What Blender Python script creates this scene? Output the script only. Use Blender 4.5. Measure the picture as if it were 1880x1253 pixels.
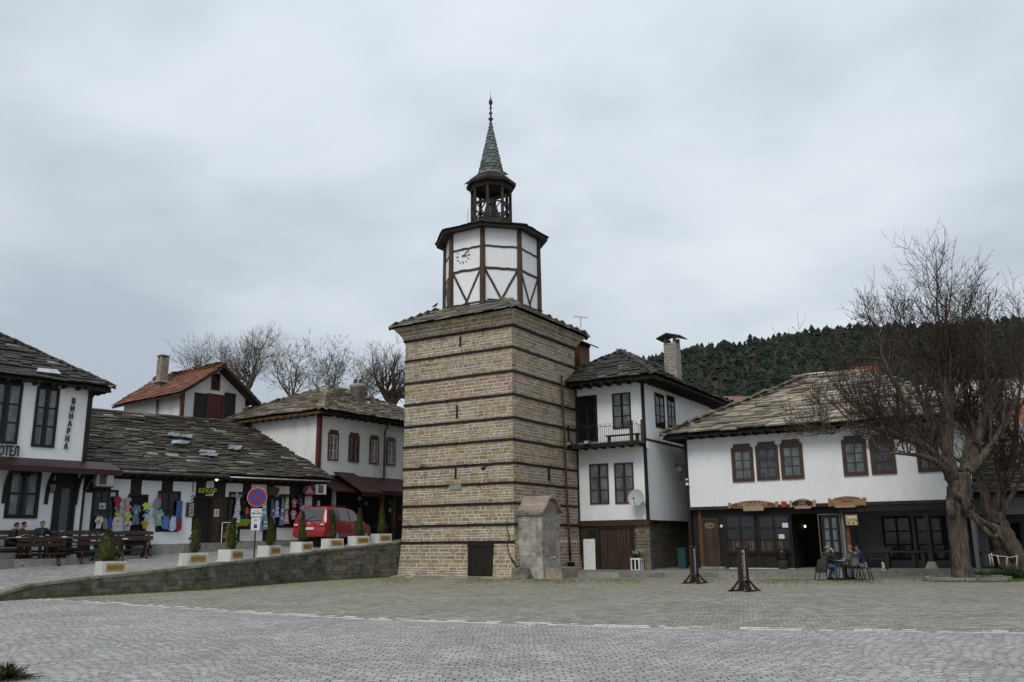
import bpy, bmesh, math, random
from mathutils import Vector, Matrix
from mathutils.bvhtree import BVHTree
for o in list(bpy.data.objects): bpy.data.objects.remove(o)
SC = bpy.context.scene
COL = SC.collection
R = math.radians
# ------------------------------------------------------------------ camera
FPX, TH, ROLL, EYE = 1600.0, math.atan(368/1600.0), R(-0.6), 1.6
cam = bpy.data.cameras.new('camera'); camo = bpy.data.objects.new('camera', cam); COL.objects.link(camo)
cam.sensor_width = 36.0; cam.lens = 36.0*FPX/1880.0; cam.clip_start = 0.1; cam.clip_end = 3000
camo.matrix_world = Matrix.Translation((0, 0, EYE)) @ Matrix.Rotation(R(90)+TH, 4, 'X') @ Matrix.Rotation(ROLL, 4, 'Z')
SC.camera = camo
# ------------------------------------------------------------------ world
SUN_EL, SUN_AZ = 48.0, 205.0     # azimuth clockwise from +Y (north)
w = bpy.data.worlds.new('World'); SC.world = w; w.use_nodes = True
nt = w.node_tree; nt.nodes.clear(); N = nt.nodes.new; L = nt.links.new
wo = N('ShaderNodeOutputWorld'); bg = N('ShaderNodeBackground'); bg.inputs[1].default_value = 0.1
sky = N('ShaderNodeTexSky'); sky.sky_type = 'NISHITA'; sky.sun_disc = False
sky.sun_elevation = R(SUN_EL); sky.sun_rotation = R(SUN_AZ); sky.air_density = 1.0; sky.dust_density = 2.0
tc = N('ShaderNodeTexCoord'); sx = N('ShaderNodeSeparateXYZ'); L(tc.outputs['Generated'], sx.inputs[0])
az = N('ShaderNodeMath'); az.operation = 'ABSOLUTE'; L(sx.outputs[2], az.inputs[0])
ad = N('ShaderNodeMath'); ad.operation = 'ADD'; ad.inputs[1].default_value = 0.22; L(az.outputs[0], ad.inputs[0])
dx = N('ShaderNodeMath'); dx.operation = 'DIVIDE'; L(sx.outputs[0], dx.inputs[0]); L(ad.outputs[0], dx.inputs[1])
dy = N('ShaderNodeMath'); dy.operation = 'DIVIDE'; L(sx.outputs[1], dy.inputs[0]); L(ad.outputs[0], dy.inputs[1])
cx = N('ShaderNodeCombineXYZ'); L(dx.outputs[0], cx.inputs[0]); L(dy.outputs[0], cx.inputs[1])
def wnoise(scale, detail, rough, off, dist=0.0):
    mp = N('ShaderNodeMapping'); mp.inputs[1].default_value = off; L(cx.outputs[0], mp.inputs[0])
    n = N('ShaderNodeTexNoise'); n.inputs['Scale'].default_value = scale; n.inputs['Detail'].default_value = detail
    n.inputs['Roughness'].default_value = rough; n.inputs['Distortion'].default_value = dist
    L(mp.outputs[0], n.inputs['Vector']); return n.outputs['Fac']
n1 = wnoise(0.75, 6, 0.50, (3.1, 7.7, 0.0), 0.35); n2 = wnoise(2.4, 5, 0.5, (11.3, 2.0, 0.0), 0.2)
mx = N('ShaderNodeMath'); mx.operation = 'MULTIPLY_ADD'; mx.inputs[1].default_value = 0.35; L(n2, mx.inputs[0]); L(n1, mx.inputs[2])
cr = N('ShaderNodeValToRGB'); L(mx.outputs[0], cr.inputs[0])
els = cr.color_ramp.elements
SKYK = 0.92
def ck(c): return (c[0]*SKYK, c[1]*SKYK, c[2]*SKYK, 1)
els[0].position = 0.50; els[0].color = ck((.475, .54, .615)); els[1].position = 0.86; els[1].color = ck((.80, .85, .90))
e = els.new(0.61); e.color = ck((.57, .63, .70)); e = els.new(0.72); e.color = ck((.68, .745, .81))
# gentle brightening towards the zenith of the overcast layer
zr = N('ShaderNodeMapRange'); L(az.outputs[0], zr.inputs[0]); zr.inputs[1].default_value = 0.0; zr.inputs[2].default_value = 0.6
zr.inputs[3].default_value = 9.0; zr.inputs[4].default_value = 11.6
vm = N('ShaderNodeVectorMath'); vm.operation = 'SCALE'; L(cr.outputs[0], vm.inputs[0]); L(zr.outputs[0], vm.inputs[3])
mixw = N('ShaderNodeMixRGB'); mixw.inputs[0].default_value = 0.94; L(sky.outputs[0], mixw.inputs[1]); L(vm.outputs[0], mixw.inputs[2])
L(mixw.outputs[0], bg.inputs[0]); L(bg.outputs[0], wo.inputs[0])
# ------------------------------------------------------------------ sun
sl = bpy.data.lights.new('sun', 'SUN'); sl.energy = 1.5; sl.angle = R(25); sl.color = (1.0, .96, .90)
so = bpy.data.objects.new('sun', sl); COL.objects.link(so)
sd = Vector((math.sin(R(SUN_AZ))*math.cos(R(SUN_EL)), math.cos(R(SUN_AZ))*math.cos(R(SUN_EL)), math.sin(R(SUN_EL))))
so.rotation_euler = (-sd).to_track_quat('-Z', 'Y').to_euler(); so.location = sd*100
SC.view_settings.view_transform = 'Standard'; SC.view_settings.look = 'None'
SC.view_settings.exposure = 0.12; SC.view_settings.gamma = 1.0
# ------------------------------------------------------------------ measuring
def ray(px, py):
    x, y = (px-940)/FPX, (626.5-py)/FPX
    c, s = math.cos(ROLL), math.sin(ROLL); x, y = c*x-s*y, s*x+c*y
    return (x, math.cos(TH)-y*math.sin(TH), math.sin(TH)+y*math.cos(TH))
def at(px, py, Y):
    r = ray(px, py); t = Y/r[1]; return Vector((r[0]*t, Y, EYE+r[2]*t))
def gnd(px, py, z=0.0):
    r = ray(px, py); t = (z-EYE)/r[2]; return Vector((r[0]*t, r[1]*t, z))
def xat(px, Y, py=990): return at(px, py, Y).x
class Wall:
    """vertical plane: u runs along d from P, w is the distance out of the wall, z is height"""
    def __init__(s, P, d, out=None):
        s.P = Vector(P[:2]); s.d = Vector(d[:2]).normalized()
        n = Vector((s.d.y, -s.d.x)); s.n = n if out is None else out*n
    def pt(s, u, w, z):
        q = s.P+s.d*u+s.n*w; return Vector((q.x, q.y, z))
    def uz(s, px, py):
        r = ray(px, py); D = -r[0]*s.d.y+s.d.x*r[1]
        t = (-s.P.x*s.d.y+s.d.x*s.P.y)/D; u = (r[0]*s.P.y-r[1]*s.P.x)/D
        return (u, EYE+r[2]*t)
    def rect(s, xl, xr, yt, yb):
        ym, xm = (yt+yb)/2, (xl+xr)/2
        return (s.uz(xl, ym)[0], s.uz(xr, ym)[0], s.uz(xm, yb)[1], s.uz(xm, yt)[1])
    def off(s, w):
        q = Wall(s.P+s.n*w, s.d); q.n = s.n; return q
    @property
    def ang(s): return math.atan2(s.d.y, s.d.x)
# ------------------------------------------------------------------ mesh builder (world coordinates)
class MB:
    def __init__(s): s.v = []; s.f = []; s.m = []; s.cm = 0; s.sm = []
    def add(s, vs, fs, smooth=False):
        b = len(s.v); s.v += [tuple(v) for v in vs]
        for f in fs: s.f.append(tuple(b+i for i in f)); s.m.append(s.cm); s.sm.append(smooth)
    def hexa(s, p):   # 8 points: 0-3 bottom loop, 4-7 top loop
        s.add(p, [(3,2,1,0),(4,5,6,7),(0,1,5,4),(1,2,6,5),(2,3,7,6),(3,0,4,7)])
    def box(s, x0, x1, y0, y1, z0, z1, M=None):
        p = [Vector(q) for q in ((x0,y0,z0),(x1,y0,z0),(x1,y1,z0),(x0,y1,z0),(x0,y0,z1),(x1,y0,z1),(x1,y1,z1),(x0,y1,z1))]
        if M is not None: p = [M@q for q in p]
        s.hexa(p); return s
    def wbox(s, W, u0, u1, w0, w1, z0, z1):
        s.hexa([W.pt(u0,w1,z0),W.pt(u1,w1,z0),W.pt(u1,w0,z0),W.pt(u0,w0,z0),W.pt(u0,w1,z1),W.pt(u1,w1,z1),W.pt(u1,w0,z1),W.pt(u0,w0,z1)]); return s
    def tube(s, pts, rad, n=6, caps=True, smooth=True):
        pts = [Vector(p) for p in pts]
        if not hasattr(rad, '__len__'): rad = [rad]*len(pts)
        vs = []; fs = []; prev = None
        for i, p in enumerate(pts):
            a = pts[min(i+1, len(pts)-1)]-pts[max(i-1, 0)]
            if a.length < 1e-9: a = Vector((0, 0, 1))
            a.normalize()
            ref = prev if prev is not None else (Vector((1,0,0)) if abs(a.x) < .8 else Vector((0,1,0)))
            e1 = (ref-a*ref.dot(a)); e1 = e1.normalized() if e1.length > 1e-6 else a.orthogonal().normalized()
            e2 = a.cross(e1); prev = e1
            for k in range(n):
                t = 2*math.pi*k/n; vs.append(p+(e1*math.cos(t)+e2*math.sin(t))*rad[i])
        for i in range(len(pts)-1):
            for k in range(n):
                k2 = (k+1) % n; fs.append((i*n+k, i*n+k2, (i+1)*n+k2, (i+1)*n+k))
        if caps:
            fs.append(tuple(reversed(range(n)))); fs.append(tuple((len(pts)-1)*n+k for k in range(n)))
        s.add(vs, fs, smooth); return s
    def beam(s, a, b, w, h, up=(0,0,1)):
        a, b = Vector(a), Vector(b); d = (b-a).normalized(); up = Vector(up)
        x = d.cross(up); x = x.normalized() if x.length > 1e-5 else d.orthogonal().normalized(); y = x.cross(d)
        x, y = x*w/2, y*h/2
        s.hexa([a-x-y, a+x-y, b+x-y, b-x-y, a-x+y, a+x+y, b+x+y, b-x+y]); return s
    def lathe(s, c, prof, n=16, smooth=True, a0=0.0, rx=1.0):
        c = Vector(c); vs = []; fs = []
        for (r, z) in prof:
            for k in range(n):
                t = a0+2*math.pi*k/n; vs.append(c+Vector((r*math.cos(t)*rx, r*math.sin(t), z)))
        for i in range(len(prof)-1):
            for k in range(n):
                k2 = (k+1) % n; fs.append((i*n+k, i*n+k2, (i+1)*n+k2, (i+1)*n+k))
        fs.append(tuple(reversed(range(n)))); fs.append(tuple((len(prof)-1)*n+k for k in range(n)))
        s.add(vs, fs, smooth); return s
    def prism(s, outline, W, w0, w1):     # outline (u,z) on a wall, extruded from w0 to w1
        n = len(outline)
        A = [W.pt(u, w1, z) for u, z in outline]; B = [W.pt(u, w0, z) for u, z in outline]
        fs = [tuple(range(n)), tuple(reversed(range(n, 2*n)))]
        for i in range(n): j = (i+1) % n; fs.append((j, i, n+i, n+j))
        s.add(A+B, fs); return s
    def slab(s, outline, z0, z1):         # horizontal outline (x,y)
        n = len(outline)
        z0s = z0 if hasattr(z0, '__len__') else [z0]*n; z1s = z1 if hasattr(z1, '__len__') else [z1]*n
        A = [(x, y, z1s[i]) for i, (x, y) in enumerate(outline)]; B = [(x, y, z0s[i]) for i, (x, y) in enumerate(outline)]
        fs = [tuple(range(n)), tuple(reversed(range(n, 2*n)))]
        for i in range(n): j = (i+1) % n; fs.append((j, i, n+i, n+j))
        s.add(A+B, fs); return s
    def quad(s, a, b, c, d): s.add([a,b,c,d], [(0,1,2,3)]); return s
    def build(s, name, mats, parent=None, origin=None, rz=0.0):
        me = bpy.data.meshes.new(name)
        if parent is not None:
            Mi = PM[parent].inverted(); vs = [tuple(Mi@Vector(v)) for v in s.v]; Mo = Matrix.Identity(4); W = PM[parent]
        else:
            if origin is None:
                if s.v:
                    xs = [v[0] for v in s.v]; ys = [v[1] for v in s.v]; zs = [v[2] for v in s.v]
                    origin = ((min(xs)+max(xs))/2, (min(ys)+max(ys))/2, min(zs))
                else: origin = (0,0,0)
            Mo = Matrix.Translation(origin) @ Matrix.Rotation(rz, 4, 'Z'); Mi = Mo.inverted(); W = Mo
            vs = [tuple(Mi@Vector(v)) for v in s.v]
        me.from_pydata(vs, [], s.f)
        if not isinstance(mats, (list, tuple)): mats = [mats]
        mats = list(mats)
        if s.m and max(s.m) >= len(mats): mats.append(M['underlay'])
        for m in mats: me.materials.append(m)
        me.polygons.foreach_set('material_index', s.m); me.polygons.foreach_set('use_smooth', s.sm)
        me.update()
        o = bpy.data.objects.new(name, me); COL.objects.link(o)
        if parent is not None: o.parent = parent
        else: o.matrix_world = Mo
        PM[o] = W.copy(); return o
PM = {}
def thing(name, label, cat, loc=(0,0,0), rz=0.0, group=None):
    o = bpy.data.objects.new(name, None); COL.objects.link(o); o.empty_display_size = .2
    o.location = loc; o.rotation_euler = (0, 0, rz); PM[o] = Matrix.Translation(loc) @ Matrix.Rotation(rz, 4, 'Z')
    return tag(o, label, cat, group)
def tag(o, label=None, cat=None, group=None, kind=None):
    if label: o['label'] = label
    if cat: o['category'] = cat
    if group: o['group'] = group
    if kind: o['kind'] = kind
    return o
def copy_tree(o, M, label=None, group=None):
    """copy a thing with its parts; M = new world matrix of the thing"""
    c = o.copy(); COL.objects.link(c); c.matrix_world = M; PM[c] = M
    if label: c['label'] = label
    if group: c['group'] = group
    def rec(src, dst):
        for ch in [q for q in ALLOBJ() if q.parent == src]:
            k = ch.copy(); COL.objects.link(k); k.parent = dst; k.matrix_local = ch.matrix_local.copy(); rec(ch, k)
    rec(o, c); return c
def ALLOBJ(): return list(bpy.data.objects)
def MT(loc, rz=0.0): return Matrix.Translation(loc) @ Matrix.Rotation(rz, 4, 'Z')
# ------------------------------------------------------------------ materials
def newmat(name):
    m = bpy.data.materials.new(name); m.use_nodes = True; t = m.node_tree
    b = t.nodes['Principled BSDF']; return m, t, b
def ramp(t, stops):
    r = t.nodes.new('ShaderNodeValToRGB'); e = r.color_ramp.elements
    while len(e) > 1: e.remove(e[-1])
    e[0].position = stops[0][0]; e[0].color = (*stops[0][1], 1)
    for p, c in stops[1:]:
        k = e.new(p); k.color = (*c, 1)
    return r
def noise(t, scale, detail=4, rough=.55, vec=None, stretch=None, dist=0):
    n = t.nodes.new('ShaderNodeTexNoise'); n.inputs['Scale'].default_value = scale; n.inputs['Detail'].default_value = detail
    n.inputs['Roughness'].default_value = rough; n.inputs['Distortion'].default_value = dist
    if vec is None:
        g = t.nodes.new('ShaderNodeNewGeometry'); vec = g.outputs['Position']
    if stretch:
        mp = t.nodes.new('ShaderNodeMapping'); mp.inputs['Scale'].default_value = stretch; t.links.new(vec, mp.inputs[0]); vec = mp.outputs[0]
    t.links.new(vec, n.inputs['Vector']); return n.outputs['Fac']
def mulcol(t, col, fac_out, lo, hi):
    """multiply a colour by a number that wanders from lo to hi with fac_out"""
    mr = t.nodes.new('ShaderNodeMapRange'); mr.inputs[1].default_value = .3; mr.inputs[2].default_value = .7
    mr.inputs[3].default_value = lo; mr.inputs[4].default_value = hi; t.links.new(fac_out, mr.inputs[0])
    v = t.nodes.new('ShaderNodeVectorMath'); v.operation = 'SCALE'
    if isinstance(col, tuple): v.inputs[0].default_value = col
    else: t.links.new(col, v.inputs[0])
    t.links.new(mr.outputs[0], v.inputs[3]); return v.outputs[0]
def bump(t, b, h, strength=.4, dist=.02):
    n = t.nodes.new('ShaderNodeBump'); n.inputs['Strength'].default_value = strength; n.inputs['Distance'].default_value = dist
    t.links.new(h, n.inputs['Height']); t.links.new(n.outputs[0], b.inputs['Normal'])
def mat(name, col, rough=.7, var=.18, scale=3.0, stretch=None, bmp=0.0, bscale=40.0, spec=.3, metal=0.0, coat=0.0):
    m, t, b = newmat(name); b.inputs['Roughness'].default_value = rough; b.inputs['Metallic'].default_value = metal
    b.inputs['Specular IOR Level'].default_value = spec; b.inputs['Coat Weight'].default_value = coat
    f = noise(t, scale, 5, .6, stretch=stretch); t.links.new(mulcol(t, col, f, 1-var, 1+var), b.inputs['Base Color'])
    if bmp: bump(t, b, noise(t, bscale, 4, .6, stretch=stretch), bmp, .01)
    return m
def islandmat(name, stops, rough=.8, var=.22, scale=9.0, bmp=.35, patches=None, spec=.25):
    """each separate stone / slab takes its own colour from the stops"""
    m, t, b = newmat(name); b.inputs['Roughness'].default_value = rough; b.inputs['Specular IOR Level'].default_value = spec
    g = t.nodes.new('ShaderNodeNewGeometry'); r = ramp(t, stops); t.links.new(g.outputs['Random Per Island'], r.inputs[0])
    c = r.outputs[0]; vec = g.outputs['Position']
    if patches:
        for (pc, sc, lo, hi) in patches:
            f = noise(t, sc, 5, .6, vec); mr = t.nodes.new('ShaderNodeMapRange'); mr.inputs[1].default_value = lo; mr.inputs[2].default_value = hi
            t.links.new(f, mr.inputs[0]); mx = t.nodes.new('ShaderNodeMixRGB'); t.links.new(mr.outputs[0], mx.inputs[0])
            t.links.new(c, mx.inputs[1]); mx.inputs[2].default_value = (*pc, 1); c = mx.outputs[0]
    f = noise(t, scale, 6, .65, vec); t.links.new(mulcol(t, c, f, 1-var, 1+var), b.inputs['Base Color'])
    if bmp: bump(t, b, noise(t, scale*3, 5, .6, vec), bmp, .02)
    return m
def plaster(name, col, dirt=(.42,.39,.34), lo=.58, hi=.85, amount=.5):
    m, t, b = newmat(name); b.inputs['Roughness'].default_value = .85; b.inputs['Specular IOR Level'].default_value = .2
    f = noise(t, .9, 6, .62, stretch=(1, 1, .45)); mr = t.nodes.new('ShaderNodeMapRange')
    mr.inputs[1].default_value = lo; mr.inputs[2].default_value = hi; mr.inputs[4].default_value = amount; t.links.new(f, mr.inputs[0])
    mx = t.nodes.new('ShaderNodeMixRGB'); mx.inputs[1].default_value = (*col, 1); mx.inputs[2].default_value = (*dirt, 1)
    t.links.new(mr.outputs[0], mx.inputs[0]); f2 = noise(t, 7, 4, .6, stretch=(1,1,.35))
    t.links.new(mulcol(t, mx.outputs[0], f2, .95, 1.03), b.inputs['Base Color']); bump(t, b, noise(t, 5, 6, .6), .25, .02)
    return m
M = {}
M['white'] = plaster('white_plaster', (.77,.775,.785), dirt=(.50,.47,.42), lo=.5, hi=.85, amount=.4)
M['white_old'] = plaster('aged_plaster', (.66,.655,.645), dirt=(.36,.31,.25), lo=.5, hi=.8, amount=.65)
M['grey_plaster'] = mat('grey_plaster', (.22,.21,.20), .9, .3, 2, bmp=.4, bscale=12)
M['shade_toned_plaster'] = mat('shade_toned_plaster', (.20,.20,.205), .9, .1, 2)  # white plaster with the porch shade put into its colour
M['dark_wood'] = mat('dark_wood', (.013,.009,.007), .65, .4, 6, (1,1,.25), .3, 25)
M['black_wood'] = mat('black_wood', (.012,.010,.009), .6, .3, 5, (1,1,.3))
M['timber'] = mat('weathered_timber', (.030,.022,.016), .75, .5, 5, (1,1,.35), .5, 22)
M['beam'] = mat('frame_timber', (.055,.034,.023), .7, .5, 4, (1,1,.5), .4, 20)
M['brown_wood'] = mat('brown_wood', (.050,.026,.015), .45, .25, 7, (1,1,.3), .2, 30, spec=.4)
M['door_wood'] = mat('door_wood', (.045,.026,.018), .6, .4, 6, (1,1,.15), .4, 20)
M['bench_wood'] = mat('bench_wood', (.030,.014,.009), .45, .35, 6, None, .2, 30, spec=.4)
M['orange_wood'] = mat('orange_wood', (.11,.045,.018), .6, .3, 8, (1,1,.2), .3, 25)
M['red_wood'] = mat('red_wood', (.085,.022,.017), .55, .35, 6, (1,1,.2), .3, 25)
M['awning'] = mat('maroon_sheet', (.026,.009,.009), .5, .3, 2.5, None, .1, 8)
M['shutter'] = mat('shutter', (.018,.018,.018), .6, .2)
M['iron'] = mat('iron', (.012,.012,.013), .5, .3, 8, spec=.5)
M['rust'] = mat('rusty_iron', (.06,.028,.016), .7, .5, 8)
M['gutter'] = mat('gutter_metal', (.10,.10,.10), .5, .4, 4, metal=.3)
M['zinc'] = mat('zinc', (.42,.44,.46), .45, .25, 5, metal=.4)
M['whitepaint'] = mat('white_paint', (.72,.72,.70), .5, .08, 6)
M['planter'] = plaster('planter_paint', (.66,.655,.63), dirt=(.30,.28,.22), lo=.42, hi=.72, amount=.7)
M['acwhite'] = mat('white_plastic', (.60,.60,.57), .45, .08, 6)
M['grille'] = mat('grey_grille', (.10,.10,.10), .5, .2)
M['stone'] = islandmat('tower_stone', [(0,(.18,.138,.086)),(.18,(.32,.245,.148)),(.36,(.25,.192,.120)),(.55,(.27,.235,.18)),(.72,(.36,.285,.178)),(.86,(.20,.18,.152)),(1,(.28,.178,.095))], .85, .3, 7, .5)
M['redstone'] = islandmat('reddish_stone', [(0,(.27,.16,.12)),(.3,(.29,.20,.14)),(.5,(.33,.245,.165)),(.7,(.25,.20,.16)),(.88,(.29,.13,.085)),(1,(.30,.22,.165))], .85, .3, 7, .5)
M['mortar'] = mat('mortar', (.56,.53,.46), .95, .2, 5, None, .4, 30)
M['mortar_dark'] = mat('old_mortar', (.105,.10,.085), .95, .35, 3, None, .4, 30)
M['wallstone'] = islandmat('retaining_stone', [(0,(.07,.068,.055)),(.3,(.125,.118,.095)),(.6,(.085,.085,.068)),(.8,(.16,.15,.12)),(1,(.105,.085,.062))], .9, .35, 5, .6, [((.035,.045,.018),1.3,.5,.72),((.09,.055,.03),3.1,.66,.8)])
M['coping'] = islandmat('coping_stone', [(0,(.18,.165,.125)),(.5,(.25,.235,.19)),(1,(.14,.14,.115))], .9, .3, 5, .5, [((.07,.075,.04),1.7,.5,.75)])
M['footstone'] = islandmat('foot_stone', [(0,(.13,.115,.09)),(.5,(.17,.15,.115)),(1,(.095,.085,.065))], .9, .3, 5, .5, [((.055,.05,.038),1.2,.4,.6)])
M['slab'] = islandmat('paving_slab', [(0,(.25,.20,.15)),(.5,(.30,.26,.20)),(1,(.21,.18,.14))], .85, .25, 5, .4)
M['slate'] = islandmat('slate', [(0,(.028,.026,.023)),(.35,(.055,.049,.041)),(.6,(.038,.036,.032)),(.85,(.085,.076,.062)),(.95,(.14,.135,.12)),(1,(.24,.24,.23))], .7, .35, 6, .5, [((.036,.038,.024),1.0,.45,.75)], spec=.4)
M['slate_shop'] = islandmat('shop_slate', [(0,(.030,.026,.022)),(.35,(.060,.051,.040)),(.6,(.040,.035,.029)),(.82,(.105,.088,.066)),(.93,(.17,.125,.085)),(.97,(.24,.235,.22)),(1,(.36,.38,.40))], .7, .35, 6, .5, [((.034,.036,.022),.9,.45,.75)], spec=.4)
M['slate_pale'] = islandmat('pale_slate', [(0,(.10,.085,.062)),(.3,(.21,.175,.125)),(.55,(.135,.118,.092)),(.75,(.28,.245,.18)),(.9,(.36,.33,.27)),(1,(.17,.16,.145))], .75, .35, 5, .5, [((.045,.042,.03),1.1,.5,.78)])
M['slate_tavern'] = islandmat('tavern_slate', [(0,(.10,.086,.068)),(.2,(.27,.235,.175)),(.45,(.135,.122,.104)),(.65,(.36,.315,.23)),(.85,(.20,.18,.15)),(1,(.44,.41,.345))], .7, .3, 4, .5, [((.07,.06,.045),1.3,.55,.8)])
M['slate_tower'] = islandmat('tower_roof_slate', [(0,(.10,.098,.082)),(.3,(.18,.17,.14)),(.55,(.13,.125,.105)),(.8,(.24,.215,.165)),(1,(.17,.115,.085))], .8, .3, 5, .5)
M['tile'] = islandmat('red_tile', [(0,(.135,.052,.034)),(.4,(.19,.072,.045)),(.7,(.155,.060,.038)),(1,(.22,.10,.065))], .8, .3, 6, .3, [((.10,.06,.045),1.2,.5,.75)])
M['copper'] = islandmat('green_spire_sheet', [(0,(.085,.115,.105)),(.3,(.12,.155,.140)),(.55,(.065,.090,.082)),(.8,(.15,.185,.168)),(.93,(.035,.048,.045)),(1,(.17,.205,.185))], .6, .3, 6, .2)
M['brick'] = islandmat('chimney_brick', [(0,(.20,.13,.09)),(.3,(.30,.28,.26)),(.7,(.26,.23,.20)),(1,(.36,.345,.33))], .9, .3, 8, .4)
M['fountain'] = islandmat('fountain_stone', [(0,(.27,.255,.225)),(.35,(.34,.315,.27)),(.6,(.25,.24,.22)),(1,(.38,.35,.30))], .85, .3, 5, .4, [((.12,.115,.105),1.6,.5,.72),((.30,.19,.11),2.3,.62,.8)])
M['pinkstone'] = islandmat('pink_stone', [(0,(.33,.265,.215)),(1,(.25,.205,.17))], .85, .25, 5, .4, [((.14,.13,.115),1.9,.5,.7)])
M['kerb'] = islandmat('kerb_stone', [(0,(.19,.185,.165)),(.5,(.235,.23,.205)),(1,(.165,.16,.145))], .9, .25, 4, .4, [((.10,.10,.075),1.1,.5,.8)])
def glassmat(name, tint=(.02,.022,.025), t_amt=.72):
    m, t, b = newmat(name); t.nodes.remove(b); out = t.nodes['Material Output']
    tr = t.nodes.new('ShaderNodeBsdfTransparent'); tr.inputs[0].default_value = (.80,.82,.83,1)
    gl = t.nodes.new('ShaderNodeBsdfGlossy'); gl.inputs['Roughness'].default_value = .04; gl.inputs[0].default_value = (.9,.9,.9,1)
    fr = t.nodes.new('ShaderNodeFresnel'); fr.inputs[0].default_value = 1.32
    mx = t.nodes.new('ShaderNodeMixShader'); t.links.new(fr.outputs[0], mx.inputs[0]); t.links.new(tr.outputs[0], mx.inputs[1]); t.links.new(gl.outputs[0], mx.inputs[2])
    f = noise(t, 1.1, 2, .5); bp = t.nodes.new('ShaderNodeBump'); bp.inputs['Strength'].default_value = .12; bp.inputs['Distance'].default_value = .05
    t.links.new(f, bp.inputs['Height']); t.links.new(bp.outputs[0], gl.inputs['Normal'])
    t.links.new(mx.outputs[0], out.inputs[0]); return m
M['glass'] = glassmat('window_glass')
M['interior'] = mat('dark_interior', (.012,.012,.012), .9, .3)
M['curtain'] = mat('curtain', (.40,.41,.41), .9, .55, 2.6, (1,1,.5))
M['curtain_dim'] = mat('dim_curtain', (.20,.205,.215), .9, .6, 2.2)
M['curtain_brown'] = mat('brown_curtain', (.16,.10,.06), .9, .3, 12, (4,4,.2))
M['leaf'] = islandmat('conifer_foliage', [(0,(.022,.032,.008)),(.5,(.045,.056,.012)),(.9,(.075,.082,.018)),(1,(.11,.085,.03))], .8, .3, 8, 0)
M['forest'] = islandmat('forest_needles', [(0,(.012,.019,.014)),(.5,(.019,.028,.020)),(.80,(.028,.035,.023)),(.93,(.040,.038,.027)),(1,(.060,.050,.038))], .9, .3, .4, 0)
M['bark'] = mat('bark', (.078,.063,.050), .95, .75, 11, (1,1,.12), 1.0, 26, spec=.1)
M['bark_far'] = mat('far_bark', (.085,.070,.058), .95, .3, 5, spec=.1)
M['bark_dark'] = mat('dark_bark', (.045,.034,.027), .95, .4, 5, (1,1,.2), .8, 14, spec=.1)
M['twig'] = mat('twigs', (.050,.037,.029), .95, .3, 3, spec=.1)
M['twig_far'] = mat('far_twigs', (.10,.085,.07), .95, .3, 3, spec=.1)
M['bud'] = mat('buds', (.17,.18,.10), .9, .3, 3)
M['grass'] = islandmat('grass', [(0,(.05,.075,.012)),(.6,(.075,.105,.018)),(1,(.10,.12,.03))], .9, .2, 5, 0)
M['plant'] = islandmat('bed_plants', [(0,(.022,.050,.014)),(.6,(.035,.075,.018)),(1,(.05,.09,.022))], .7, .2, 5, 0)
M['skin'] = mat('skin', (.36,.19,.135), .6, .08, 20)
M['hair'] = mat('dark_hair', (.015,.012,.010), .7, .3, 30)
M['hair_grey'] = mat('grey_hair', (.20,.18,.165), .8, .3, 30)
M['hair_red'] = mat('ginger_hair', (.22,.085,.03), .7, .3, 30)
M['concrete'] = mat('rough_concrete', (.24,.225,.20), .95, .35, 3, None, .5, 20)
M['underlay'] = mat('roof_underlay', (.018,.015,.012), .95, .3, 5)
_cm = {}
def cmat(col, rough=.8, var=.12, spec=.25):
    k = (col, rough)
    if k not in _cm: _cm[k] = mat('colour_%d' % len(_cm), col, rough, var, 12, spec=spec)
    return _cm[k]
# ------------------------------------------------------------------ generators
def slates(mb, A, B, C, D, expo=.28, wmin=.3, wmax=.7, th=.035, seed=1, jit=.05, sag=0.0, skew=0.0, gap=.0):
    """rows of separate stone slabs over the roof plane A,B (eave) .. D,C (top)"""
    rnd = random.Random(seed); A, B, C, D = map(Vector, (A, B, C, D))
    n = (B-A).cross(((C+D)/2-(A+B)/2)).normalized()
    if n.z < 0: n = -n
    Ls = ((C+D)/2-(A+B)/2).length; rows = max(1, int(Ls/expo)); ex = Ls/rows; sdir = ((C+D)/2-(A+B)/2).normalized()
    adir = (B-A).normalized(); sdir = (sdir-adir*sdir.dot(adir)).normalized()
    deck = n*-.03; mb.cm = 1; mb.quad(A+deck, B+deck, C+deck, D+deck); mb.cm = 0
    for i in range(rows):
        t = i/rows; l = A.lerp(D, t); r = B.lerp(C, t); Lr = (r-l).length
        if Lr < .12: continue
        x = -rnd.random()*wmax*.4
        while x < Lr:
            wd = rnd.uniform(wmin, wmax); x1 = min(x+wd, Lr+rnd.uniform(.0, .06)); xa = max(x, -rnd.uniform(0,.05))
            if x1-xa > .08:
                ln = ex*rnd.uniform(1.45, 1.85); lo = -rnd.uniform(0, jit); k = rnd.uniform(.7, 1.35)*th
                sg = -sag*math.sin(math.pi*min(1, max(0, (x+.2)/Lr)))*math.sin(math.pi*min(1, t+.02))
                yaw = rnd.uniform(-.05, .05)*wd
                b0 = l+adir*xa+sdir*(lo+yaw)+n*(sg+k*1.35+rnd.uniform(0,.012)); b1 = l+adir*x1+sdir*(lo-yaw)+n*(sg+k*1.35+rnd.uniform(0,.012))
                g = rnd.uniform(-.04, .04)
                t1 = l+adir*(x1+g+skew)+sdir*ln+n*(sg+rnd.uniform(0,.01)); t0 = l+adir*(xa+g+skew)+sdir*ln+n*(sg+rnd.uniform(0,.01))
                u = n*k
                mb.hexa([b0, b1, t1, t0, b0+u, b1+u, t1+u, t0+u])
            x += wd+rnd.uniform(.005, .02)+gap
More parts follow.
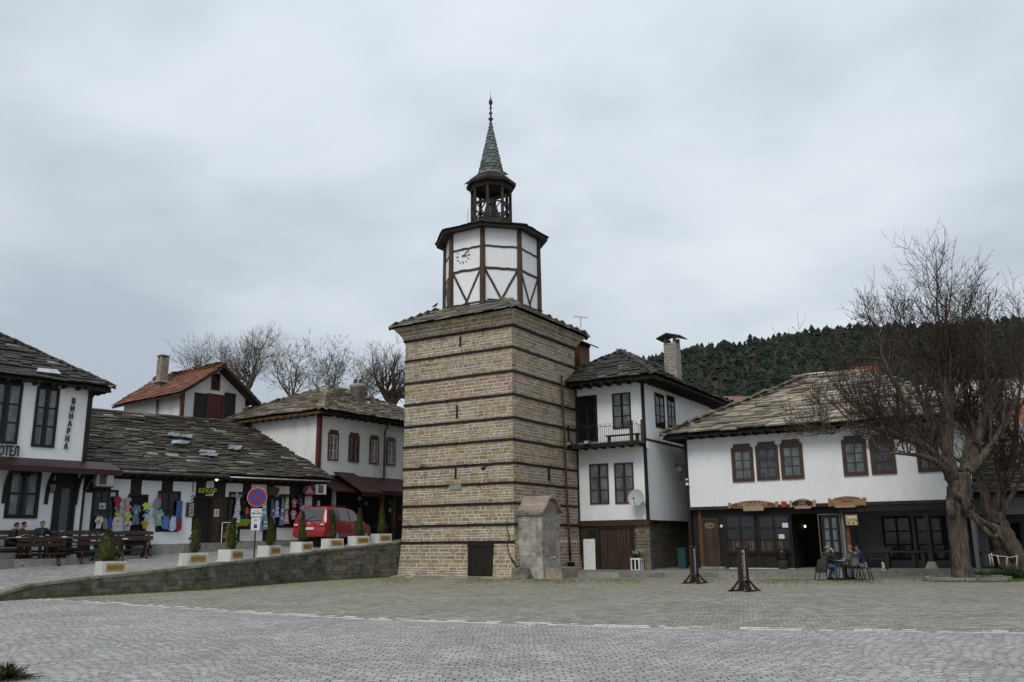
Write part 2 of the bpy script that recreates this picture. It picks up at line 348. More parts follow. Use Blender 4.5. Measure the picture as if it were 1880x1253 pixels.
def ridge_slabs(mb, P, Q, wd=.45, th=.04, seed=3, step=.35):
    rnd = random.Random(seed); P, Q = Vector(P), Vector(Q); L_ = (Q-P).length; d = (Q-P)/L_; x = d.cross(Vector((0,0,1))).normalized(); up = x.cross(d)
    n = int(L_/step)
    for i in range(n):
        a = P+d*(i*L_/n-.06); b = P+d*((i+1)*L_/n+.05); w2 = wd/2*rnd.uniform(.75, 1.2); h = up*(.02+rnd.uniform(0,.03)); g = up*th
        for sgn in (-1, 1):
            e = x*sgn*w2-up*w2*.42
            p = [a+h, b+h*1.2, b+e+h*.6, a+e+h*.6]
            if sgn > 0: p = p[::-1]
            mb.hexa(p+[q+g for q in p])
def masonry(mb, mp, u0, u1, z0, z1, lo=.08, hi=.17, smin=.16, smax=.48, gap=.018, depth=.03, seed=1, skip=None, pick=None, wob=.01):
    """coursed rubble: mp(u,w,z) gives the world point; pick(u,z) a material slot; skip(u0,u1,z0,z1) leaves a hole"""
    rnd = random.Random(seed); z = z0
    while z < z1-.03:
        h = min(rnd.uniform(lo, hi), z1-z)
        if z1-(z+h) < lo*.6: h = z1-z
        u = u0-rnd.random()*smin*.6
        while u < u1-.02:
            wd = rnd.uniform(smin, smax)*(1 if rnd.random() < .8 else .6); a = max(u, u0); b = min(u+wd, u1)
            if b-a > .05 and not (skip and skip(a, b, z, z+h)):
                g = gap*rnd.uniform(.3, .8); dp = depth*rnd.uniform(.4, 1.3)
                j = lambda: rnd.uniform(-wob, wob)
                q = [(a+g+j(), z+g+j()), (b-g+j(), z+g+j()), (b-g+j(), z+h-g+j()), (a+g+j(), z+h-g+j())]
                if a == u0: q[0] = (a, q[0][1]); q[3] = (a, q[3][1])
                if b == u1: q[1] = (b, q[1][1]); q[2] = (b, q[2][1])
                if pick: mb.cm = pick((a+b)/2, z+h/2)
                F_ = [mp(uu, dp, zz) for uu, zz in q]; B_ = [mp(uu, -.01, zz) for uu, zz in q]
                mb.add(F_+B_, [(0,1,2,3),(1,0,4,5),(2,1,5,6),(3,2,6,7),(0,3,7,4)])
            u += wd
        z += h
    mb.cm = 0
def frame_rect(mb, W, u0, u1, z0, z1, fw, w0, w1):
    mb.wbox(W, u0, u1, w0, w1, z0, z0+fw); mb.wbox(W, u0, u1, w0, w1, z1-fw, z1)
    mb.wbox(W, u0, u0+fw, w0, w1, z0+fw, z1-fw); mb.wbox(W, u1-fw, u1, w0, w1, z0+fw, z1-fw)
def window(parent, W, r, fm, cols=2, rows=3, fw=.07, bar=.035, cap=False, outer=None, cur=None, curm=None, name='window', cw=.3, dep=.05, sash=None):
    u0, u1, z0, z1 = r; mb = MB()
    if outer:      # wide board surround
        ow = outer; frame_rect(mb, W, u0, u1, z0, z1, ow, -.02, dep+.02)
        if cap:
            m_ = (u0+u1)/2; hw = (u1-u0)/2
            mb.prism([(m_-hw*.98, z1), (m_+hw*.98, z1), (m_+hw*.80, z1+.05), (m_+hw*.72, z1+.16), (m_+hw*.80, z1+.20), (m_-hw*.80, z1+.20), (m_-hw*.72, z1+.16), (m_-hw*.80, z1+.05)], W, -.02, dep+.03)
        iu0, iu1, iz0, iz1 = u0+ow, u1-ow, z0+ow, z1-ow
    else: iu0, iu1, iz0, iz1 = r
    if cap and not outer:
        m_ = (u0+u1)/2; hw = (u1-u0)/2
        mb.prism([(m_-hw, z1), (m_+hw, z1), (m_+hw*.78, z1+.05), (m_+hw*.72, z1+.14), (m_+hw*.78, z1+.17), (m_-hw*.78, z1+.17), (m_-hw*.72, z1+.14), (m_-hw*.78, z1+.05)], W, -.02, dep+.02)
    frame_rect(mb, W, iu0, iu1, iz0, iz1, fw, -.02, dep)
    a0, a1, b0, b1 = iu0+fw, iu1-fw, iz0+fw, iz1-fw
    sm = mb if sash is None else MB()
    if sash is not None: frame_rect(sm, W, a0, a1, b0, b1, bar*.9, .008, dep-.012)
    for c in range(1, cols):
        x = a0+(a1-a0)*c/cols; k = bar*1.5 if cols % 2 == 0 and c == cols//2 else bar
        sm.wbox(W, x-k/2, x+k/2, .0085, dep-.006, b0, b1)
    for q in range(1, rows):
        z = b0+(b1-b0)*q/rows; sm.wbox(W, a0, a1, .009, dep-.009, z-bar/2, z+bar/2)
    o = mb.build(name, fm, parent)
    if sash is not None: sm.build('sash', sash, o)
    g = MB(); g.wbox(W, a0-.01, a1+.01, .016, .022, b0-.01, b1+.01); p = g.build('pane', M['glass'], o)
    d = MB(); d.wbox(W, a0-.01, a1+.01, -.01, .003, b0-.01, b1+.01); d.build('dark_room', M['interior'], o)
    if cur:
        c = MB(); um = (a0+a1)/2; cw_ = (a1-a0)*cw
        for (c0, c1) in ((a0, a0+cw_), (a1-cw_, a1)) if cur == 'sides' else ((a0, a1),):
            n = 14
            for i in range(n):
                x0, x1 = c0+(c1-c0)*i/n, c0+(c1-c0)*(i+1)/n; s0 = .004+.006*(i % 2); s1 = .004+.006*((i+1) % 2)
                c.quad(W.pt(x0, s0, b0), W.pt(x1, s1, b0), W.pt(x1, s1, b1), W.pt(x0, s0, b1))
        c.build('curtain', curm or M['curtain'], o)
    return o
def text(mb, s, W, u, z, size, w, depth=.02, align='CENTER', sx=1.0, slant=0.0, bold=0.0):
    cu = bpy.data.curves.new('t', 'FONT'); cu.body = s; cu.size = size; cu.extrude = depth/2; cu.align_x = align; cu.resolution_u = 2; cu.shear = slant; cu.offset = bold
    ob = bpy.data.objects.new('t', cu); COL.objects.link(ob); dg = bpy.context.evaluated_depsgraph_get(); me = ob.evaluated_get(dg).to_mesh()
    vs = [W.pt(u+v.co.x*sx, w+v.co.z, z+v.co.y) for v in me.vertices]; fs = [tuple(p.vertices) for p in me.polygons]
    mb.add(vs, fs); ob.evaluated_get(dg).to_mesh_clear(); bpy.data.objects.remove(ob); bpy.data.curves.remove(cu)
# ================================================================== GROUND
def math_(t, op, a, b=None, c=None):
    n = t.nodes.new('ShaderNodeMath'); n.operation = op
    for i, q in enumerate((a, b, c)):
        if q is None: continue
        if isinstance(q, (int, float)): n.inputs[i].default_value = q
        else: t.links.new(q, n.inputs[i])
    return n.outputs[0]
def sett_mat(name, fan, base, joint, moss=None, rot=0.0, bw=.15, bh=.11, mort=.010):
    m, t, b = newmat(name); b.inputs['Roughness'].default_value = .62; b.inputs['Specular IOR Level'].default_value = .35
    g = t.nodes.new('ShaderNodeNewGeometry'); pos = g.outputs['Position']
    nz = t.nodes.new('ShaderNodeTexNoise'); nz.inputs['Scale'].default_value = 1.7; nz.inputs['Detail'].default_value = 6; nz.inputs['Roughness'].default_value = .62; t.links.new(pos, nz.inputs['Vector'])
    sb = t.nodes.new('ShaderNodeVectorMath'); sb.operation = 'MULTIPLY_ADD'; t.links.new(nz.outputs['Color'], sb.inputs[0]); sb.inputs[1].default_value = (.24,.24,0); t.links.new(pos, sb.inputs[2])
    mp = t.nodes.new('ShaderNodeMapping'); mp.inputs['Rotation'].default_value = (0,0,rot); t.links.new(sb.outputs[0], mp.inputs[0])
    vec = mp.outputs[0]
    if fan:
        s = t.nodes.new('ShaderNodeSeparateXYZ'); t.links.new(vec, s.inputs[0]); Wd, Rr = 1.25, .86
        k = math_(t, 'DIVIDE', s.outputs[0], Wd); xm = math_(t, 'MULTIPLY', math_(t, 'SUBTRACT', math_(t, 'FRACT', k), .5), Wd)
        u = math_(t, 'MULTIPLY', math_(t, 'ARCSINE', math_(t, 'DIVIDE', xm, Rr)), Rr)
        v = math_(t, 'SUBTRACT', s.outputs[1], math_(t, 'SQRT', math_(t, 'SUBTRACT', Rr*Rr, math_(t, 'MULTIPLY', xm, xm))))
        off = math_(t, 'MULTIPLY', math_(t, 'FLOOR', k), 3.37)
        c = t.nodes.new('ShaderNodeCombineXYZ'); t.links.new(math_(t, 'ADD', u, off), c.inputs[0]); t.links.new(v, c.inputs[1]); vec = c.outputs[0]
    br = t.nodes.new('ShaderNodeTexBrick'); br.inputs['Scale'].default_value = 1; br.inputs['Brick Width'].default_value = bw; br.inputs['Row Height'].default_value = bh
    br.inputs['Mortar Size'].default_value = mort; br.inputs['Mortar Smooth'].default_value = .4; br.offset = .5
    br.inputs['Color1'].default_value = (0,0,0,1); br.inputs['Color2'].default_value = (1,1,1,1); br.inputs['Mortar'].default_value = (.5,.5,.5,1)
    t.links.new(vec, br.inputs['Vector'])
    rp = ramp(t, base); t.links.new(br.outputs['Color'], rp.inputs[0])
    c = mulcol(t, rp.outputs[0], noise(t, 6, 6, .65), .84, 1.14)
    c = mulcol(t, c, noise(t, .35, 6, .65), .78, 1.15); c = mulcol(t, c, noise(t, 1.6, 5, .7, stretch=(.5,1,1)), .88, 1.08)
    jf = t.nodes.new('ShaderNodeMapRange'); jf.inputs[1].default_value = .36; jf.inputs[2].default_value = .56; jf.inputs[3].default_value = .30; jf.inputs[4].default_value = 1.0; t.links.new(noise(t, 3.3, 5, .75), jf.inputs[0])
    mj = t.nodes.new('ShaderNodeMixRGB'); t.links.new(math_(t, 'MULTIPLY', br.outputs['Fac'], jf.outputs[0]), mj.inputs[0]); t.links.new(c, mj.inputs[1]); mj.inputs[2].default_value = (*joint, 1); c = mj.outputs[0]
    if moss:     # moss and grass growing between the setts near the walls
        s = t.nodes.new('ShaderNodeSeparateXYZ'); t.links.new(pos, s.inputs[0])
        mr = t.nodes.new('ShaderNodeMapRange'); mr.inputs[1].default_value = 25; mr.inputs[2].default_value = 38; mr.inputs[3].default_value = .22; mr.inputs[4].default_value = 1
        t.links.new(s.outputs[1], mr.inputs[0])
        f = noise(t, .55, 6, .7); m2 = t.nodes.new('ShaderNodeMapRange'); m2.inputs[1].default_value = .36; m2.inputs[2].default_value = .62; t.links.new(f, m2.inputs[0])
        k = math_(t, 'MULTIPLY', mr.outputs[0], m2.outputs[0])
        k = math_(t, 'MULTIPLY', k, math_(t, 'ADD', math_(t, 'MULTIPLY', br.outputs['Fac'], .6), .5)); k = math_(t, 'MINIMUM', k, .85)
        mm = t.nodes.new('ShaderNodeMixRGB'); t.links.new(k, mm.inputs[0]); t.links.new(c, mm.inputs[1]); mm.inputs[2].default_value = (*moss, 1); c = mm.outputs[0]
    t.links.new(c, b.inputs['Base Color'])
    h = math_(t, 'SUBTRACT', math_(t, 'MULTIPLY', noise(t, 9, 4, .6), .35), br.outputs['Fac'])
    h = math_(t, 'ADD', h, math_(t, 'MULTIPLY', br.outputs['Color'], .45))
    bump(t, b, h, .8, .022); return m
M['plaza'] = sett_mat('plaza_setts', False, [(0,(.17,.158,.135)),(.5,(.275,.258,.225)),(1,(.37,.35,.315))], (.05,.046,.036), moss=(.20,.195,.062), rot=.25, bw=.21, bh=.13, mort=.012)
M['road'] = sett_mat('fan_setts', True, [(0,(.27,.262,.25)),(.5,(.34,.33,.315)),(1,(.41,.40,.385))], (.045,.043,.038), bw=.19, bh=.155, mort=.012)
M['street'] = sett_mat('street_setts', False, [(0,(.24,.235,.225)),(.5,(.31,.30,.29)),(1,(.38,.37,.355))], (.09,.088,.08), rot=.8, bw=.18, bh=.12, mort=.009)
g = MB(); g.quad((-900,-300,0),(900,-300,0),(900,1200,0),(-900,1200,0))
tag(g.build('plaza_ground', M['plaza'], origin=(0,0,0)), kind='structure')
LINE = [gnd(*p) for p in ((-60,1096),(0,1098.5),(120,1104),(250,1112),(400,1122),(540,1131),(700,1138.5),(940,1146),(1180,1153),(1400,1156.5),(1640,1160),(1880,1163.5),(2060,1166))]
lv = [(p.x, p.y) for p in LINE]
r_ = MB(); n = len(lv)
vs = [(x, y, .004) for x, y in lv]+[(x*.02+(-14+28*i/(n-1)), -14, .004) for i, (x, y) in enumerate(lv)]
r_.add(vs, [(n+i, n+i+1, i+1, i) for i in range(n-1)])
tag(r_.build('road', M['road'], origin=(0,0,0)), kind='structure')
# two courses of white painted setts between road and plaza
M['linepaint'] = islandmat('worn_white_paint', [(0,(.50,.50,.48)),(.7,(.68,.68,.66)),(.85,(.45,.44,.41)),(1,(.22,.215,.20))], .8, .2, 9, .3)
def along(pts, s):
    for a, b in zip(pts, pts[1:]):
        l = (b-a).length
        if s <= l: return a+(b-a)*(s/l), (b-a)/l
        s -= l
    return pts[-1], (pts[-1]-pts[-2]).normalized()
rl = random.Random(4); mk = MB(); tot = sum((b-a).length for a, b in zip(LINE, LINE[1:]))
for row, off in ((0, 0.0), (1, .30)):
    s = rl.random()*.1
    while s < tot-.3:
        ln = rl.uniform(.16, .34)
        if rl.random() > (.16 if row == 0 else .42):
            p, d = along(LINE, s); q, _ = along(LINE, s+ln-.012); nn = Vector((-d.y, d.x, 0)); wd = rl.uniform(.075, .12)
            o1 = nn*(off-.04+rl.uniform(-.015,.015)); o2 = nn*(off-.04+wd)
            z = Vector((0,0,.009)); mk.hexa([p+o1, q+o1, q+o2, p+o2, p+o1+z, q+o1+z, q+o2+z, p+o2+z])
        s += ln
tag(mk.build('painted_line', M['linepaint'], origin=(0,0,0)), kind='structure')

# ---- upper street, held up by the retaining wall
WP = []   # (x, y, top z)
for px, Y, ptop in ((-150,25.0,None),(-40,26.7,1096),(0,27.4,1089),(60,28.3,1072),(168,29.8,1059),(270,31.2,1049),(380,32.9,1036),(470,35.6,1026.5),(600,40.2,1009),(740,43.6,993.5)):
    if ptop is None: p = at(px, 1100, Y); WP.append(Vector((p.x, p.y, .02)))
    else: WP.append(at(px, ptop, Y))
SHOP = Wall((-17.55,36.96), (.722,.692)); SD = SHOP.d; SN = Vector((-SD.y, SD.x))
FPn = [(-38,18,.25),(-33,22,.45),(-27.5,27,.7),(-23,30.5,.9),(-19.2,35.0,1.12),(-17.2,37.3,1.2),(-15.6,38.9,1.25),(-13.8,40.6,1.36),(-11.2,43.1,1.55),(-9.4,44.9,1.64)]
WX = WP+[Vector((-3.0,47.0,1.8)), Vector((0,54,1.95)), Vector((4,66,2.0))]; FX = [Vector(p) for p in FPn]+[Vector((-6.6,49,1.78)), Vector((-2.5,56,1.95)), Vector((0,68,2.0))]
st = MB(); NI = 10
rows = []
for a, b in zip(WX, FX):
    a2 = Vector((a.x, a.y, a.z-.10)); e = b+(b-a2).normalized()*1.2; e.z = b.z+.02
    rows.append([a2.lerp(b, k/NI) for k in range(NI+1)]+[e])
nn = NI+2
st.add([p for r in rows for p in r], [(i*nn+k, (i+1)*nn+k, (i+1)*nn+k+1, i*nn+k+1) for i in range(len(rows)-1) for k in range(nn-1)])
vs_, fs_ = list(st.v), list(st.f)
street = tag(st.build('street', M['street'], origin=(0,0,0)), kind='structure')
BV = BVHTree.FromPolygons(vs_, fs_)
def street_px(px, py):
    r = Vector(ray(px, py)).normalized(); h = BV.ray_cast(Vector((0,0,EYE)), r); return h[0]
def street_z(x, y):
    h = BV.ray_cast(Vector((x, y, 20)), Vector((0,0,-1))); return h[0].z if h[0] else 1.6
# ---- retaining wall
rw = thing('retaining_wall', 'low mossy dark stone retaining wall rising towards the clock tower', 'wall', (WP[7].x, WP[7].y, 0))
body, cop = MB(), MB()
for i in range(len(WP)-1):
    a, b = WP[i], WP[i+1]; L_ = (b-a).xy.length; W = Wall(a, (b-a).xy)
    if W.n.dot(Vector((-a.x, -a.y))) < 0: W.n = -W.n
    def top(u): return a.z+(b.z-a.z)*u/L_
    body.cm = 1; P = [W.pt(0,0,-.05), W.pt(L_,0,-.05), W.pt(L_,-.35,-.05), W.pt(0,-.35,-.05), W.pt(0,0,a.z-.09), W.pt(L_,0,b.z-.09), W.pt(L_,-.35,b.z-.09), W.pt(0,-.35,a.z-.09)]
    body.hexa(P); body.cm = 0
    def mp(u, w, z, W=W, top=top): return W.pt(u, w, min(z, top(u)-.085))
    mx_ = max(a.z, b.z)
    if mx_ > .15:
        masonry(body, mp, 0, L_, 0.0, mx_-.085, .16, .27, .30, .75, .009, .03, seed=60+i, wob=.012, skip=lambda u0,u1,z0,z1,top=top: z0 > top((u0+u1)/2)-.12)
    rr = random.Random(90+i); s = 0
    while s < L_:
        e = min(L_, s+rr.uniform(.6, 1.1)); k = rr.uniform(0,.012)
        za, zb = top(s), top(e)
        cop.hexa([W.pt(s+.005,.05+k,za-.085), W.pt(e-.005,.05+k,zb-.085), W.pt(e-.005,-.42,zb-.085), W.pt(s+.005,-.42,za-.085), W.pt(s+.005,.05+k,za+k), W.pt(e-.005,.05+k,zb+k), W.pt(e-.005,-.42,zb+k), W.pt(s+.005,-.42,za+k)])
        s = e
body.build('wall_face', [M['wallstone'], M['mortar_dark']], rw); cop.build('coping', M['coping'], rw)
# grass along its foot
gr = MB(); rg = random.Random(8)
for i in range(1, len(WP)-1):
    a, b = WP[i], WP[i+1]; L_ = (b-a).xy.length; W = Wall(a, (b-a).xy)
    if W.n.dot(Vector((-a.x, -a.y))) < 0: W.n = -W.n
    for _ in range(int(L_*240)):
        u = rg.random()*L_; dens = .5+.5*math.sin(u*1.7+i*2.1)
        if rg.random() > dens*.9+.1: continue
        w_ = .02+abs(rg.gauss(0, .12)); h = rg.uniform(.03, .13)*(1.2-min(1, w_*2.2)); t = rg.random()*6.28; c = W.pt(u, w_, 0); q = Vector((math.cos(t), math.sin(t), 0))*.02; ln = Vector((rg.uniform(-.04,.04), rg.uniform(-.04,.04), h))
        gr.add([c-q, c+q, c+ln], [(0,1,2)])
def tuft(x, y, h):
    t = rg.random()*6.28; c = Vector((x, y, 0)); q = Vector((math.cos(t), math.sin(t), 0))*.012; gr.add([c-q, c+q, c+Vector((rg.uniform(-.03,.03), rg.uniform(-.03,.03), h))], [(0,1,2)])
for _ in range(9000):      # weeds between the setts at the tower's foot and along the kerb
    px = rg.uniform(700, 1700); base = 1064 if px < 1060 else 1063.5; py = base+abs(rg.gauss(0, 4.5)); p = gnd(px, py)
    if math.sin(px*.045)+math.sin(px*.013+1)+rg.uniform(-1,1) > 0: tuft(p.x, p.y, rg.uniform(.015,.055))
for _ in range(900):
    a = rg.uniform(3.0, 6.4); k = 1.02+abs(rg.gauss(0,.05)); tuft(17.05+1.58*k*math.cos(a), 33.7+1.17*k*math.sin(a), rg.uniform(.03,.10))
tag(gr.build('grass', M['grass'], origin=(-8,36,0)), 'short green grass growing along the foot of the retaining wall', 'grass', kind='stuff')
# ---- raised pavement in front of the house and tavern
KP = [gnd(1040,1060.5), gnd(1230,1061), gnd(1400,1061), gnd(1560,1060), gnd(1700,1057.5), gnd(1950,1056.5)]
KZ = [.20,.20,.22,.25,.27,.27]
pv = MB(); back = [(2.5,49,.12),(8,54,.15),(14,52,.2),(22,50,.25),(32,50,.27),(45,50,.27)]
vs = [(p.x, p.y+.3, z) for p, z in zip(KP, KZ)]+[(x, y, KZ[i]) for i, (x, y, z) in enumerate(back)]
k = len(KP); pv.add(vs, [(i, i+1, k+i+1, k+i) for i in range(k-1)])
M['pave'] = sett_mat('pavement_slabs', False, [(0,(.17,.168,.15)),(.5,(.20,.197,.178)),(1,(.23,.225,.20))], (.085,.08,.068), rot=.1, bw=.7, bh=.45, mort=.012)
tag(pv.build('pavement', M['pave'], origin=(10,40,0)), kind='structure')
kb = MB(); rr = random.Random(5)
for i in range(k-1):
    a, b = KP[i], KP[i+1]; L_ = (b-a).length; W = Wall(a, (b-a).xy)
    if W.n.y > 0: W.n = -W.n
    s = 0
    while s < L_:
        e = min(L_, s+rr.uniform(.8, 1.3)); z = KZ[i]+(KZ[i+1]-KZ[i])*s/L_+.004; kb.wbox(W, s+.005, e-.005, -.32, rr.uniform(0,.012), -.02, z+rr.uniform(0,.006)); s = e
tag(kb.build('kerb', M['kerb'], origin=(10,37,0)), kind='structure')
# ================================================================== CLOCK TOWER
TA = Vector((.853,-.522)).normalized(); TB = Vector((.522,.853)).normalized(); TL = 6.35
TC = Vector((0,40))-TA*TL/2+TB*TL/2
tw = thing('clock_tower', 'tall square stone clock tower with white timber framed octagon, belfry and green spire', 'clock tower', (TC.x, TC.y, 0), math.atan2(TA.y, TA.x))
def tp(x, y, z): q = TC+TA*x+TB*y; return Vector((q.x, q.y, z))
ZC0, ZC1 = 11.35, 12.22
def flare(z):
    f = 0
    if z < 2.6: f += .15*((2.6-z)/2.6)**1.6
    if z > ZC0: f += .47*((z-ZC0)/(ZC1-ZC0))**1.7
    return f
def face_map(k):
    a = [(1,0),(0,1),(-1,0),(0,-1)][k]; b = [(0,-1),(1,0),(0,1),(-1,0)][k]   # direction of u, outward normal
    def mp(u, w, z):
        fl = flare(z); uu = (u-TL/2)*(1+2*fl/TL); ww = TL/2+fl+w
        return tp(uu*a[0]+ww*b[0], uu*a[1]+ww*b[1], z)
    return mp
TW0 = Wall(tp(-TL/2,-TL/2,0), TA); TW1 = Wall(tp(TL/2,-TL/2,0), TB)
bands = [11.50,10.47,9.32,8.22,7.13,6.12,5.05,4.16,3.24,2.30,1.53]
rr = random.Random(21)
body = MB(); body.cm = 2
zz = [0,.5,1,1.5,2,2.6,6,ZC0]+[ZC0+(ZC1-ZC0)*i/6 for i in range(1,7)]
for k in range(4):
    mp = face_map(k)
    vs = []; [vs.extend([mp(0,0,z), mp(TL,0,z)]) for z in zz]
    body.add(vs, [(2*i,2*i+1,2*i+3,2*i+2) for i in range(len(zz)-1)])
body.cm = 0
def pick(u, z):
    if 8.25 < z < 9.25: return 1 if (rr.random() < .8 and u > 1.2) else 0
    return 1 if rr.random() < .02 else 0
DOOR = TW0.rect(866, 904, 1001, 1053)
def sk0(a, b, z0, z1): return (a+b)/2 > DOOR[0]-.02 and (a+b)/2 < DOOR[1]+.02 and z0 < DOOR[3]-.03
for k in range(4):
    mp = face_map(k); zs = [0]+sorted(bands)+[ZC1]
    for i in range(len(zs)-1):
        z0 = zs[i]+(.115 if i else 0); z1 = zs[i+1]-(.0 if i < len(zs)-2 else 0)
        pk = pick if k == 0 else (lambda u, z: (1 if (8.25 < z < 9.25 and u < 1.6 and rr.random() < .5) else 0))
        masonry(body, mp, 0, TL, z0, z1, .10, .19, .22, .62, .031, .010, seed=100+k*20+i, skip=sk0 if k == 0 else None, pick=pk)
body.build('stone_wall', [M['stone'], M['redstone'], M['mortar']], tw)
for i, z in enumerate(bands):
    b = MB(); rb = random.Random(300+i)
    for k in range(4):
        if z < 1.6 and k == 1: continue
        mp = face_map(k); n = 14; u0, u1 = (-.03, TL+.03)
        zo = [rb.uniform(-.006,.006) for _ in range(n+1)]; zo[0] = zo[-1] = 0
        for j in range(n):
            a = u0+(u1-u0)*j/n; c = u0+(u1-u0)*(j+1)/n; h = .115
            b.hexa([mp(a,.045,z+zo[j]), mp(c,.045,z+zo[j+1]), mp(c,-.05,z+zo[j+1]), mp(a,-.05,z+zo[j]), mp(a,.05,z+h+zo[j]), mp(c,.05,z+h+zo[j+1]), mp(c,-.05,z+h+zo[j+1]), mp(a,-.05,z+h+zo[j])])
        for _ in range(3):      # sawn ends of the cross timbers
            u = rb.uniform(.3, TL-.3); b.hexa([mp(u,.07,z-.005), mp(u+.1,.07,z-.005), mp(u+.1,0,z-.005), mp(u,0,z-.005), mp(u,.07,z+.12), mp(u+.1,.07,z+.12), mp(u+.1,0,z+.12), mp(u,0,z+.12)])
    b.build('timber_band', M['dark_wood'], tw)
d = MB(); u0, u1, z0, z1 = DOOR; z0 = .03
d.wbox(TW0, u0-.12, u1+.12, -.1, .20, z1-.06, z1+.07); d.wbox(TW0, u0-.10, u0+.08, -.1, .185, z0, z1-.06); d.wbox(TW0, u1-.08, u1+.10, -.1, .185, z0, z1-.06)
n = 5
for i in range(n):
    a = u0+.08+(u1-u0-.16)*i/n; d.wbox(TW0, a+.006, a+(u1-u0-.16)/n-.006, -.1, .165, z0, z1-.06)
dr = d.build('door', M['dark_wood'], tw)
for px, y0, y1 in ((845.5,619,637),(839.5,745,769),(837,858,879)):
    s = MB(); r = TW0.rect(px-1.6, px+1.6, y0, y1); s.wbox(TW0, r[0], r[1], 0, .036, r[2], r[3]); s.build('slit_opening', M['interior'], tw)
for px, y0, y1 in ((1007,857,883),):
    s = MB(); r = TW1.rect(px-1, px+1, y0, y1); s.wbox(TW1, r[0]-.04, r[1]+.04, 0, .038, r[2], r[3]); s.build('slit_opening', M['interior'], tw)
pl = MB(); r = TW0.rect(826, 848, 890, 899); pl.wbox(TW0, r[0], r[1], 0, .06, r[2], r[3]); pl.build('stone_plaque', M['concrete'], tw)
# wall lamps clamped in the joint
for px, py in ((782,856),(895,857)):
    u, z = TW0.uz(px, py); l = MB(); l.tube([TW0.pt(u,.03,z), TW0.pt(u,.3,z+.08), TW0.pt(u,.34,z)], .02, 5)
    l.lathe(TW0.pt(u,.34,z-.2), [(.03,0),(.11,.05),(.12,.15),(.04,.2)], 8); l.build('floodlight', M['iron'], tw)
# roof of stone slabs
EZ, ES, TS, TZ = 12.24, TL/2+.58, 2.1, 13.22
rf = MB()
for k in range(4):
    a, b = [((-1,-1),(1,-1)),((1,-1),(1,1)),((1,1),(-1,1)),((-1,1),(-1,-1))][k]
    slates(rf, tp(a[0]*ES,a[1]*ES,EZ), tp(b[0]*ES,b[1]*ES,EZ), tp(b[0]*TS,b[1]*TS,TZ), tp(a[0]*TS,a[1]*TS,TZ), .30, .45, .95, .05, seed=40+k, jit=.09)
    ridge_slabs(rf, tp(a[0]*ES,a[1]*ES,EZ+.05), tp(a[0]*TS,a[1]*TS,TZ+.07), .55, .05, seed=50+k)
rf.build('slab_roof', M['slate_tower'], tw)
# octagon
def octp(r, k, z): a = R(22.5+45*k); return tp(r*math.cos(a), r*math.sin(a), z)
RO = 2.50; Z0, Z1 = 12.9, 17.25
oc = MB()
oc.add([octp(RO,k,Z0) for k in range(8)]+[octp(RO,k,Z1) for k in range(8)], [(k,(k+1)%8,8+(k+1)%8,8+k) for k in range(8)]+[tuple(range(8,16))])
oc.build('octagon_wall', M['white'], tw)
def owall(k):      # face k between vertices k-1 and k
    A, B = octp(RO,k-1,0), octp(RO,k,0); W = Wall(A, (B-A).xy)
    if W.n.dot(Vector((A.x,A.y))-TC) < 0: W.n = -W.n
    return W, (B-A).length
ro = random.Random(77)
for k in range(8):
    p = MB(); p.tube([octp(RO+.015,k,Z0), octp(RO+.015,k,15), octp(RO+.015,k,Z1)], [.15,.145,.12], 8, smooth=False); p.build('corner_post', M['beam'], tw)
def wavy(mb, W, u0, z0, u1, z1, hw, w0=-.02, w1=.03, n=7):
    off = [0]+[ro.uniform(-.025,.025) for _ in range(n-1)]+[0]
    pts = [(u0+(u1-u0)*i/n, z0+(z1-z0)*i/n+off[i]) for i in range(n+1)]; L_ = math.hypot(u1-u0, z1-z0); nx, nz = -(z1-z0)/L_*hw/2, (u1-u0)/L_*hw/2
    for (a, b) in zip(pts, pts[1:]):
        mb.hexa([W.pt(a[0]-nx,w1,a[1]-nz), W.pt(b[0]-nx,w1,b[1]-nz), W.pt(b[0]-nx,w0,b[1]-nz), W.pt(a[0]-nx,w0,a[1]-nz), W.pt(a[0]+nx,w1,a[1]+nz), W.pt(b[0]+nx,w1,b[1]+nz), W.pt(b[0]+nx,w0,b[1]+nz), W.pt(a[0]+nx,w0,a[1]+nz)])
for k in range(8):
    W, l = owall(k)
    for z, h in ((16.22,.10),(15.05,.13),(13.28,.09)):
        b = MB(); wavy(b, W, .1, z, l-.1, z, h, w1=.03); b.build('rail_timber', M['beam'], tw)
    for s in (-1, 1):
        b = MB(); wavy(b, W, l/2-s*(l/2-.12), 14.98, l/2+s*.22, 13.02, .11, w1=.036+.006*s); b.build('brace_timber', M['beam'], tw)
    b = MB(); z = 13.36 if k % 2 else 13.05; b.beam(W.pt(l/2-.75,.14,z), W.pt(l/2+.75,.14,z), .10, .07); b.build('eave_bar', M['iron'], tw)
# the low opening in the left octagon face
W, l = owall(5)
kf = max(range(8), key=lambda k: -owall(k)[0].pt(owall(k)[1]/2,0,0).x - .0*owall(k)[0].pt(0,0,0).y)
W, l = owall(kf); b = MB(); b.wbox(W, l*.35, l*.65, -.02, .045, 13.9, 14.85); b.build('hatch', M['door_wood'], tw)
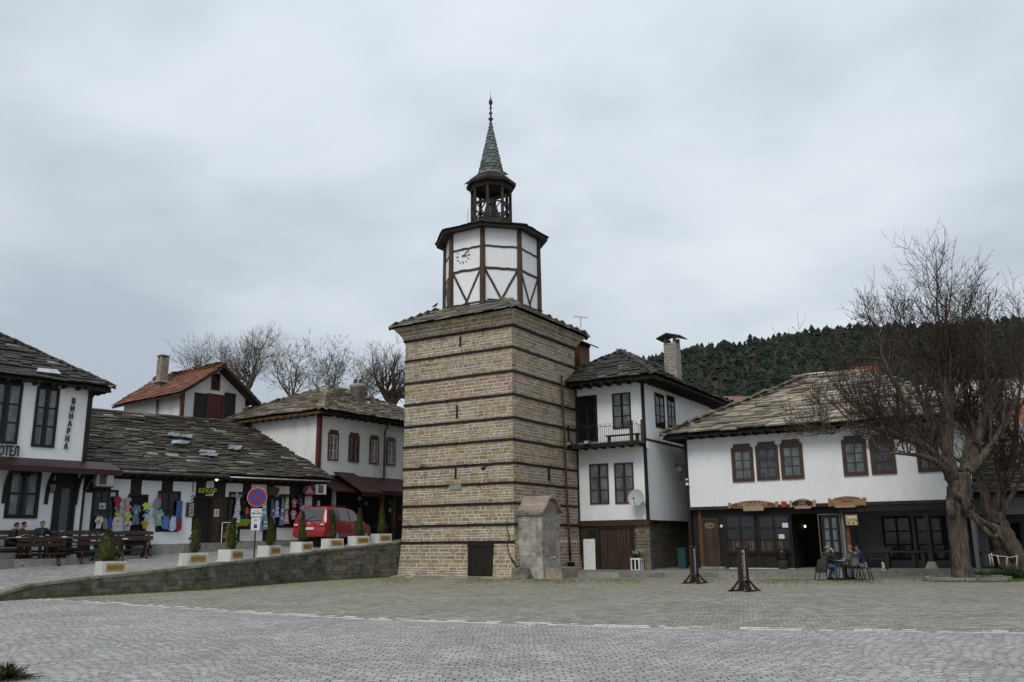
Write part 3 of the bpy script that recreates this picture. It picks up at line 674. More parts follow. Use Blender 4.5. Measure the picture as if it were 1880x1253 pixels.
# clock on the front-left face
kf = min(range(8), key=lambda k: (owall(k)[0].n-(-TB)).length); CW, cl = owall(kf)
cu, cz = CW.uz(850.5, 470.5)
ck_ = MB()
for i in range(12):
    a = R(30*i); r0, r1, hw = (.33, .43, .022 if i % 3 == 0 else .015)
    r0 -= .05 if i % 3 == 0 else 0
    s, c = math.sin(a), math.cos(a)
    ck_.prism([(cu+s*r0-c*hw, cz+c*r0+s*hw), (cu+s*r0+c*hw, cz+c*r0-s*hw), (cu+s*r1+c*hw, cz+c*r1-s*hw), (cu+s*r1-c*hw, cz+c*r1+s*hw)], CW, .004, .03)
dial = ck_.build('clock_dial', M['iron'], tw)
for a, ln, hw, nm in ((96, .30, .030, 'hour_hand'), (54, .44, .024, 'minute_hand')):
    h = MB(); s, c = math.sin(R(a)), math.cos(R(a)); h.prism([(cu-s*.08-c*hw*.6, cz-c*.08+s*hw*.6), (cu-s*.08+c*hw*.6, cz-c*.08-s*hw*.6), (cu+s*ln*.6+c*hw, cz+c*ln*.6-s*hw), (cu+s*ln, cz+c*ln), (cu+s*ln*.6-c*hw, cz+c*ln*.6+s*hw)], CW, .035, .05); h.build(nm, M['iron'], dial)
# octagon eaves and roof
e = MB(); ER = 3.02; EZ1 = 17.12
v = [octp(RO-.1,k,17.2) for k in range(8)]+[octp(ER,k,EZ1) for k in range(8)]+[octp(ER+.02,k,EZ1+.17) for k in range(8)]
e.add(v, [(k,8+k,8+(k+1)%8,(k+1)%8) for k in range(8)]+[(8+k,16+k,16+(k+1)%8,8+(k+1)%8) for k in range(8)])
e.build('octagon_eave', M['dark_wood'], tw)
e = MB(); rs = random.Random(9)
for k in range(8):
    slates(e, octp(ER+.06,k-1,EZ1+.16), octp(ER+.06,k,EZ1+.16), octp(1.1,k,18.0), octp(1.1,k-1,18.0), .2, .2, .3, .025, seed=500+k, jit=.02)
e.build('octagon_roof', M['slate'], tw)
# belfry
BR, B0, B1 = 1.06, 17.9, 20.42
b = MB(); b.add([octp(1.22,k,17.75) for k in range(8)]+[octp(1.1,k,18.28) for k in range(8)], [(k,(k+1)%8,8+(k+1)%8,8+k) for k in range(8)]+[tuple(range(8,16))]); b.build('belfry_floor', M['timber'], tw)
def bwall(k):
    A, B = octp(BR,k-1,0), octp(BR,k,0); W = Wall(A, (B-A).xy)
    if W.n.dot(Vector((A.x,A.y))-TC) < 0: W.n = -W.n
    return W, (B-A).length
for k in range(8):
    p = MB(); p.tube([octp(BR,k,B0), octp(BR-.02,k,B1)], .085, 6, smooth=False); p.build('belfry_post', M['timber'], tw)
    W, l = bwall(k); rl_ = MB()
    for z in (18.36, 19.25): rl_.wbox(W, .06, l-.06, -.03, .03, z-.035, z+.035)
    rl_.beam(W.pt(.08,0,18.36), W.pt(l-.08,0,19.25), .05, .06); rl_.beam(W.pt(l-.08,.012,18.36), W.pt(.08,.012,19.25), .05, .06)
    rl_.build('railing', M['timber'], tw)
rg_ = MB(); rg_.add([octp(BR+.1,k,20.12) for k in range(8)]+[octp(BR+.1,k,20.5) for k in range(8)]+[octp(BR-.12,k,20.12) for k in range(8)]+[octp(BR-.12,k,20.5) for k in range(8)],
    [(k,(k+1)%8,8+(k+1)%8,8+k) for k in range(8)]+[(16+(k+1)%8,16+k,24+k,24+(k+1)%8) for k in range(8)]+[(16+k,16+(k+1)%8,(k+1)%8,k) for k in range(8)])
rg_.add([octp(BR-.1,k,20.3) for k in range(8)], [tuple(range(8))]); rg_.build('belfry_frieze', M['timber'], tw)
bl = MB(); bl.lathe(tp(0,0,18.35), [(.62,0),(.58,.12),(.44,.4),(.36,.75),(.30,.95),(.12,1.1),(.08,1.25)], 20); bl.beam(tp(-.95,0,19.72), tp(.95,0,19.72), .12, .14); bl.build('bell', M['iron'], tw)
br = MB(); v = [octp(BR-.05,k,20.45) for k in range(8)]+[octp(1.37,k,20.36) for k in range(8)]+[octp(1.38,k,20.52) for k in range(8)]+[octp(.70,k,21.12) for k in range(8)]
br.add(v, [(k,8+k,8+(k+1)%8,(k+1)%8) for k in range(8)]+[(8+k,16+k,16+(k+1)%8,8+(k+1)%8) for k in range(8)]+[(16+k,24+k,24+(k+1)%8,16+(k+1)%8) for k in range(8)]+[tuple(range(24,32))]); br.build('belfry_roof', M['dark_wood'], tw)
ap = MB(); ap.add([octp(.80,k,21.02) for k in range(8)]+[octp(.66,k,21.28) for k in range(8)], [(k,(k+1)%8,8+(k+1)%8,8+k) for k in range(8)]+[tuple(range(8,16))]); ap.build('spire_collar', mat('collar_sheet', (.20,.17,.13), .6, .2), tw)
sp = MB(); SZ0, SZ1, SR = 21.2, 24.35, .66
def sr(t): return SR*(1-t)**1.06+.02
nseg = 16; rows_ = 15; rsp = random.Random(6)
core = [tp(0,0,0)]
for i in range(rows_):      # diagonal metal sheets
    t0, t1 = i/rows_, (i+1.25)/rows_; ns = 12
    for j in range(ns):
        a0 = 2*math.pi*(j+.42*i)/ns; a1 = a0+2*math.pi/ns*1.0; tw_ = .42*2*math.pi/ns*1.25
        o = rsp.uniform(.0,.02)
        def q(a, t, r): rr_ = sr(min(t,1))+r; return tp(rr_*math.cos(a), rr_*math.sin(a), SZ0+(SZ1-SZ0)*min(t,1))
        sp.hexa([q(a0+.03,t0,.03+o), q(a1,t0,.03+o), q(a1,t0,-.01), q(a0,t0,-.01), q(a0+tw_+.03,t1,.0+o), q(a1+tw_,t1,.0+o), q(a1+tw_,t1,-.02), q(a0+tw_,t1,-.02)])
sp.lathe(tp(0,0,SZ0), [(sr(i/12)*1.0,(SZ1-SZ0)*i/12) for i in range(13)], 16)
sp.build('spire', M['copper'], tw)
fn = MB(); fn.lathe(tp(0,0,24.28), [(.05,0),(.07,.08),(.15,.17),(.06,.27),(.045,.42),(.11,.52),(.045,.62),(.04,.76),(.085,.84),(.04,.93),(.05,1.0),(.10,1.12),(.12,1.22),(.06,1.36),(.02,1.48),(.008,1.62),(.006,1.95)], 10); fn.build('finial', M['iron'], tw)
# small lightning rod wire beside belfry
a = MB(); a.tube([octp(1.5,5,17.7), octp(1.5,5,18.75), octp(1.15,5,19.0)], .012, 4); a.build('wire', M['iron'], tw)
# birds
def bird(x, y, z, yaw, label):
    b = MB()
    Mx = Matrix.Translation((x,y,z)) @ Matrix.Rotation(yaw, 4, 'Z')
    def P(a,b_,c_): return Mx@Vector((a,b_,c_))
    b.tube([P(-.17,0,.05), P(-.08,0,.09), P(0,0,.13), P(.07,0,.19), P(.10,0,.235), P(.125,0,.245), P(.165,0,.235)], [.012,.04,.062,.055,.035,.032,.004], 8)
    b.tube([P(0,.02,.09), P(.01,.02,0)], .008, 4); b.tube([P(0,-.02,.09), P(.01,-.02,0)], .008, 4)
    tag(b.build('bird', cmat((.03,.03,.035)), origin=(x,y,z), rz=yaw), label, 'bird', 'birds perched on the clock tower')
bpy.context.view_layer.update()
def drop_on(parts, px, py):
    """first roof point met going down the picture column px from py"""
    obs = [o for o in tw.children if o.name.split('.')[0] in parts]
    for k in range(90):
        r = Vector(ray(px, py+k*.5)).normalized()
        for o in obs:
            Mi = PM[o].inverted(); h = o.ray_cast(Mi@Vector((0,0,EYE)), Mi.to_3x3()@r)
            if h[0]: return PM[o]@h[1]
for (px, py, pts_, yaw, lb) in ((799,552,('slab_roof',),0,'small dark bird perched at the left of the stone slab roof under the octagon'),(992,560,('slab_roof',),2.6,'small dark bird perched at the right of the stone slab roof under the octagon'),
        (934,404,('octagon_roof','octagon_eave'),1.5,'small dark bird perched on the octagon roof right of the belfry'),(858,306,('belfry_roof',),0,'small bird perched on the left rim of the belfry roof'),(928,308,('belfry_roof',),3,'small bird perched on the right rim of the belfry roof')):
    p = drop_on(pts_, px, py)
    if p: bird(p.x, p.y, p.z-.01, yaw, lb)
# flat slabs at the tower's foot
fl = MB(); rr = random.Random(2)
u = -.2
while u < TL+.1:
    wd = rr.uniform(.5,.9); fl.hexa([TW0.pt(u+.01,.62+rr.uniform(-.05,.05),.0), TW0.pt(u+wd-.01,.62+rr.uniform(-.05,.05),.0), TW0.pt(u+wd-.01,.05,.0), TW0.pt(u+.01,.05,.0), TW0.pt(u+.01,.60,.05), TW0.pt(u+wd-.01,.60,.06), TW0.pt(u+wd-.01,.05,.09), TW0.pt(u+.01,.05,.09)]); u += wd
tag(fl.build('footing_slabs', M['slab'], origin=(-3,42,0)), kind='structure')
# ------------------------------------------------------------------ fountain against the right face
ft = thing('stone_fountain', 'weathered stone wall fountain with arched gable top against the clock tower', 'fountain', tuple(TW1.pt(1.5,.9,0)), TW1.ang)
FU0, FU1, FW = .30, 1.92, 1.28
fb = MB(); rr = random.Random(31)
FL_ = Wall(TW1.pt(FU0,0,0), TA); FL_.n = -TB            # its left flank, u runs out of the tower
FF_ = Wall(TW1.pt(FU0,FW,0), TB); FF_.n = TA.copy()     # its front
for W, l, cols in ((FL_, FW, (0,.52,.78,1)), (FF_, FU1-FU0, (0,.5,1))):
    z = .42
    for i, h in enumerate((.55,.42,.38,.40,.30,.33)):
        for a, b in zip(cols, cols[1:]):
            d = rr.uniform(.0,.012); fb.wbox(W, a*l+.006, b*l-.006, -.12, d, z+.006, z+h-.004)
        z += h
FZ = z
fb.wbox(TW1, FU0+.03, FU1-.03, 0, FW-.03, 0, FZ)
fb.wbox(TW1, FU0-.09, FU1+.09, 0, FW+.08, 0, .40); fb.wbox(TW1, FU0-.04, FU1+.04, 0, FW+.035, .40, .47)
fb.build('masonry_block', M['fountain'], ft)
mid = (FU1-FU0)/2
def og(s, k=0.0):      # ogee gable profile
    w_ = mid+.16+k; pts = []
    for i in range(25):
        t = i/24; x = -w_+2*w_*t; a = abs(x)/w_; h = .66*(math.sqrt(max(0, 1-(a/.62)**2))*.62+.38 if a < .45 else (.806*(1-(a-.45)/.55)**2.1)); pts.append((mid+x, FZ+.04+h*.98+s))
    return pts
tym = MB(); tym.prism([(.03,FZ)]+[(max(.03,min(2*mid-.03,u)), z) for u, z in og(-.06)]+[(2*mid-.03,FZ)], FF_, -.1, -.005); tym.build('tympanum', M['pinkstone'], ft)
tp_ = MB(); A_ = og(0); B_ = og(.14)
n = len(A_)
for i in range(n-1):
    for w0, w1, zz_ in ((-FW, .16, 0),):
        a, b, c, d = A_[i], A_[i+1], B_[i+1], B_[i]
        tp_.hexa([FF_.pt(a[0],w1,a[1]), FF_.pt(b[0],w1,b[1]), FF_.pt(b[0],w0,b[1]), FF_.pt(a[0],w0,a[1]), FF_.pt(d[0],w1,d[1]), FF_.pt(c[0],w1,c[1]), FF_.pt(c[0],w0,c[1]), FF_.pt(d[0],w0,d[1])])
tp_.wbox(FL_, 0, FW+.12, -.05, .13, FZ-.04, FZ+.1)
tp_.build('arched_roof', M['pinkstone'], ft)
ph = MB(); ph.wbox(FF_, mid-.42, mid+.42, 0, .018, .98, 1.72); ph.build('pink_slab', M['pinkstone'], ft)
lm = MB(); lm.lathe(FF_.pt(mid,0.0,.85), [(.03,0),(.03,.05)], 8); lm.tube([FF_.pt(mid,0,.9), FF_.pt(mid,.18,.9), FF_.pt(mid,.2,.82)], .025, 6); lm.build('spout', M['zinc'], ft)
tr = MB(); t0, t1, w0, w1 = .02, 1.6, .1, .92
tr.wbox(FF_, t0, t1, w0, w1, 0, .12)
for q in ((t0, t1, w1-.14, w1), (t0, t1, w0, w0+.12), (t0, t0+.14, w0+.12, w1-.14), (t1-.14, t1, w0+.12, w1-.14)): tr.wbox(FF_, q[0], q[1], q[2], q[3], .12, .46)
tr.wbox(FF_, t0+.13, t1-.13, w0+.1, w1-.13, .12, .34)
tr.build('trough', M['pinkstone'], ft)
# rubble stub beside the fountain
rb_ = MB(); rb_.hexa([TW1.pt(-.25,.75,0), TW1.pt(.25,.9,0), TW1.pt(.25,0,0), TW1.pt(-.3,0,0), TW1.pt(-.1,.5,.40), TW1.pt(.2,.65,.46), TW1.pt(.22,0,.5), TW1.pt(-.2,0,.45)])
rb_.build('footing_stone', M['footstone'], tw)
# drain pipe down the tower's right face
dp = MB()
u1_, zt = TW1.uz(1028, 700); ub, zb = TW1.uz(1041, 1035)
pts = [TW1.uz(1026,690), TW1.uz(1031,800), TW1.uz(1035,900), TW1.uz(1039,975), TW1.uz(1042,1030)]
dp.tube([TW1.pt(u,.16,z) for u, z in pts], .055, 8)
tag(dp.build('drain_pipe', M['rust'], origin=tuple(TW1.pt(pts[-1][0],.16,.1))), 'thin rusty brown drain pipe running down the right face of the clock tower', 'drain pipe')
# dark bucket between fountain and pipe
bk = MB(); c = TW1.pt(TW1.uz(1033,1030)[0], .45, 0); c.z = .2
bk.lathe(c, [(.16,0),(.20,.38),(.215,.40),(.19,.40),(.15,.06)], 14); tag(bk.build('bucket', cmat((.02,.025,.03),.5), origin=tuple(c)), 'dark bucket standing between the fountain and the drain pipe', 'bucket')
# climbing rose canes on the corner
vn = MB(); rv = random.Random(12)
base = TW0.pt(TL+.05,.12,.35)
for pts in ([(951,1035),(938,1020),(934,1000),(937,985),(931,965),(936,950)],[(951,1040),(942,1028),(936,1012)]):
    q = []
    for px, py in pts: u, z = TW0.uz(px, py); q.append(TW0.pt(min(u,TL+.15),.12+rv.uniform(0,.04),max(.05,z)))
    vn.tube(q, .022, 5)
tag(vn.build('climbing_stem', M['rust'], origin=tuple(base)), 'thin bare reddish climbing stem at the lower right corner of the tower front', 'vine')
# TV antenna standing behind the tower eave
# ================================================================== BALCONY HOUSE right of the tower
def hip_roof(parent, c, ex, ey, x0, x1, y0, y1, ez, slope, matl, expo, wmin, wmax, th, seed, ridge_dir='x', thick=.12, woodm='dark_wood', sag=0.0, soffit=True, faces='flrb', rw=.5, skew=0.0, gap=.012):
    """hip roof over a rectangle in the frame c (origin), ex, ey (2D unit vectors); eave rectangle x0..x1, y0..y1 at height ez"""
    def P(x, y, z): q = Vector(c[:2])+ex*x+ey*y; return Vector((q.x, q.y, z))
    half = (y1-y0)/2 if ridge_dir == 'x' else (x1-x0)/2; H_ = half*slope; rz_ = ez+H_
    if ridge_dir == 'x': r0, r1 = P(x0+half, y0+half, rz_), P(x1-half, y0+half, rz_)
    else: r0, r1 = P(x0+half, y0+half, rz_), P(x0+half, y1-half, rz_)
    a, b, c_, d = P(x0,y0,ez), P(x1,y0,ez), P(x1,y1,ez), P(x0,y1,ez)
    mb = MB(); k = dict(skew=skew, gap=gap, expo=expo, wmin=wmin, wmax=wmax, th=th, sag=sag)
    if ridge_dir == 'x':
        slates(mb, a, b, r1, r0, seed=seed, **k); slates(mb, b, c_, r1, r1, seed=seed+1, **k); slates(mb, c_, d, r0, r1, seed=seed+2, **k); slates(mb, d, a, r0, r0, seed=seed+3, **k)
        hips = ((a,r0),(b,r1),(c_,r1),(d,r0),(r0,r1))
    else:
        slates(mb, a, b, r0, r0, seed=seed, **k); slates(mb, b, c_, r1, r0, seed=seed+1, **k); slates(mb, c_, d, r1, r1, seed=seed+2, **k); slates(mb, d, a, r0, r1, seed=seed+3, **k)
        hips = ((a,r0),(b,r0),(c_,r1),(d,r1),(r0,r1))
    up = Vector((0,0,th*1.2))
    for i, (p, q) in enumerate(hips): ridge_slabs(mb, p+up, q+up, rw, th, seed=seed+10+i)
    rf = mb.build('slab_roof', matl, parent)
    ev = MB(); z0, z1 = ez-thick-.03, ez-.035
    ev.slab([tuple(P(x0+.06,y0+.06,0).xy), tuple(P(x1-.06,y0+.06,0).xy), tuple(P(x1-.06,y1-.06,0).xy), tuple(P(x0+.06,y1-.06,0).xy)], z0+.06, z1)
    n = int((x1-x0)/.55)
    for i in range(n+1):
        x = x0+.12+(x1-x0-.24)*i/n
        for yy0, yy1 in ((y0+.02, y0+1.1), (y1-1.1, y1-.02)):
            ev.hexa([P(x-.05,yy0,z0-.04),P(x+.05,yy0,z0-.04),P(x+.05,yy1,z0-.04),P(x-.05,yy1,z0-.04),P(x-.05,yy0,z0+.06),P(x+.05,yy0,z0+.06),P(x+.05,yy1,z0+.06),P(x-.05,yy1,z0+.06)])
    n = int((y1-y0)/.55)
    for i in range(n+1):
        y = y0+.12+(y1-y0-.24)*i/n
        for xx0, xx1 in ((x0+.02, x0+1.1), (x1-1.1, x1-.02)):
            ev.hexa([P(xx0,y-.05,z0-.045),P(xx1,y-.05,z0-.045),P(xx1,y+.05,z0-.045),P(xx0,y+.05,z0-.045),P(xx0,y-.05,z0+.059),P(xx1,y-.05,z0+.059),P(xx1,y+.05,z0+.059),P(xx0,y+.05,z0+.059)])
    ev.build('eaves', M[woodm], parent)
    return rf, P, (r0, r1)
bh = thing('balcony_house', 'white two storey house with balcony and dark slab roof adjoining the clock tower', 'house', (3.3,45.4,0), math.atan2(TA.y, TA.x))
BF = Wall((3.3,45.4), TA)
bw = BF.uz(1186, 850)[0]
BS = Wall(BF.pt(bw,0,0), TB); BS.n = TA.copy()
blen = BS.uz(1303, 760)[0]
zw0 = BF.uz(1130, 956)[1]; zw1 = BF.uz(1120, 704)[1]+.35
b = MB(); b.slab([tuple(BF.pt(0,0,0).xy), tuple(BF.pt(bw,0,0).xy), tuple(BS.pt(blen,0,0).xy), tuple((BS.pt(blen,0,0)-Vector((*(TA*bw),0))).xy)], zw0, zw1); b.build('upper_wall', M['white'], bh)
# ground floor: stone recessed under the side, timber front
g = MB(); g.cm = 1
IN = .55
q = [BF.pt(.02,-.12,0), BF.pt(bw-.02,-.12,0), BS.pt(.3,-.05,0), BS.pt(.5,-IN,0), BS.pt(blen,-IN,0), BS.pt(blen,-bw,0), BF.pt(0,-2,0)]
g.slab([tuple(p.xy) for p in q], 0, zw0)
g.cm = 0; W = Wall(BS.pt(.5,-IN,0), TB); W.n = TA.copy()
masonry(g, lambda u, w_, z: W.pt(u,w_,z), 0, blen-.5, .1, zw0-.02, .07,.14,.15,.4,.012,.035, seed=71)
g.cm = 0; u0, u1, _, _ = BF.rect(1166, 1188, 970, 1044)
masonry(g, lambda u, w_, z: BF.pt(u,w_-.11,z), u0, bw, .12, zw0-.25, .08,.18,.2,.5,.012,.05, seed=72)
g.build('stone_base', [M['wallstone2'] if 'wallstone2' in M else islandmat('house_base_stone', [(0,(.12,.10,.075)),(.5,(.20,.165,.12)),(1,(.15,.135,.115))], .9, .35, 6, .5), M['mortar_dark']], bh)
# beams under jetty
jb = MB(); jb.wbox(BF, -.05, bw+.05, -.2, .07, zw0-.26, zw0+.02); jb.build('jetty_beam', M['brown_wood'], bh)
jb = MB(); n = 9
for i in range(n): u = .4+(blen-.6)*i/(n-1); jb.wbox(BS, u, u+.13, -IN-.1, -.02, zw0-.17, zw0-.02)
jb.build('joists', M['timber'], bh)
fz = .14
u = lambda x, y=1000: BF.uz(x, y)[0]
pn = MB(); pn.wbox(BF, .02, u(1166), -.2, -.02, fz, zw0-.25); pn.build('boarded_front', M['door_wood'], bh)
gd = MB(); ga, gb, gz1 = u(1103), u(1157), BF.uz(1130, 972)[1]
n = 9
for i in range(n):
    a = ga+(gb-ga)*i/n; gd.wbox(BF, a+.008, a+(gb-ga)/n-.008, -.05, .02+(.006 if i % 2 else 0), fz+.02, gz1)
gdo = gd.build('garage_door', M['door_wood'], bh)
h = MB(); h.lathe(BF.pt((ga+gb)/2+.05,.05,1.3), [(.03,0),(.03,.05)], 8); h.build('handle', M['iron'], gdo)
for a in (ga-.14, gb): 
    p = MB(); p.wbox(BF, a, a+.14, -.1, .045, fz, zw0-.25); p.build('door_post', M['dark_wood'], bh)
p = MB(); p.wbox(BF, ga-.14, gb+.14, -.1, .05, gz1, gz1+.14); p.build('lintel', M['dark_wood'], bh)
p = MB(); r = BF.rect(1078,1094,973,986); p.wbox(BF, r[0], r[1], -.04, .0, r[2], r[3]); p.build('small_window', M['interior'], bh)
zf_ = BF.uz(1120, 706)[1]; p = MB(); p.wbox(BF, -.05, bw+.04, -.1, .045, zf_, zf_+.5); p.wbox(BS, .02, blen, -.1, .04, zf_+.02, zf_+.5); p.build('eave_frieze', M['black_wood'], bh)
# corner posts, thin beams
for uu in (0.0, bw):
    p = MB()
    if uu: p.wbox(BF, bw-.10, bw+.035, -.10, .035, zw0-.25, zw1-.2)
    else: p.wbox(BF, -.02, .10, -.10, .03, 0, zw1-.2)
    p.build('corner_post', M['dark_wood'], bh)
z_ = BS.uz(1230, 817)[1]; p = MB(); p.wbox(BS, .03, blen, -.02, .025, z_-.06, z_+.06); p.build('string_beam', M['beam'], bh)
# windows
for (xl,xr,yt,yb) in ((1083,1118,852,926),(1129,1164,850,925),(1125,1158.5,722,787)):
    window(bh, BF, BF.rect(xl,xr,yt,yb), M['brown_wood'] if yt > 800 else M['dark_wood'], 2, 3, .07, .045, cur='sides', cw=.42, dep=.05)
for (xl,xr,yt,yb) in ((1202.5,1219,724,786),(1225,1238.5,728,787)):
    window(bh, BS, BS.rect(xl,xr,yt,yb), M['dark_wood'], 2, 3, .06, .04, cur='all', dep=.05, cw=.5, curm=M['curtain_brown'])
# balcony door
r = BF.rect(1061,1097,727,812); window(bh, BF, (r[0], r[1], r[2], r[3]), M['dark_wood'], 2, 3, .10, .05, name='balcony_door', dep=.05)
# balcony
zb = BF.uz(1115, 818)[1]; u0b = u(1040, 815)+.0; D_ = .95
BO = BF.off(D_); ul = BO.uz(1041, 815)[0]; ur = bw+.0
bf = MB(); zf = BO.uz(1110, 814)[1]-.02
bf.wbox(BF, ul, ur+.02, 0, D_, zf-.05, zf)
for i in range(8): uu = ul+.1+(ur-ul-.3)*i/7; bf.wbox(BF, uu, uu+.12, -.01, D_+.08, zf-.17, zf-.052)
bf.wbox(BF, ul-.03, ur+.05, D_-.04, D_+.04, zf-.16, zf+.03)
bal = bf.build('balcony', M['dark_wood'], bh)
rh = .86; rl_ = MB()
n = int((ur-ul)/.115)
for i in range(n+1):
    x = ul+(ur-ul)*i/n; rl_.tube([BF.pt(x,D_-.02,zf), BF.pt(x,D_-.02,zf+rh)], .009, 4, smooth=False)
n2 = n//2
for i in range(n2):      # looped heads
    x0 = ul+(ur-ul)*i/n2; x1 = ul+(ur-ul)*(i+1)/n2; rl_.tube([BF.pt(x0+(x1-x0)*(.5-.5*math.cos(t*math.pi/5)),D_-.02,zf+rh+.14*math.sin(t*math.pi/5)) for t in range(6)], .009, 4, smooth=False)
for z in (zf+.06, zf+rh): rl_.tube([BF.pt(ul,D_-.02,z), BF.pt(ur,D_-.02,z)], .015, 5)
for xx in (ul, ur):
    for i in range(8): y = (D_-.02)*i/7; rl_.tube([BF.pt(xx,y,zf), BF.pt(xx,y,zf+rh)], .009, 4, smooth=False)
    for z in (zf+.06, zf+rh): rl_.tube([BF.pt(xx,0,z), BF.pt(xx,D_-.02,z)], .015, 5)
rl_.build('balcony_railing', M['iron'], bal)
for xx in (BO.uz(1159,800)[0], BO.uz(1180,800)[0], ul+.05):
    p = MB(); p.wbox(BF, xx-.07, xx+.07, D_-.09, D_+.05, zf-.12, zf+rh+.18); p.build('balcony_post', M['timber'], bal)
# bench on balcony, floodlights
t = MB(); bu0, bu1 = BO.uz(1107,800)[0], BO.uz(1168,800)[0]; t.wbox(BF, bu0, bu1, .35, .7, zf+.38, zf+.43)
for x in (bu0+.1, bu1-.16): t.wbox(BF, x, x+.06, .38, .66, zf, zf+.38)
tag(t.build('bench', M['timber'], origin=tuple(BF.pt((bu0+bu1)/2,.5,zf)), rz=BF.ang), 'low grey wooden bench standing on the balcony behind its railing', 'bench')
for i, px in enumerate((1046,1079)):
    c = BO.pt(BO.uz(px,809)[0], .12, zf+.03); t = MB(); t.wbox(Wall(c,TA), -.16, .16, -.08, .05, zf+.0, zf+.22); t.cm = 1; t.wbox(Wall(c,TA), -.12, .12, .051, .056, zf+.04, zf+.18)
    tag(t.build('floodlight', [M['iron'], M['zinc']], origin=tuple(c), rz=BF.ang), ['square grey floodlight at the left end of the balcony edge','square grey floodlight on the balcony edge below the balcony door'][i], 'floodlight', 'floodlights on the balcony edge')
# roof
ze = at(1030, 700, 45).z
OV = 1.15
exl = -BF.uz(1030,700)[0] if False else .75
HR, PB, rr_ = hip_roof(bh, BF.pt(0,0,0), TA, TB, -1.42, bw+OV, -OV, blen+1.3, BF.off(OV).uz(1110,697)[1], .64, M['slate'], .28, .3, .75, .055, 700, ridge_dir='y', sag=.0)
# chimney of banded brick
def chimney(parent, base, w, d, h, matl, cap='slab', rz=0.0, seed=1):
    mb = MB(); Wc = Wall(base, (math.cos(rz), math.sin(rz))); z0 = base.z
    mb.cm = 1; mb.wbox(Wc, -w/2+.02, w/2-.02, -d/2+.02, d/2-.02, z0, z0+h); mb.cm = 0
    for (P, dd, nn, l) in ((Wc.pt(-w/2,d/2-.02,0), Wc.d, Wc.n, w), (Wc.pt(w/2-.02,d/2,0), -Wc.n, Wc.d, d), (Wc.pt(-w/2+.02,-d/2,0), Wc.n, -Wc.d, d)):
        Q = Wall(P, dd); Q.n = nn; masonry(mb, lambda u_, w_, z, Q=Q: Q.pt(u_,w_,z), 0, l, z0, z0+h, .06,.085,.16,.30,.006,.02, seed=seed, wob=.004)
    o = mb.build('chimney', [matl, M['mortar']], parent)
    c = MB()
    if cap == 'slab':
        for sx_ in (-1, 1):
            for sy_ in (-1, 1): x, y = sx_*(w/2-.10), sy_*(d/2-.10); c.wbox(Wc, x-.08, x+.08, y-.08, y+.08, z0+h, z0+h+.28)
        A = [Wc.pt(-w/2-.35,-d/2-.2,z0+h+.26), Wc.pt(w/2+.35,-d/2-.2,z0+h+.26), Wc.pt(w/2+.35,d/2+.2,z0+h+.26), Wc.pt(-w/2-.35,d/2+.2,z0+h+.26)]
        r0, r1 = Wc.pt(-.1,-d/2-.2,z0+h+.50), Wc.pt(-.1,d/2+.2,z0+h+.50); up = Vector((0,0,.06))
        c.hexa([A[0], r0, r1, A[3], A[0]+up, r0+up, r1+up, A[3]+up]); c.hexa([r0, A[1], A[2], r1, r0+up, A[1]+up, A[2]+up, r1+up])
    c.build('chimney_cap', M['slate'], o)
    return o
bp = at(1236, 678, 47.5); chimney(bh, Vector((bp.x, bp.y, bp.z-.6)), .72, .72, at(1236,632,47.5).z-bp.z+.6, M['brick'], rz=BF.ang, seed=5)
# roof dormer against the tower
dm = MB(); r = at(1056,648,47.2); W = Wall((at(1046,640,47.2).x, 47.2), TA); a, bb = 0, .62; z0, z1 = at(1055,664,47.2).z-.4, at(1055,634,47.2).z
dm.wbox(W, -.6, bb, -1.2, 0, z0, z1); do = dm.build('dormer', M['orange_wood'], bh)
rm = MB(); up = Vector((0,0,.07)); 
A_, B_, C_, D_2 = W.pt(-.9,.3,z1+.18), W.pt(.55,.3,z1+.20), W.pt(.55,-1.6,z1+.20), W.pt(-.9,-1.6,z1+.18); rm.hexa([A_,B_,C_,D_2,A_+up,B_+up,C_+up,D_2+up])
A_, B_, C_, D_2 = W.pt(.5,.3,z1+.22), W.pt(1.0,.3,z1-.02), W.pt(1.0,-1.6,z1-.02), W.pt(.5,-1.6,z1+.22); rm.hexa([A_,B_,C_,D_2,A_+up,B_+up,C_+up,D_2+up]); rm.wbox(W,-.7,.66,-1.25,.04,z1,z1+.17)
rm.build('dormer_roof', M['dark_wood'], do)
# antenna
an = MB(); c = at(1067, 618, 47.0); zt = at(1067,583,47.0).z; an.tube([(c.x,c.y,c.z-.2),(c.x,c.y,zt)], .018, 5)
W = Wall((c.x,c.y), (.9,.43)); an.tube([W.pt(-.45,0,zt), W.pt(.45,0,zt+.03)], .01, 4)
for i in range(5): x = -.4+.2*i; an.tube([W.pt(x,-.3+.03*i,zt+.01), W.pt(x,.3-.03*i,zt+.01)], .008, 4)
tag(an.build('television_antenna', M['iron'], origin=(c.x,c.y,c.z-.2)), 'thin television antenna on the balcony house roof beside the tower', 'antenna')
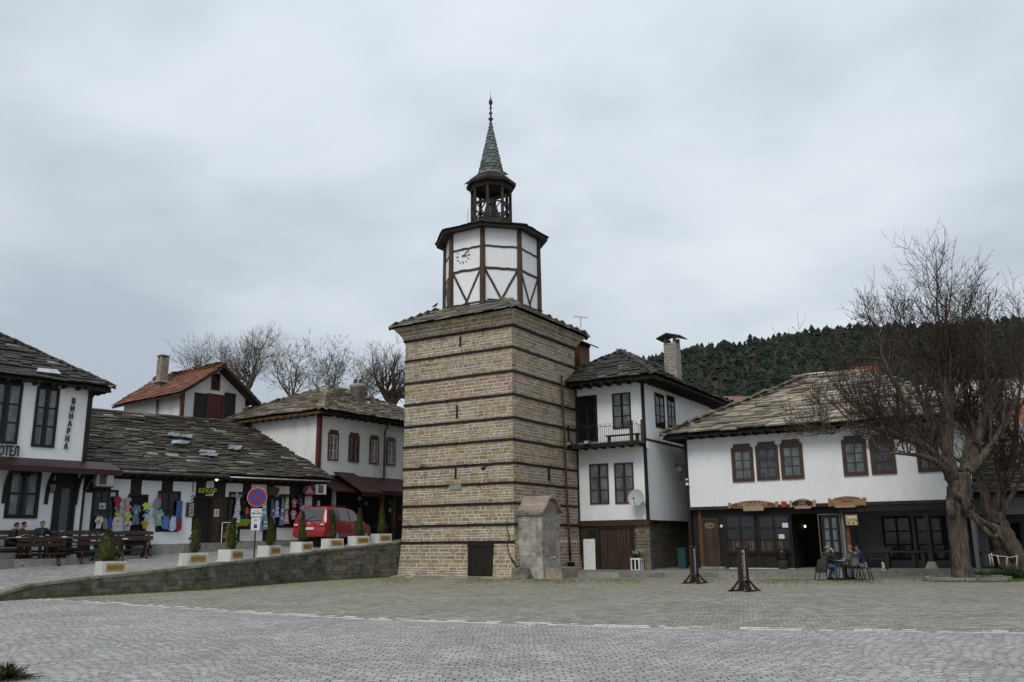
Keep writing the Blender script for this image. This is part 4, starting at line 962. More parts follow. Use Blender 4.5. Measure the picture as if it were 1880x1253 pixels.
# satellite dish at the lower corner
ds = MB(); c = BF.pt(BF.uz(1175,916)[0],.45,BF.uz(1175,916)[1]); Md = Matrix.Translation(c) @ Vector((-.45,-1,.35)).to_track_quat('Z','Y').to_matrix().to_4x4()
prof = [(0.001,0),(.15,.01),(.29,.045),(.40,.10)]; n = 20; vs = []; fs = []
for (r, z) in prof:
    for k_ in range(n): a = 2*math.pi*k_/n; vs.append(Md@Vector((r*math.cos(a), r*1.08*math.sin(a), z)))
for i in range(3):
    for k_ in range(n): fs.append((i*n+k_, i*n+(k_+1)%n, (i+1)*n+(k_+1)%n, (i+1)*n+k_))
ds.add(vs, fs, True); ds.cm = 1; ds.tube([c, BF.pt(bw-.05,.03,c.z-.35)], .02, 5); ds.tube([Md@Vector((0,-.42,.08)), Md@Vector((0,-.2,.45))], .012, 4); ds.lathe(Md@Vector((0,-.2,.42)), [(.04,0),(.04,.09)], 8)
tag(ds.build('satellite_dish', [cmat((.34,.36,.35),.5), M['iron']], origin=tuple(c)), 'round grey satellite dish on the lower right corner of the balcony house', 'satellite dish')
# meter box at the corner, white board, potted plant
mbx = MB(); r = BS.rect(1187,1193,812,824); mbx.wbox(BS, .05, .28, 0, .14, r[2], r[3]); tag(mbx.build('junction_box', M['whitepaint']), 'small white electric box on the corner of the balcony house', 'electric box')
W = Wall(BF.pt(u(1075),.22,0), TA); bz = BF.uz(1085,990)[1]; wd = u(1096)-u(1075)
mb_ = MB(); mb_.prism([(0,.18),(wd,.18),(wd,bz-.06),(wd-.05,bz),(.05,bz),(0,bz-.06)], W, -.02, .02)
tag(mb_.build('white_board', M['whitepaint'], origin=tuple(W.pt(wd/2,0,.18)), rz=BF.ang), 'tall plain white board leaning beside the brown garage door', 'board')
pt_ = thing('planter', 'white ornamental square planter beside the garage door of the balcony house', 'planter', tuple(BF.pt(u(1174,1035),.3,.15)), BF.ang)
W = Wall(BF.pt(u(1174,1035)-.24,.52,0), TA); m_ = MB()
for (P, dd) in ((W.pt(0,0,0), W.d), (W.pt(.48,-.0,0), -W.n), (W.pt(.48,-.48,0), -W.d), (W.pt(0,-.48,0), W.n)):
    Q = Wall(P, dd); o = [(0,.15),(.48,.15),(.48,.76),(0,.76)]
    m_.wbox(Q, 0, .48, -.03, 0, .15, .22); m_.wbox(Q, 0, .48, -.03, .01, .68, .76); m_.wbox(Q, 0, .07, -.03, 0, .22, .68); m_.wbox(Q, .41, .48, -.03, 0, .22, .68); m_.wbox(Q, .21, .27, -.03, 0, .22, .68)
m_.build('box', M['whitepaint'], pt_); m_ = MB(); m_.wbox(W, .04, .44, -.44, -.04, .2, .7); m_.build('soil', M['interior'], pt_)
# ================================================================== TAVERN on the right
TD = Vector((.857,-.515)).normalized(); TN = Vector((-TD.y, TD.x))
p0 = at(1269, 990, 44.5); TP = Vector((p0.x, p0.y))
tv = thing('tavern', 'long white tavern with dark timber ground floor and pale slab roof', 'tavern', (TP.x, TP.y, .2), math.atan2(TD.y, TD.x))
TF = Wall(TP, TD); tu = lambda x, y=990: TF.uz(x, y)[0]
tlen = tu(1784, 920); TZ0 = TF.uz(1400, 928)[1]; TZ1 = TF.uz(1400, 797)[1]+.5; TDEP = 10.2
b = MB(); q = [TF.pt(0,0,0), TF.pt(tlen,0,0), TF.pt(tlen,-TDEP,0), TF.pt(0,-TDEP,0)]; b.slab([tuple(p.xy) for p in q], TZ0, TZ1); b.build('upper_wall', M['white'], tv)
p = MB(); p.wbox(TF, -.10, .05, -.12, .04, .2, TZ1-.3); p.build('corner_post', M['dark_wood'], tv)
p = MB(); p.wbox(TF, -.06, tlen+.02, -.3, .06, TZ0-.14, TZ0+.01); p.build('jetty_beam', M['timber'], tv)
p = MB(); zf_ = TF.uz(1400, 797)[1]; p.wbox(TF, -.12, tlen+.05, -.1, .07, zf_-.02, zf_+.62); p.wbox(TF, -.12, tlen, .07, .16, zf_+.30, zf_+.42); p.build('eave_frieze', M['black_wood'], tv)
# ground floor: timber part set back, porch further right
fz = .2; GW = TF.off(-.25)
uP = tu(1500, 990)    # where the porch begins
g = MB(); q = [GW.pt(-.0,-.02,0), GW.pt(tu(1535),-.02,0), GW.pt(tu(1535),-TDEP+.5,0), GW.pt(0,-TDEP+.5,0)]
g.wbox(GW, -.0, tu(1453), -.3, -.02, fz-.1, TZ0-.1); g.wbox(GW, tu(1453), tu(1507), -.3, -.02, TZ0-.45, TZ0-.1); g.wbox(GW, tu(1507), tu(1545), -.3, -.02, fz-.1, TZ0-.1)
g.wbox(GW, -.0, .2, -TDEP+.6, -.3, fz-.1, TZ0-.1)
g.build('timber_front', M['black_wood'], tv)
g = MB(); g.wbox(GW, tu(1450), tu(1510), -3.2, -3.1, 0, TZ0); g.wbox(GW, tu(1450), tu(1450)+.05, -3.2, -.3, 0, TZ0); g.wbox(GW, tu(1510)-.05, tu(1510), -3.2, -.3, 0, TZ0); g.wbox(GW, tu(1450), tu(1510), -3.2, -.0, fz-.03, fz+.01); g.build('doorway_room', M['interior'], tv)
for px, py, rr_ in ((1465,967,.035),(1472,966,.05),(1478,967,.05)):
    l = MB(); c = GW.off(-2.4); uu, z = c.uz(px, py); l.lathe(c.pt(uu,0,z-.05), [(.01,0),(rr_,.04),(rr_,.08),(.01,.12)], 8)
    m, t, bs = newmat('lit_bulb'); bs.inputs['Emission Color'].default_value = (1,.72,.38,1); bs.inputs['Emission Strength'].default_value = 4; l.build('lamp_bulb', m, tv)
# left door
r = GW.rect(1290, 1322, 952, 1038); d = MB(); u0,u1,z0,z1 = r; z0 = fz+.12
frame_rect(d, GW, u0, u1, z0, z1, .10, -.02, .07); d.wbox(GW, u0+.1, u1-.1, -.02, .03, z0+.1, z1-.1)
um = (u0+u1)/2
for zz0, zz1 in ((z0+.2, z0+.75), (z0+.9, z1-.25)):
    frame_rect(d, GW, u0+.16, u1-.16, zz0, zz1, .05, .028, .045)
do = d.build('door', M['door_wood'], tv); k_ = MB(); k_.lathe(GW.pt(u1-.17,.07,z0+1.0), [(.03,0),(.03,.05)], 8); k_.build('handle', M['iron'], do)
p = MB(); p.wbox(GW, tu(1282), tu(1287.5), -.05, .08, fz, TZ0-.16); p.build('brown_post', M['orange_wood'], tv)
s = MB(); s.wbox(GW, tu(1286), tu(1328), -.02, .45, .1, fz+.10); s.build('door_step', M['concrete'], tv)
wt = MB(); wt.wbox(GW, tu(1333), tu(1452), 0, .04, fz, fz+.045); wt.build('sill_strip', M['whitepaint'], tv)
# shop windows 2 x (2 x 3)
for i, (xl, xr) in enumerate(((1332, 1389), (1392, 1452))):
    r = GW.rect(xl, xr, 944, 1020); u0,u1,z0,z1 = r; z0 = max(z0, fz+.72)
    w_ = window(tv, GW, (u0,u1,z0,z1), M['black_wood'], 2, 3, .11, .07, name='shop_window', dep=.07)
    c = MB(); bb = z0+.12; hh = (z1-z0-.22)/3-.04; rc = random.Random(40+i); n = 26; cw_ = (u1-u0-.22)/n
    for j in range(n):
        c.cm = rc.choice([0,1,2,3,4]) ; a = u0+.11+cw_*j; s0, s1 = .004+.008*(j%2), .004+.008*((j+1)%2); c.quad(GW.pt(a,s0,bb), GW.pt(a+cw_,s1,bb), GW.pt(a+cw_,s1,bb+hh), GW.pt(a,s0,bb+hh))
    c.build('striped_curtain', [cmat((.16,.08,.06)), cmat((.22,.045,.045)), cmat((.30,.27,.22)), cmat((.20,.12,.06)), cmat((.09,.07,.06))], w_)
    pz = MB(); frame_rect(pz, GW, u0+.1, u1-.1, fz+.08, z0-.06, .05, -.01, .03); pz.build('panel', M['dark_wood'], w_)
    g_ = MB(); g_.wbox(GW, u0+.11, u1-.11, .006, .012, z0+.12+hh+.05, z1-.12) ; g_.build('dim_blind', cmat((.07,.075,.08)), w_)
# open door with pale edging, right pane window
r = GW.rect(1505, 1546, 944, 1030); u0,u1,z0,z1 = r
od = MB(); frame_rect(od, GW, u0, u1, fz+.05, z1, .035, .05, .09); ob = od.build('pale_door_frame', cmat((.17,.14,.10),.6), tv)
window(tv, GW, (u0+.16, u1-.1, fz+.7, z1-.08), M['black_wood'], 2, 3, .09, .055, name='glazed_door', cur='sides', cw=.35, dep=.045)
# porch back wall + floor + right part
PW = TF.off(-3.4); pu = lambda x, y=990: PW.uz(x, y)[0]
g = MB(); g.wbox(PW, tu(1545)+.1, pu(1900)+3, -.3, 0, 0, TZ0-.02); g.wbox(TF, tu(1545), tu(1545)+.12, -3.5, -.26, 0, TZ0-.1); g.wbox(TF, tlen-.15, tlen, -3.5, -.1, 0, TZ0-.1); g.build('porch_wall', M['shade_toned_plaster'], tv)  # wall set deep and toned dark to carry the porch shade
for (xl,xr,yt,yb) in ((1622,1676,948,1030),(1682,1740,948,1030)):
    r = PW.rect(xl,xr,yt,yb); window(tv, PW, (r[0],r[1],max(r[2],.55),r[3]), M['black_wood'], 2, 3, .10, .07, name='porch_window', cur='all', cw=.5, curm=cmat((.13,.135,.14)), dep=.06)
pm = MB(); pm.wbox(TF, tu(1545), tlen, -.22, .03, TZ0-.42, TZ0-.16); pm.build('porch_beam', M['black_wood'], tv)
for px in (1557, 1704):
    p = MB(); uu = tu(px); p.wbox(TF, uu-.09, uu+.09, -.3, -.1, fz+.35 if px > 1600 else fz, TZ0-.42)
    if px > 1600: p.hexa([TF.pt(uu-.5,-.08,TZ0-.42), TF.pt(uu+.5,-.08,TZ0-.42), TF.pt(uu+.5,-.30,TZ0-.42), TF.pt(uu-.5,-.30,TZ0-.42), TF.pt(uu-.62,-.08,TZ0-.30), TF.pt(uu+.62,-.08,TZ0-.30), TF.pt(uu+.62,-.30,TZ0-.30), TF.pt(uu-.62,-.30,TZ0-.30)])
    o = p.build('porch_post', M['orange_wood'] if px < 1600 else M['timber'], tv)
    if px > 1600:
        q_ = MB(); c = TF.pt(uu,-.2,0); W = Wall(c, TD); q_.hexa([W.pt(-.27,.22,.2),W.pt(.27,.22,.2),W.pt(.27,-.22,.2),W.pt(-.27,-.22,.2),W.pt(-.14,.12,.56),W.pt(.14,.12,.56),W.pt(.14,-.12,.56),W.pt(-.14,-.12,.56)]); q_.build('post_base', M['concrete'], o)
# upper windows, wide brown surrounds with caps
for i, (xl,xr,yt,yb) in enumerate(((1344,1384,823,885),(1388.5,1430,819,882),(1433.5,1475,815,880),(1547,1592,808,874),(1598,1644,806,871),(1682,1724,795,867))):
    window(tv, TF, TF.rect(xl,xr,yt,yb), M['brown_wood'], 2, 3, .05, .035, cap=True, outer=.125, cur='all', cw=.42, dep=.05, curm=[M['curtain'], M['curtain_dim'], M['curtain']][i % 3])
# hipped slab roof
ez = TF.off(.9).uz(1300, 795)[1]
half = 6.4
HR, PTv, rr_ = hip_roof(tv, TF.pt(0,0,0), TD, TN, -.92, tlen+1.0, -.92, TDEP+.9, ez+.0, .545, M['slate_tavern'], .40, .5, 1.0, .075, 800, sag=.06, skew=.34, gap=.035)
# brick chimney-room behind the ridge
bp = at(1596, 705, 46.6); cm_ = chimney(tv, Vector((bp.x, bp.y, bp.z-1.0)), 1.15, .8, at(1596,675,46.6).z-bp.z+1.0, islandmat('orange_brick', [(0,(.28,.10,.045)),(.5,(.33,.13,.06)),(1,(.24,.085,.045))], .9, .3, 6, .3), rz=TF.ang, seed=9)
# ---- signs on the beam
def sign(px0, px1, yt, yb, lines, label, board, border, letters, plaque, arch=.06, tail=True, sizes=None):
    r = TF.rect(px0, px1, yt, yb); u0,u1,z0,z1 = r; um = (u0+u1)/2; hw = (u1-u0)/2
    sg = thing('shop_sign', label, 'sign', tuple(TF.pt(um,.12,z0)), TF.ang, 'carved wooden signs over the tavern front')
    W = TF; bd = MB(); n = 14; top = lambda x: z1-arch*(abs(x)/hw)**2*1.5; bot = lambda x: z0+arch*.6*(abs(x)/hw)**2
    o = [(um-hw+2*hw*i/n, bot(-hw+2*hw*i/n)) for i in range(n+1)]+[(um+hw-2*hw*i/n, top(hw-2*hw*i/n)) for i in range(n+1)]
    bd.prism(o, W, .08, .13); bd.build('board', border, sg)
    k = .93; o2 = [(um+(a-um)*k, z0+(z1-z0)/2+(c-(z0+z1)/2)*.76) for a, c in o]; bd = MB(); bd.prism(o2, W, .10, .14); bd.build('inner_panel', board, sg)
    for sx_ in (-1, 1): e = MB(); e.wbox(W, um+sx_*hw*1.0-.06, um+sx_*hw*1.0+.06, .06, .16, z0+.03, z1-.08); e.build('end_scroll', border, sg)
    t = MB(); H_ = z1-z0; nl = len(lines)
    for i, s in enumerate(lines):
        sz = (sizes[i] if sizes else .62)*H_; zc = z0+H_*(.5 if nl == 1 else (.78-.27*i))-sz*.34; text(t, s, W, um, zc, sz, .145, .02, sx=1.0 if nl == 1 else 1.05)
    t.build('lettering', letters, sg)
    if plaque:
        a0, a1, b0, b1 = TF.rect(*plaque); e = MB(); e.prism([(a0,b0+.03),(a0+.06,b0),(a1-.06,b0),(a1,b0+.03),(a1-.03,b1),(a0+.03,b1)], W, .14, .18); e.build('lower_plaque', cmat((.34,.23,.15)), sg)
    return sg
bd1 = mat('sign_wood', (.10,.045,.025), .5, .3, 8); br1 = mat('sign_border', (.26,.155,.08), .5, .3, 8); lt1 = cmat((.45,.38,.28)); 
sign(1341,1427,919.5,934,['ПАРАЛИИТЕ'], 'long carved wooden sign reading ПАРАЛИИТЕ over the first shop window', bd1, br1, lt1, (1366,1404,929.5,938.5), .12)
sign(1453,1496,916,932.5,['СТАРО','КАФЕ','МЕХАНА'], 'small black oval wooden sign with three lines over the tavern doorway', M['black_wood'], cmat((.34,.25,.14)), lt1, (1460,1491,930,934.5), .13, sizes=[.24,.24,.24])
sign(1524,1588,911.5,931,['СТАРОТО ШКОЛО','МЕХАНА'], 'carved brown wooden sign at the right end of the timber front', br1, br1, cmat((.09,.05,.03)), (1534,1572,928.5,932.5), .12, sizes=[.24,.24])
rb = MB(); r = TF.rect(1436,1445,921,931.5); rb.wbox(TF, r[0], r[1], .07, .2, r[2], r[3]); tag(rb.build('alarm_box', cmat((.33,.03,.03),.5), rz=TF.ang), 'small red box between two carved signs on the tavern beam', 'alarm box')
pb = thing('menu_picture', 'framed yellow picture board hanging on the post beside the glazed door', 'picture board', tuple(TF.pt(tu(1564,955),0,TF.uz(1564,966)[1])), TF.ang)
r = TF.rect(1551,1576,943.5,966); e = MB(); frame_rect(e, TF, *r, .04, -.0, .05); e.build('frame', M['dark_wood'], pb)
e = MB(); e.wbox(TF, r[0]+.04, r[1]-.04, 0, .02, r[2]+.04, r[3]-.04); e.build('picture', mat('yellowish_print', (.42,.33,.18), .5, .5, 6), pb)
e = MB()
for i in range(3): e.tube([TF.pt(r[0]+.15+.14*i,.028,r[2]+.42), TF.pt(r[0]+.28+.14*i,.028,r[2]+.28)], .03, 6)
e.build('printed_rolls', cmat((.62,.60,.52)), pb); e = MB()
for i in range(3): e.lathe(TF.pt(r[0]+.16+.2*i,.022,r[2]+.13), [(.05,0),(.055,.03),(.02,.05)], 8)
e.build('printed_fruit', cmat((.40,.17,.05)), pb)
e = MB(); r = GW.rect(1295,1312,960.5,971); um, zm = (r[0]+r[1])/2, (r[2]+r[3])/2; e.prism([(um+.24*math.cos(a*.524), zm+.13*math.sin(a*.524)) for a in range(12)], GW, .05, .07); o = e.build('door_sign', cmat((.34,.24,.12)), rz=GW.ang); tag(o, 'small oval wooden sign on the narrow brown tavern door', 'sign')
e = MB(); e.prism([(um+.19*math.cos(a*.524), zm+.085*math.sin(a*.524)) for a in range(12)], GW, .07, .076); e.build('dark_centre', M['dark_wood'], o)
e = MB(); text(e, 'WC', GW, um, zm-.045, .12, .08, .008); e.build('lettering', lt1, o)
for i, (a,b_,c,d, lb) in enumerate(((1437,1447.5,960.5,969,'small white notice high on the second shop window pane'),(1430.5,1441,981.5,989.5,'small white notice in the middle of the second shop window'))):
    r = GW.rect(a,b_,c,d); e = MB(); e.wbox(GW, r[0], r[1], .072, .08, r[2], r[3]); o = e.build('notice', cmat((.55,.60,.66)), rz=GW.ang); tag(o, lb, 'notice')
e = MB(); u_, z_ = GW.uz(1325.5,967); e.lathe(GW.pt(u_,.08,z_-.08), [(.03,0),(.07,.04),(.08,.1),(.04,.16)], 8); tag(e.build('wall_light', M['whitepaint']), 'small white lamp between the narrow door and the shop window', 'lamp')
# lantern + camera on the corner post
ln = thing('wall_lantern', 'black iron lantern cluster on a scroll bracket at the tavern corner', 'lantern', tuple(TF.pt(-.1,.05,TF.uz(1268,870)[1])), TF.ang)
def lantern(parent, c, s=1.0):
    e = MB(); e.lathe(c, [(.02,-.02),(.03,0),(.035,.01)], 6, False)
    for k in range(6): a = k*math.pi/3; e.tube([c+Vector((.07*s*math.cos(a),.07*s*math.sin(a),.0)), c+Vector((.12*s*math.cos(a),.12*s*math.sin(a),.27*s))], .010*s, 4)
    e.lathe(c, [(.075*s,-.01),(.08*s,.0),(.075*s,.012)], 6, False); e.lathe(c+Vector((0,0,.27*s)), [(.15*s,0),(.15*s,.015),(.10*s,.06*s),(.03*s,.12*s),(.012,.19*s)], 6, False)
    o = e.build('lantern_frame', M['iron'], parent); g_ = MB(); g_.lathe(c, [(.065*s,.012),(.108*s,.26*s)], 6, False); g_.build('lantern_glass', cmat((.16,.17,.17),.3), o)
W = Wall(TF.pt(-.08,.04,0), -TD); W.n = Vector((TF.n.x, TF.n.y)); zl = TF.uz(1262,866)[1]
for k, (a, b_) in enumerate(((.45,.0),(.22,.24),(.22,-.05))): lantern(ln, W.pt(a, b_, zl-.02*k), 1.0)
e = MB(); e.tube([W.pt(0,0,zl-.55), W.pt(.2,0,zl-.50), W.pt(.40,0,zl-.28), W.pt(.45,0,zl-.03)], .018, 6); e.tube([W.pt(0,0,zl-.15), W.pt(.1,0,zl-.12), W.pt(.22,0,zl-.2), W.pt(.2,0,zl-.32), W.pt(.1,0,zl-.34), W.pt(.05,0,zl-.25)], .014, 6); e.tube([W.pt(.2,0,zl-.5), W.pt(.22,.2,zl-.3), W.pt(.22,.24,zl-.05)], .014, 6); e.build('bracket', M['iron'], ln)
sc = MB(); c = TF.pt(-.03,.1,TF.uz(1268,890)[1]); sc.lathe(c, [(.05,-.06),(.07,-.03),(.07,.06),(.03,.1)], 10); sc.tube([c+Vector((0,0,.2)), c+Vector((0,0,.3))], .06, 8); sc.tube([c, c+Vector((.12,-.12,-.02))], .03, 6)
tag(sc.build('security_camera', M['acwhite']), 'small white security camera on the tavern corner post under the lantern', 'camera')
# bins
bn = thing('waste_bin', 'dark litter bin with a black bag by the tavern doorway', 'litter bin', tuple(GW.pt(tu(1440,1030),.55,.2))); c = GW.pt(tu(1440,1030),.55,.21)
e = MB(); e.lathe(c, [(.20,0),(.24,.48),(.25,.5),(.22,.5),(.19,.05)], 14); e.build('bin_body', cmat((.07,.07,.072),.5), bn)
e = MB(); rb_ = random.Random(3); e.lathe(c+Vector((0,0,.5)), [(.26,-.08),(.27,.0),(.24,.12),(.27,.22),(.20,.38),(.12,.44),(.02,.42)], 11); e.build('bag', cmat((.012,.012,.013),.3), bn)
e = MB(); c = TF.pt(-.45,.1,.18); e.box(-.2,.2,-.18,.18,0,.95, Matrix.Translation(c)@Matrix.Rotation(TF.ang,4,'Z')); e.box(-.23,.23,-.21,.21,.95,1.03, Matrix.Translation(c)@Matrix.Rotation(TF.ang,4,'Z')); tag(e.build('wheeled_bin', cmat((.015,.05,.045),.5), rz=TF.ang), 'dark green bin standing behind the left banner stand at the tavern corner', 'bin')
# ---- lower wing at the far right
wg = thing('side_wing', 'low dark slab roofed wing with porch right of the gnarled trees', 'building', tuple(TF.pt(tlen+.3,0,.2)), TF.ang)
WW = TF.off(-1.4); wu = lambda x, y=930: WW.uz(x, y)[0]
u0, u1 = wu(1742), wu(1900)+5
z0 = WW.uz(1850, 945)[1]; z1 = WW.uz(1850, 912)[1]
b = MB(); b.wbox(WW, u0, u1, -6, -.02, z0, z1+.3); b.wbox(WW, u0, u1, -6, -2.0, 0, z0); b.build('wall', M['shade_toned_plaster'], wg)
b = MB(); b.wbox(WW, u0, u1, -.35, 0, z0-.35, z0); b.build('beam', M['black_wood'], wg)
for x in (1745, 1815, 1872): b = MB(); a = wu(x); b.wbox(WW, a-.1, a+.1, -.3, -.05, .2, z0-.3); b.build('porch_post', M['black_wood'], wg)
b = MB(); b.wbox(WW, wu(1825), u1, -1.4, -1.3, .9, z0-.3); b.build('dark_window', M['interior'], wg)
b = MB(); b.wbox(WW, wu(1785), wu(1803), -1.31, -1.2, .3, z0-.5); b.build('white_door', cmat((.32,.33,.36)), wg)
RW = WW.off(1.1); zr = RW.uz(1850, 905)[1]
b = MB(); slates(b, RW.pt(u0-.2,0,zr), RW.pt(u1,0,zr), WW.pt(u1,-4.5,zr+2.5), WW.pt(u0-.2,-4.5,zr+2.5), .33, .5, 1.1, .05, seed=850, jit=.08); b.build('slab_roof', M['slate'], wg)
b = MB(); b.wbox(RW, u0-.2, u1, -1.1, -.05, zr-.16, zr-.06); b.build('eaves', M['black_wood'], wg)
b = MB(); rl_w = TF.off(-.6); b.wbox(rl_w, rl_w.uz(1790,1006)[0], rl_w.uz(1880,1006)[0]+4, -.2, .15, .2+.70, .2+.78); 
for x in (1795,1835,1875): a = rl_w.uz(x,1006)[0]; b.wbox(rl_w, a, a+.09, -.1, .05, .2, .9)
tag(b.build('bar_rail', M['orange_wood'], origin=tuple(rl_w.pt(rl_w.uz(1835,1006)[0],0,.2)), rz=TF.ang), 'long orange brown wooden counter rail under the porch behind the leaning tree', 'counter')
# white gabled house behind it
gh = thing('gabled_house', 'white gabled house with steep dark roof edge seen through the branches', 'house', tuple(at(1800,900,49).xy)+(0,), 0.0)
GW2 = Wall(at(1776,800,49).xy, (.93,-.36)); 
P = [GW2.uz(x, y) for x, y in ((1776,802),(1834,804),(1826,760),(1806,716),(1790,745),(1778,770))]
b = MB(); b.prism([(P[0][0],2.0),(P[1][0],2.0)]+P[1:], GW2, -5, 0); b.build('gable_wall', M['white'], gh)
a0, a1, a2 = GW2.uz(1803,706), GW2.uz(1842,806), GW2.uz(1856,800)
b = MB(); b.prism([a0, (a1[0]-.1,a1[1]), (a1[0]+.35,a1[1]-.1), (a0[0]+.75,a0[1]+.15)], GW2, -5, .5); b.build('roof', M['slate'], gh)
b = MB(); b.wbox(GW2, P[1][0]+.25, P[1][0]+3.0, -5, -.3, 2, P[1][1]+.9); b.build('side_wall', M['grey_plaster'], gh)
# village houses on the slope behind
def village(px, py, Y, w_, h_, d_, wall, roof, label, rz=.3, flat=False, win=2):
    c = at(px, py, Y); t = thing('village_house', label, 'house', (c.x, c.y, c.z-h_), rz); W = Wall((c.x, c.y), (math.cos(rz), math.sin(rz))); z0 = c.z-h_
    e = MB(); e.wbox(W, -w_/2, w_/2, -d_, 0, z0-6, c.z); e.build('wall', wall, t)
    e = MB(); rs_ = 1.2 if not flat else .25
    e.hexa([W.pt(-w_/2-.5,.5,c.z), W.pt(w_/2+.5,.5,c.z), W.pt(w_/2+.5,-d_-.5,c.z), W.pt(-w_/2-.5,-d_-.5,c.z), W.pt(-w_/2+.5,-d_/2+.1,c.z+rs_*2), W.pt(w_/2-.5,-d_/2+.1,c.z+rs_*2), W.pt(w_/2-.5,-d_/2-.1,c.z+rs_*2), W.pt(-w_/2+.5,-d_/2-.1,c.z+rs_*2)]); rr_ = e.build('roof', roof, t)
    for i in range(win):
        x = -w_/2+w_*(i+.7)/(win+.4); e = MB(); e.wbox(W, x-.4, x+.4, -.02, .03, c.z-1.6, c.z-.5); e.build('window', M['interior'], t)
    return t, W, c, rr_
t, W, c, r0 = village(1330, 757, 95, 9, 3, 8, M['white_old'], cmat((.20,.095,.08)), 'distant house with faded pink tile roof behind the balcony house', .1)
e = MB(); 
for x in (-2.2, 1.2): e.hexa([W.pt(x,-.8,c.z+.7),W.pt(x+.5,-.8,c.z+.7),W.pt(x+.5,-1.3,c.z+.9),W.pt(x,-1.3,c.z+.9),W.pt(x,-.8,c.z+1.05),W.pt(x+.5,-.8,c.z+1.05),W.pt(x+.5,-1.3,c.z+1.15),W.pt(x,-1.3,c.z+1.15)])
e.build('skylight', M['whitepaint'], r0)
village(1880, 694, 110, 14, 3, 8, M['white_old'], M['slate'], 'distant white house highest at the right edge behind the tree', -.1, True)
village(1862, 733, 95, 9, 3, 8, M['white_old'], cmat((.30,.30,.29)), 'distant white house with pale roof lower at the right edge', -.2, True)
village(1868, 775, 80, 6, 2.5, 6, M['white_old'], cmat((.24,.09,.05)), 'small distant house with bright orange roof behind the branches', -.1)
# ---- the wooded hill
hl = MB(); ridge = [(1000,775),(1080,730),(1165,682),(1230,664),(1290,652),(1400,635),(1500,618),(1600,616),(1700,612),(1800,603),(1900,594),(2050,585),(2250,590),(2500,640)]
HY, HB = 340.0, 170.0; vs = []; cols = []
for px, py in ridge: cols.append((at(px, py, HY), at(px, 985, HB)))
def hillpt(i, t):
    a, b_ = cols[i]; p = b_.lerp(a, t); p.z = -1+(a.z+1)*(t**.9); return p
NT = 10
hl.add([hillpt(i, t/NT) for i in range(len(cols)) for t in range(NT+1)]+[cols[i][0]+Vector((0,160,-30)) for i in range(len(cols))],
   [(i*(NT+1)+t, (i+1)*(NT+1)+t, (i+1)*(NT+1)+t+1, i*(NT+1)+t+1) for i in range(len(cols)-1) for t in range(NT)]+[(i*(NT+1)+NT, (i+1)*(NT+1)+NT, len(cols)*(NT+1)+i+1, len(cols)*(NT+1)+i) for i in range(len(cols)-1)], True)
hill = tag(hl.build('hill', mat('forest_floor', (.035,.032,.022), .95, .3, .05), origin=(80,250,0)), kind='structure')
rf_ = random.Random(99); fo = MB()
def conifer(mb, p, h, rnd):
    lean = Vector((rnd.uniform(-.03,.03), rnd.uniform(-.03,.03), 1)); n = 6; lv_ = rnd.randint(6, 7); w0 = h*rnd.uniform(.20,.30); vs = []; 
    for l in range(lv_):
        t0 = .18+.74*l/lv_; z0 = h*t0; z1 = h*min(1.0, t0+.20); r0 = w0*(1-t0)**.38*rnd.uniform(.65,1.25)+.25; a0 = rnd.random()*6.28; c = p+lean*z0; tp__ = p+lean*z1
        pts = []
        for k in range(n*2):
            a = a0+math.pi*k/n; r = r0*(rnd.uniform(.8,1.25) if k % 2 == 0 else rnd.uniform(.35,.6)); pts.append(c+Vector((r*math.cos(a), r*math.sin(a), -rnd.uniform(0,.10)*h*(1 if k%2==0 else -.1))))
        mb.add([tp__]+pts, [(0,1+k,1+(k+1)%(n*2)) for k in range(n*2)])
cnt = 0
while cnt < 2700:
    i = rf_.random()*(len(cols)-1.001); t = rf_.random()**.8; a = int(i); f = i-a
    if t < .12: t = .12+rf_.random()*.1
    p = hillpt(a, t).lerp(hillpt(a+1, t), f); x = p.x/p.y*1642+940
    if x < 1130 or x > 2060: cnt += .2; continue
    sz = rf_.uniform(5.5, 9)*(.75 if t < .4 else 1)
    conifer(fo, p-Vector((0,0,sz*.3)), sz, rf_); cnt += 1
for i in range(150):       # along the skyline
    s = (i+rf_.random()*.8)/150*(len(cols)-1.01); a = int(s); p = hillpt(a, 1).lerp(hillpt(a+1, 1), s-a); x = p.x/p.y*1642+940
    if x < 1140 or x > 2060: continue
    h_ = rf_.uniform(4, 7.5); conifer(fo, p-Vector((0,-2,h_*.35)), h_, rf_)
tag(fo.build('conifer_forest', M['forest'], origin=(80,250,0)), 'dark conifer forest covering the hill behind the roofs', 'forest', kind='stuff')
sh = MB()
for _ in range(60):       # bare deciduous trees mixed in low on the slope
    px = rf_.uniform(1290, 1520); Y = rf_.uniform(172, 205); p = at(px, 985, Y); p.z = 3+rf_.uniform(0,8)
    for k in range(34):
        a = rf_.random()*6.28; l = rf_.uniform(2, 6.5); e = p+Vector((math.cos(a)*l*.45, math.sin(a)*l*.4, l+1)); m_ = p.lerp(e,.5)+Vector((0,0,rf_.uniform(0,.6))); d_ = Vector((.07,0,0)); sh.add([p-d_, p+d_, m_+d_*.6, m_-d_*.6, e], [(0,1,2,3),(3,2,4)])
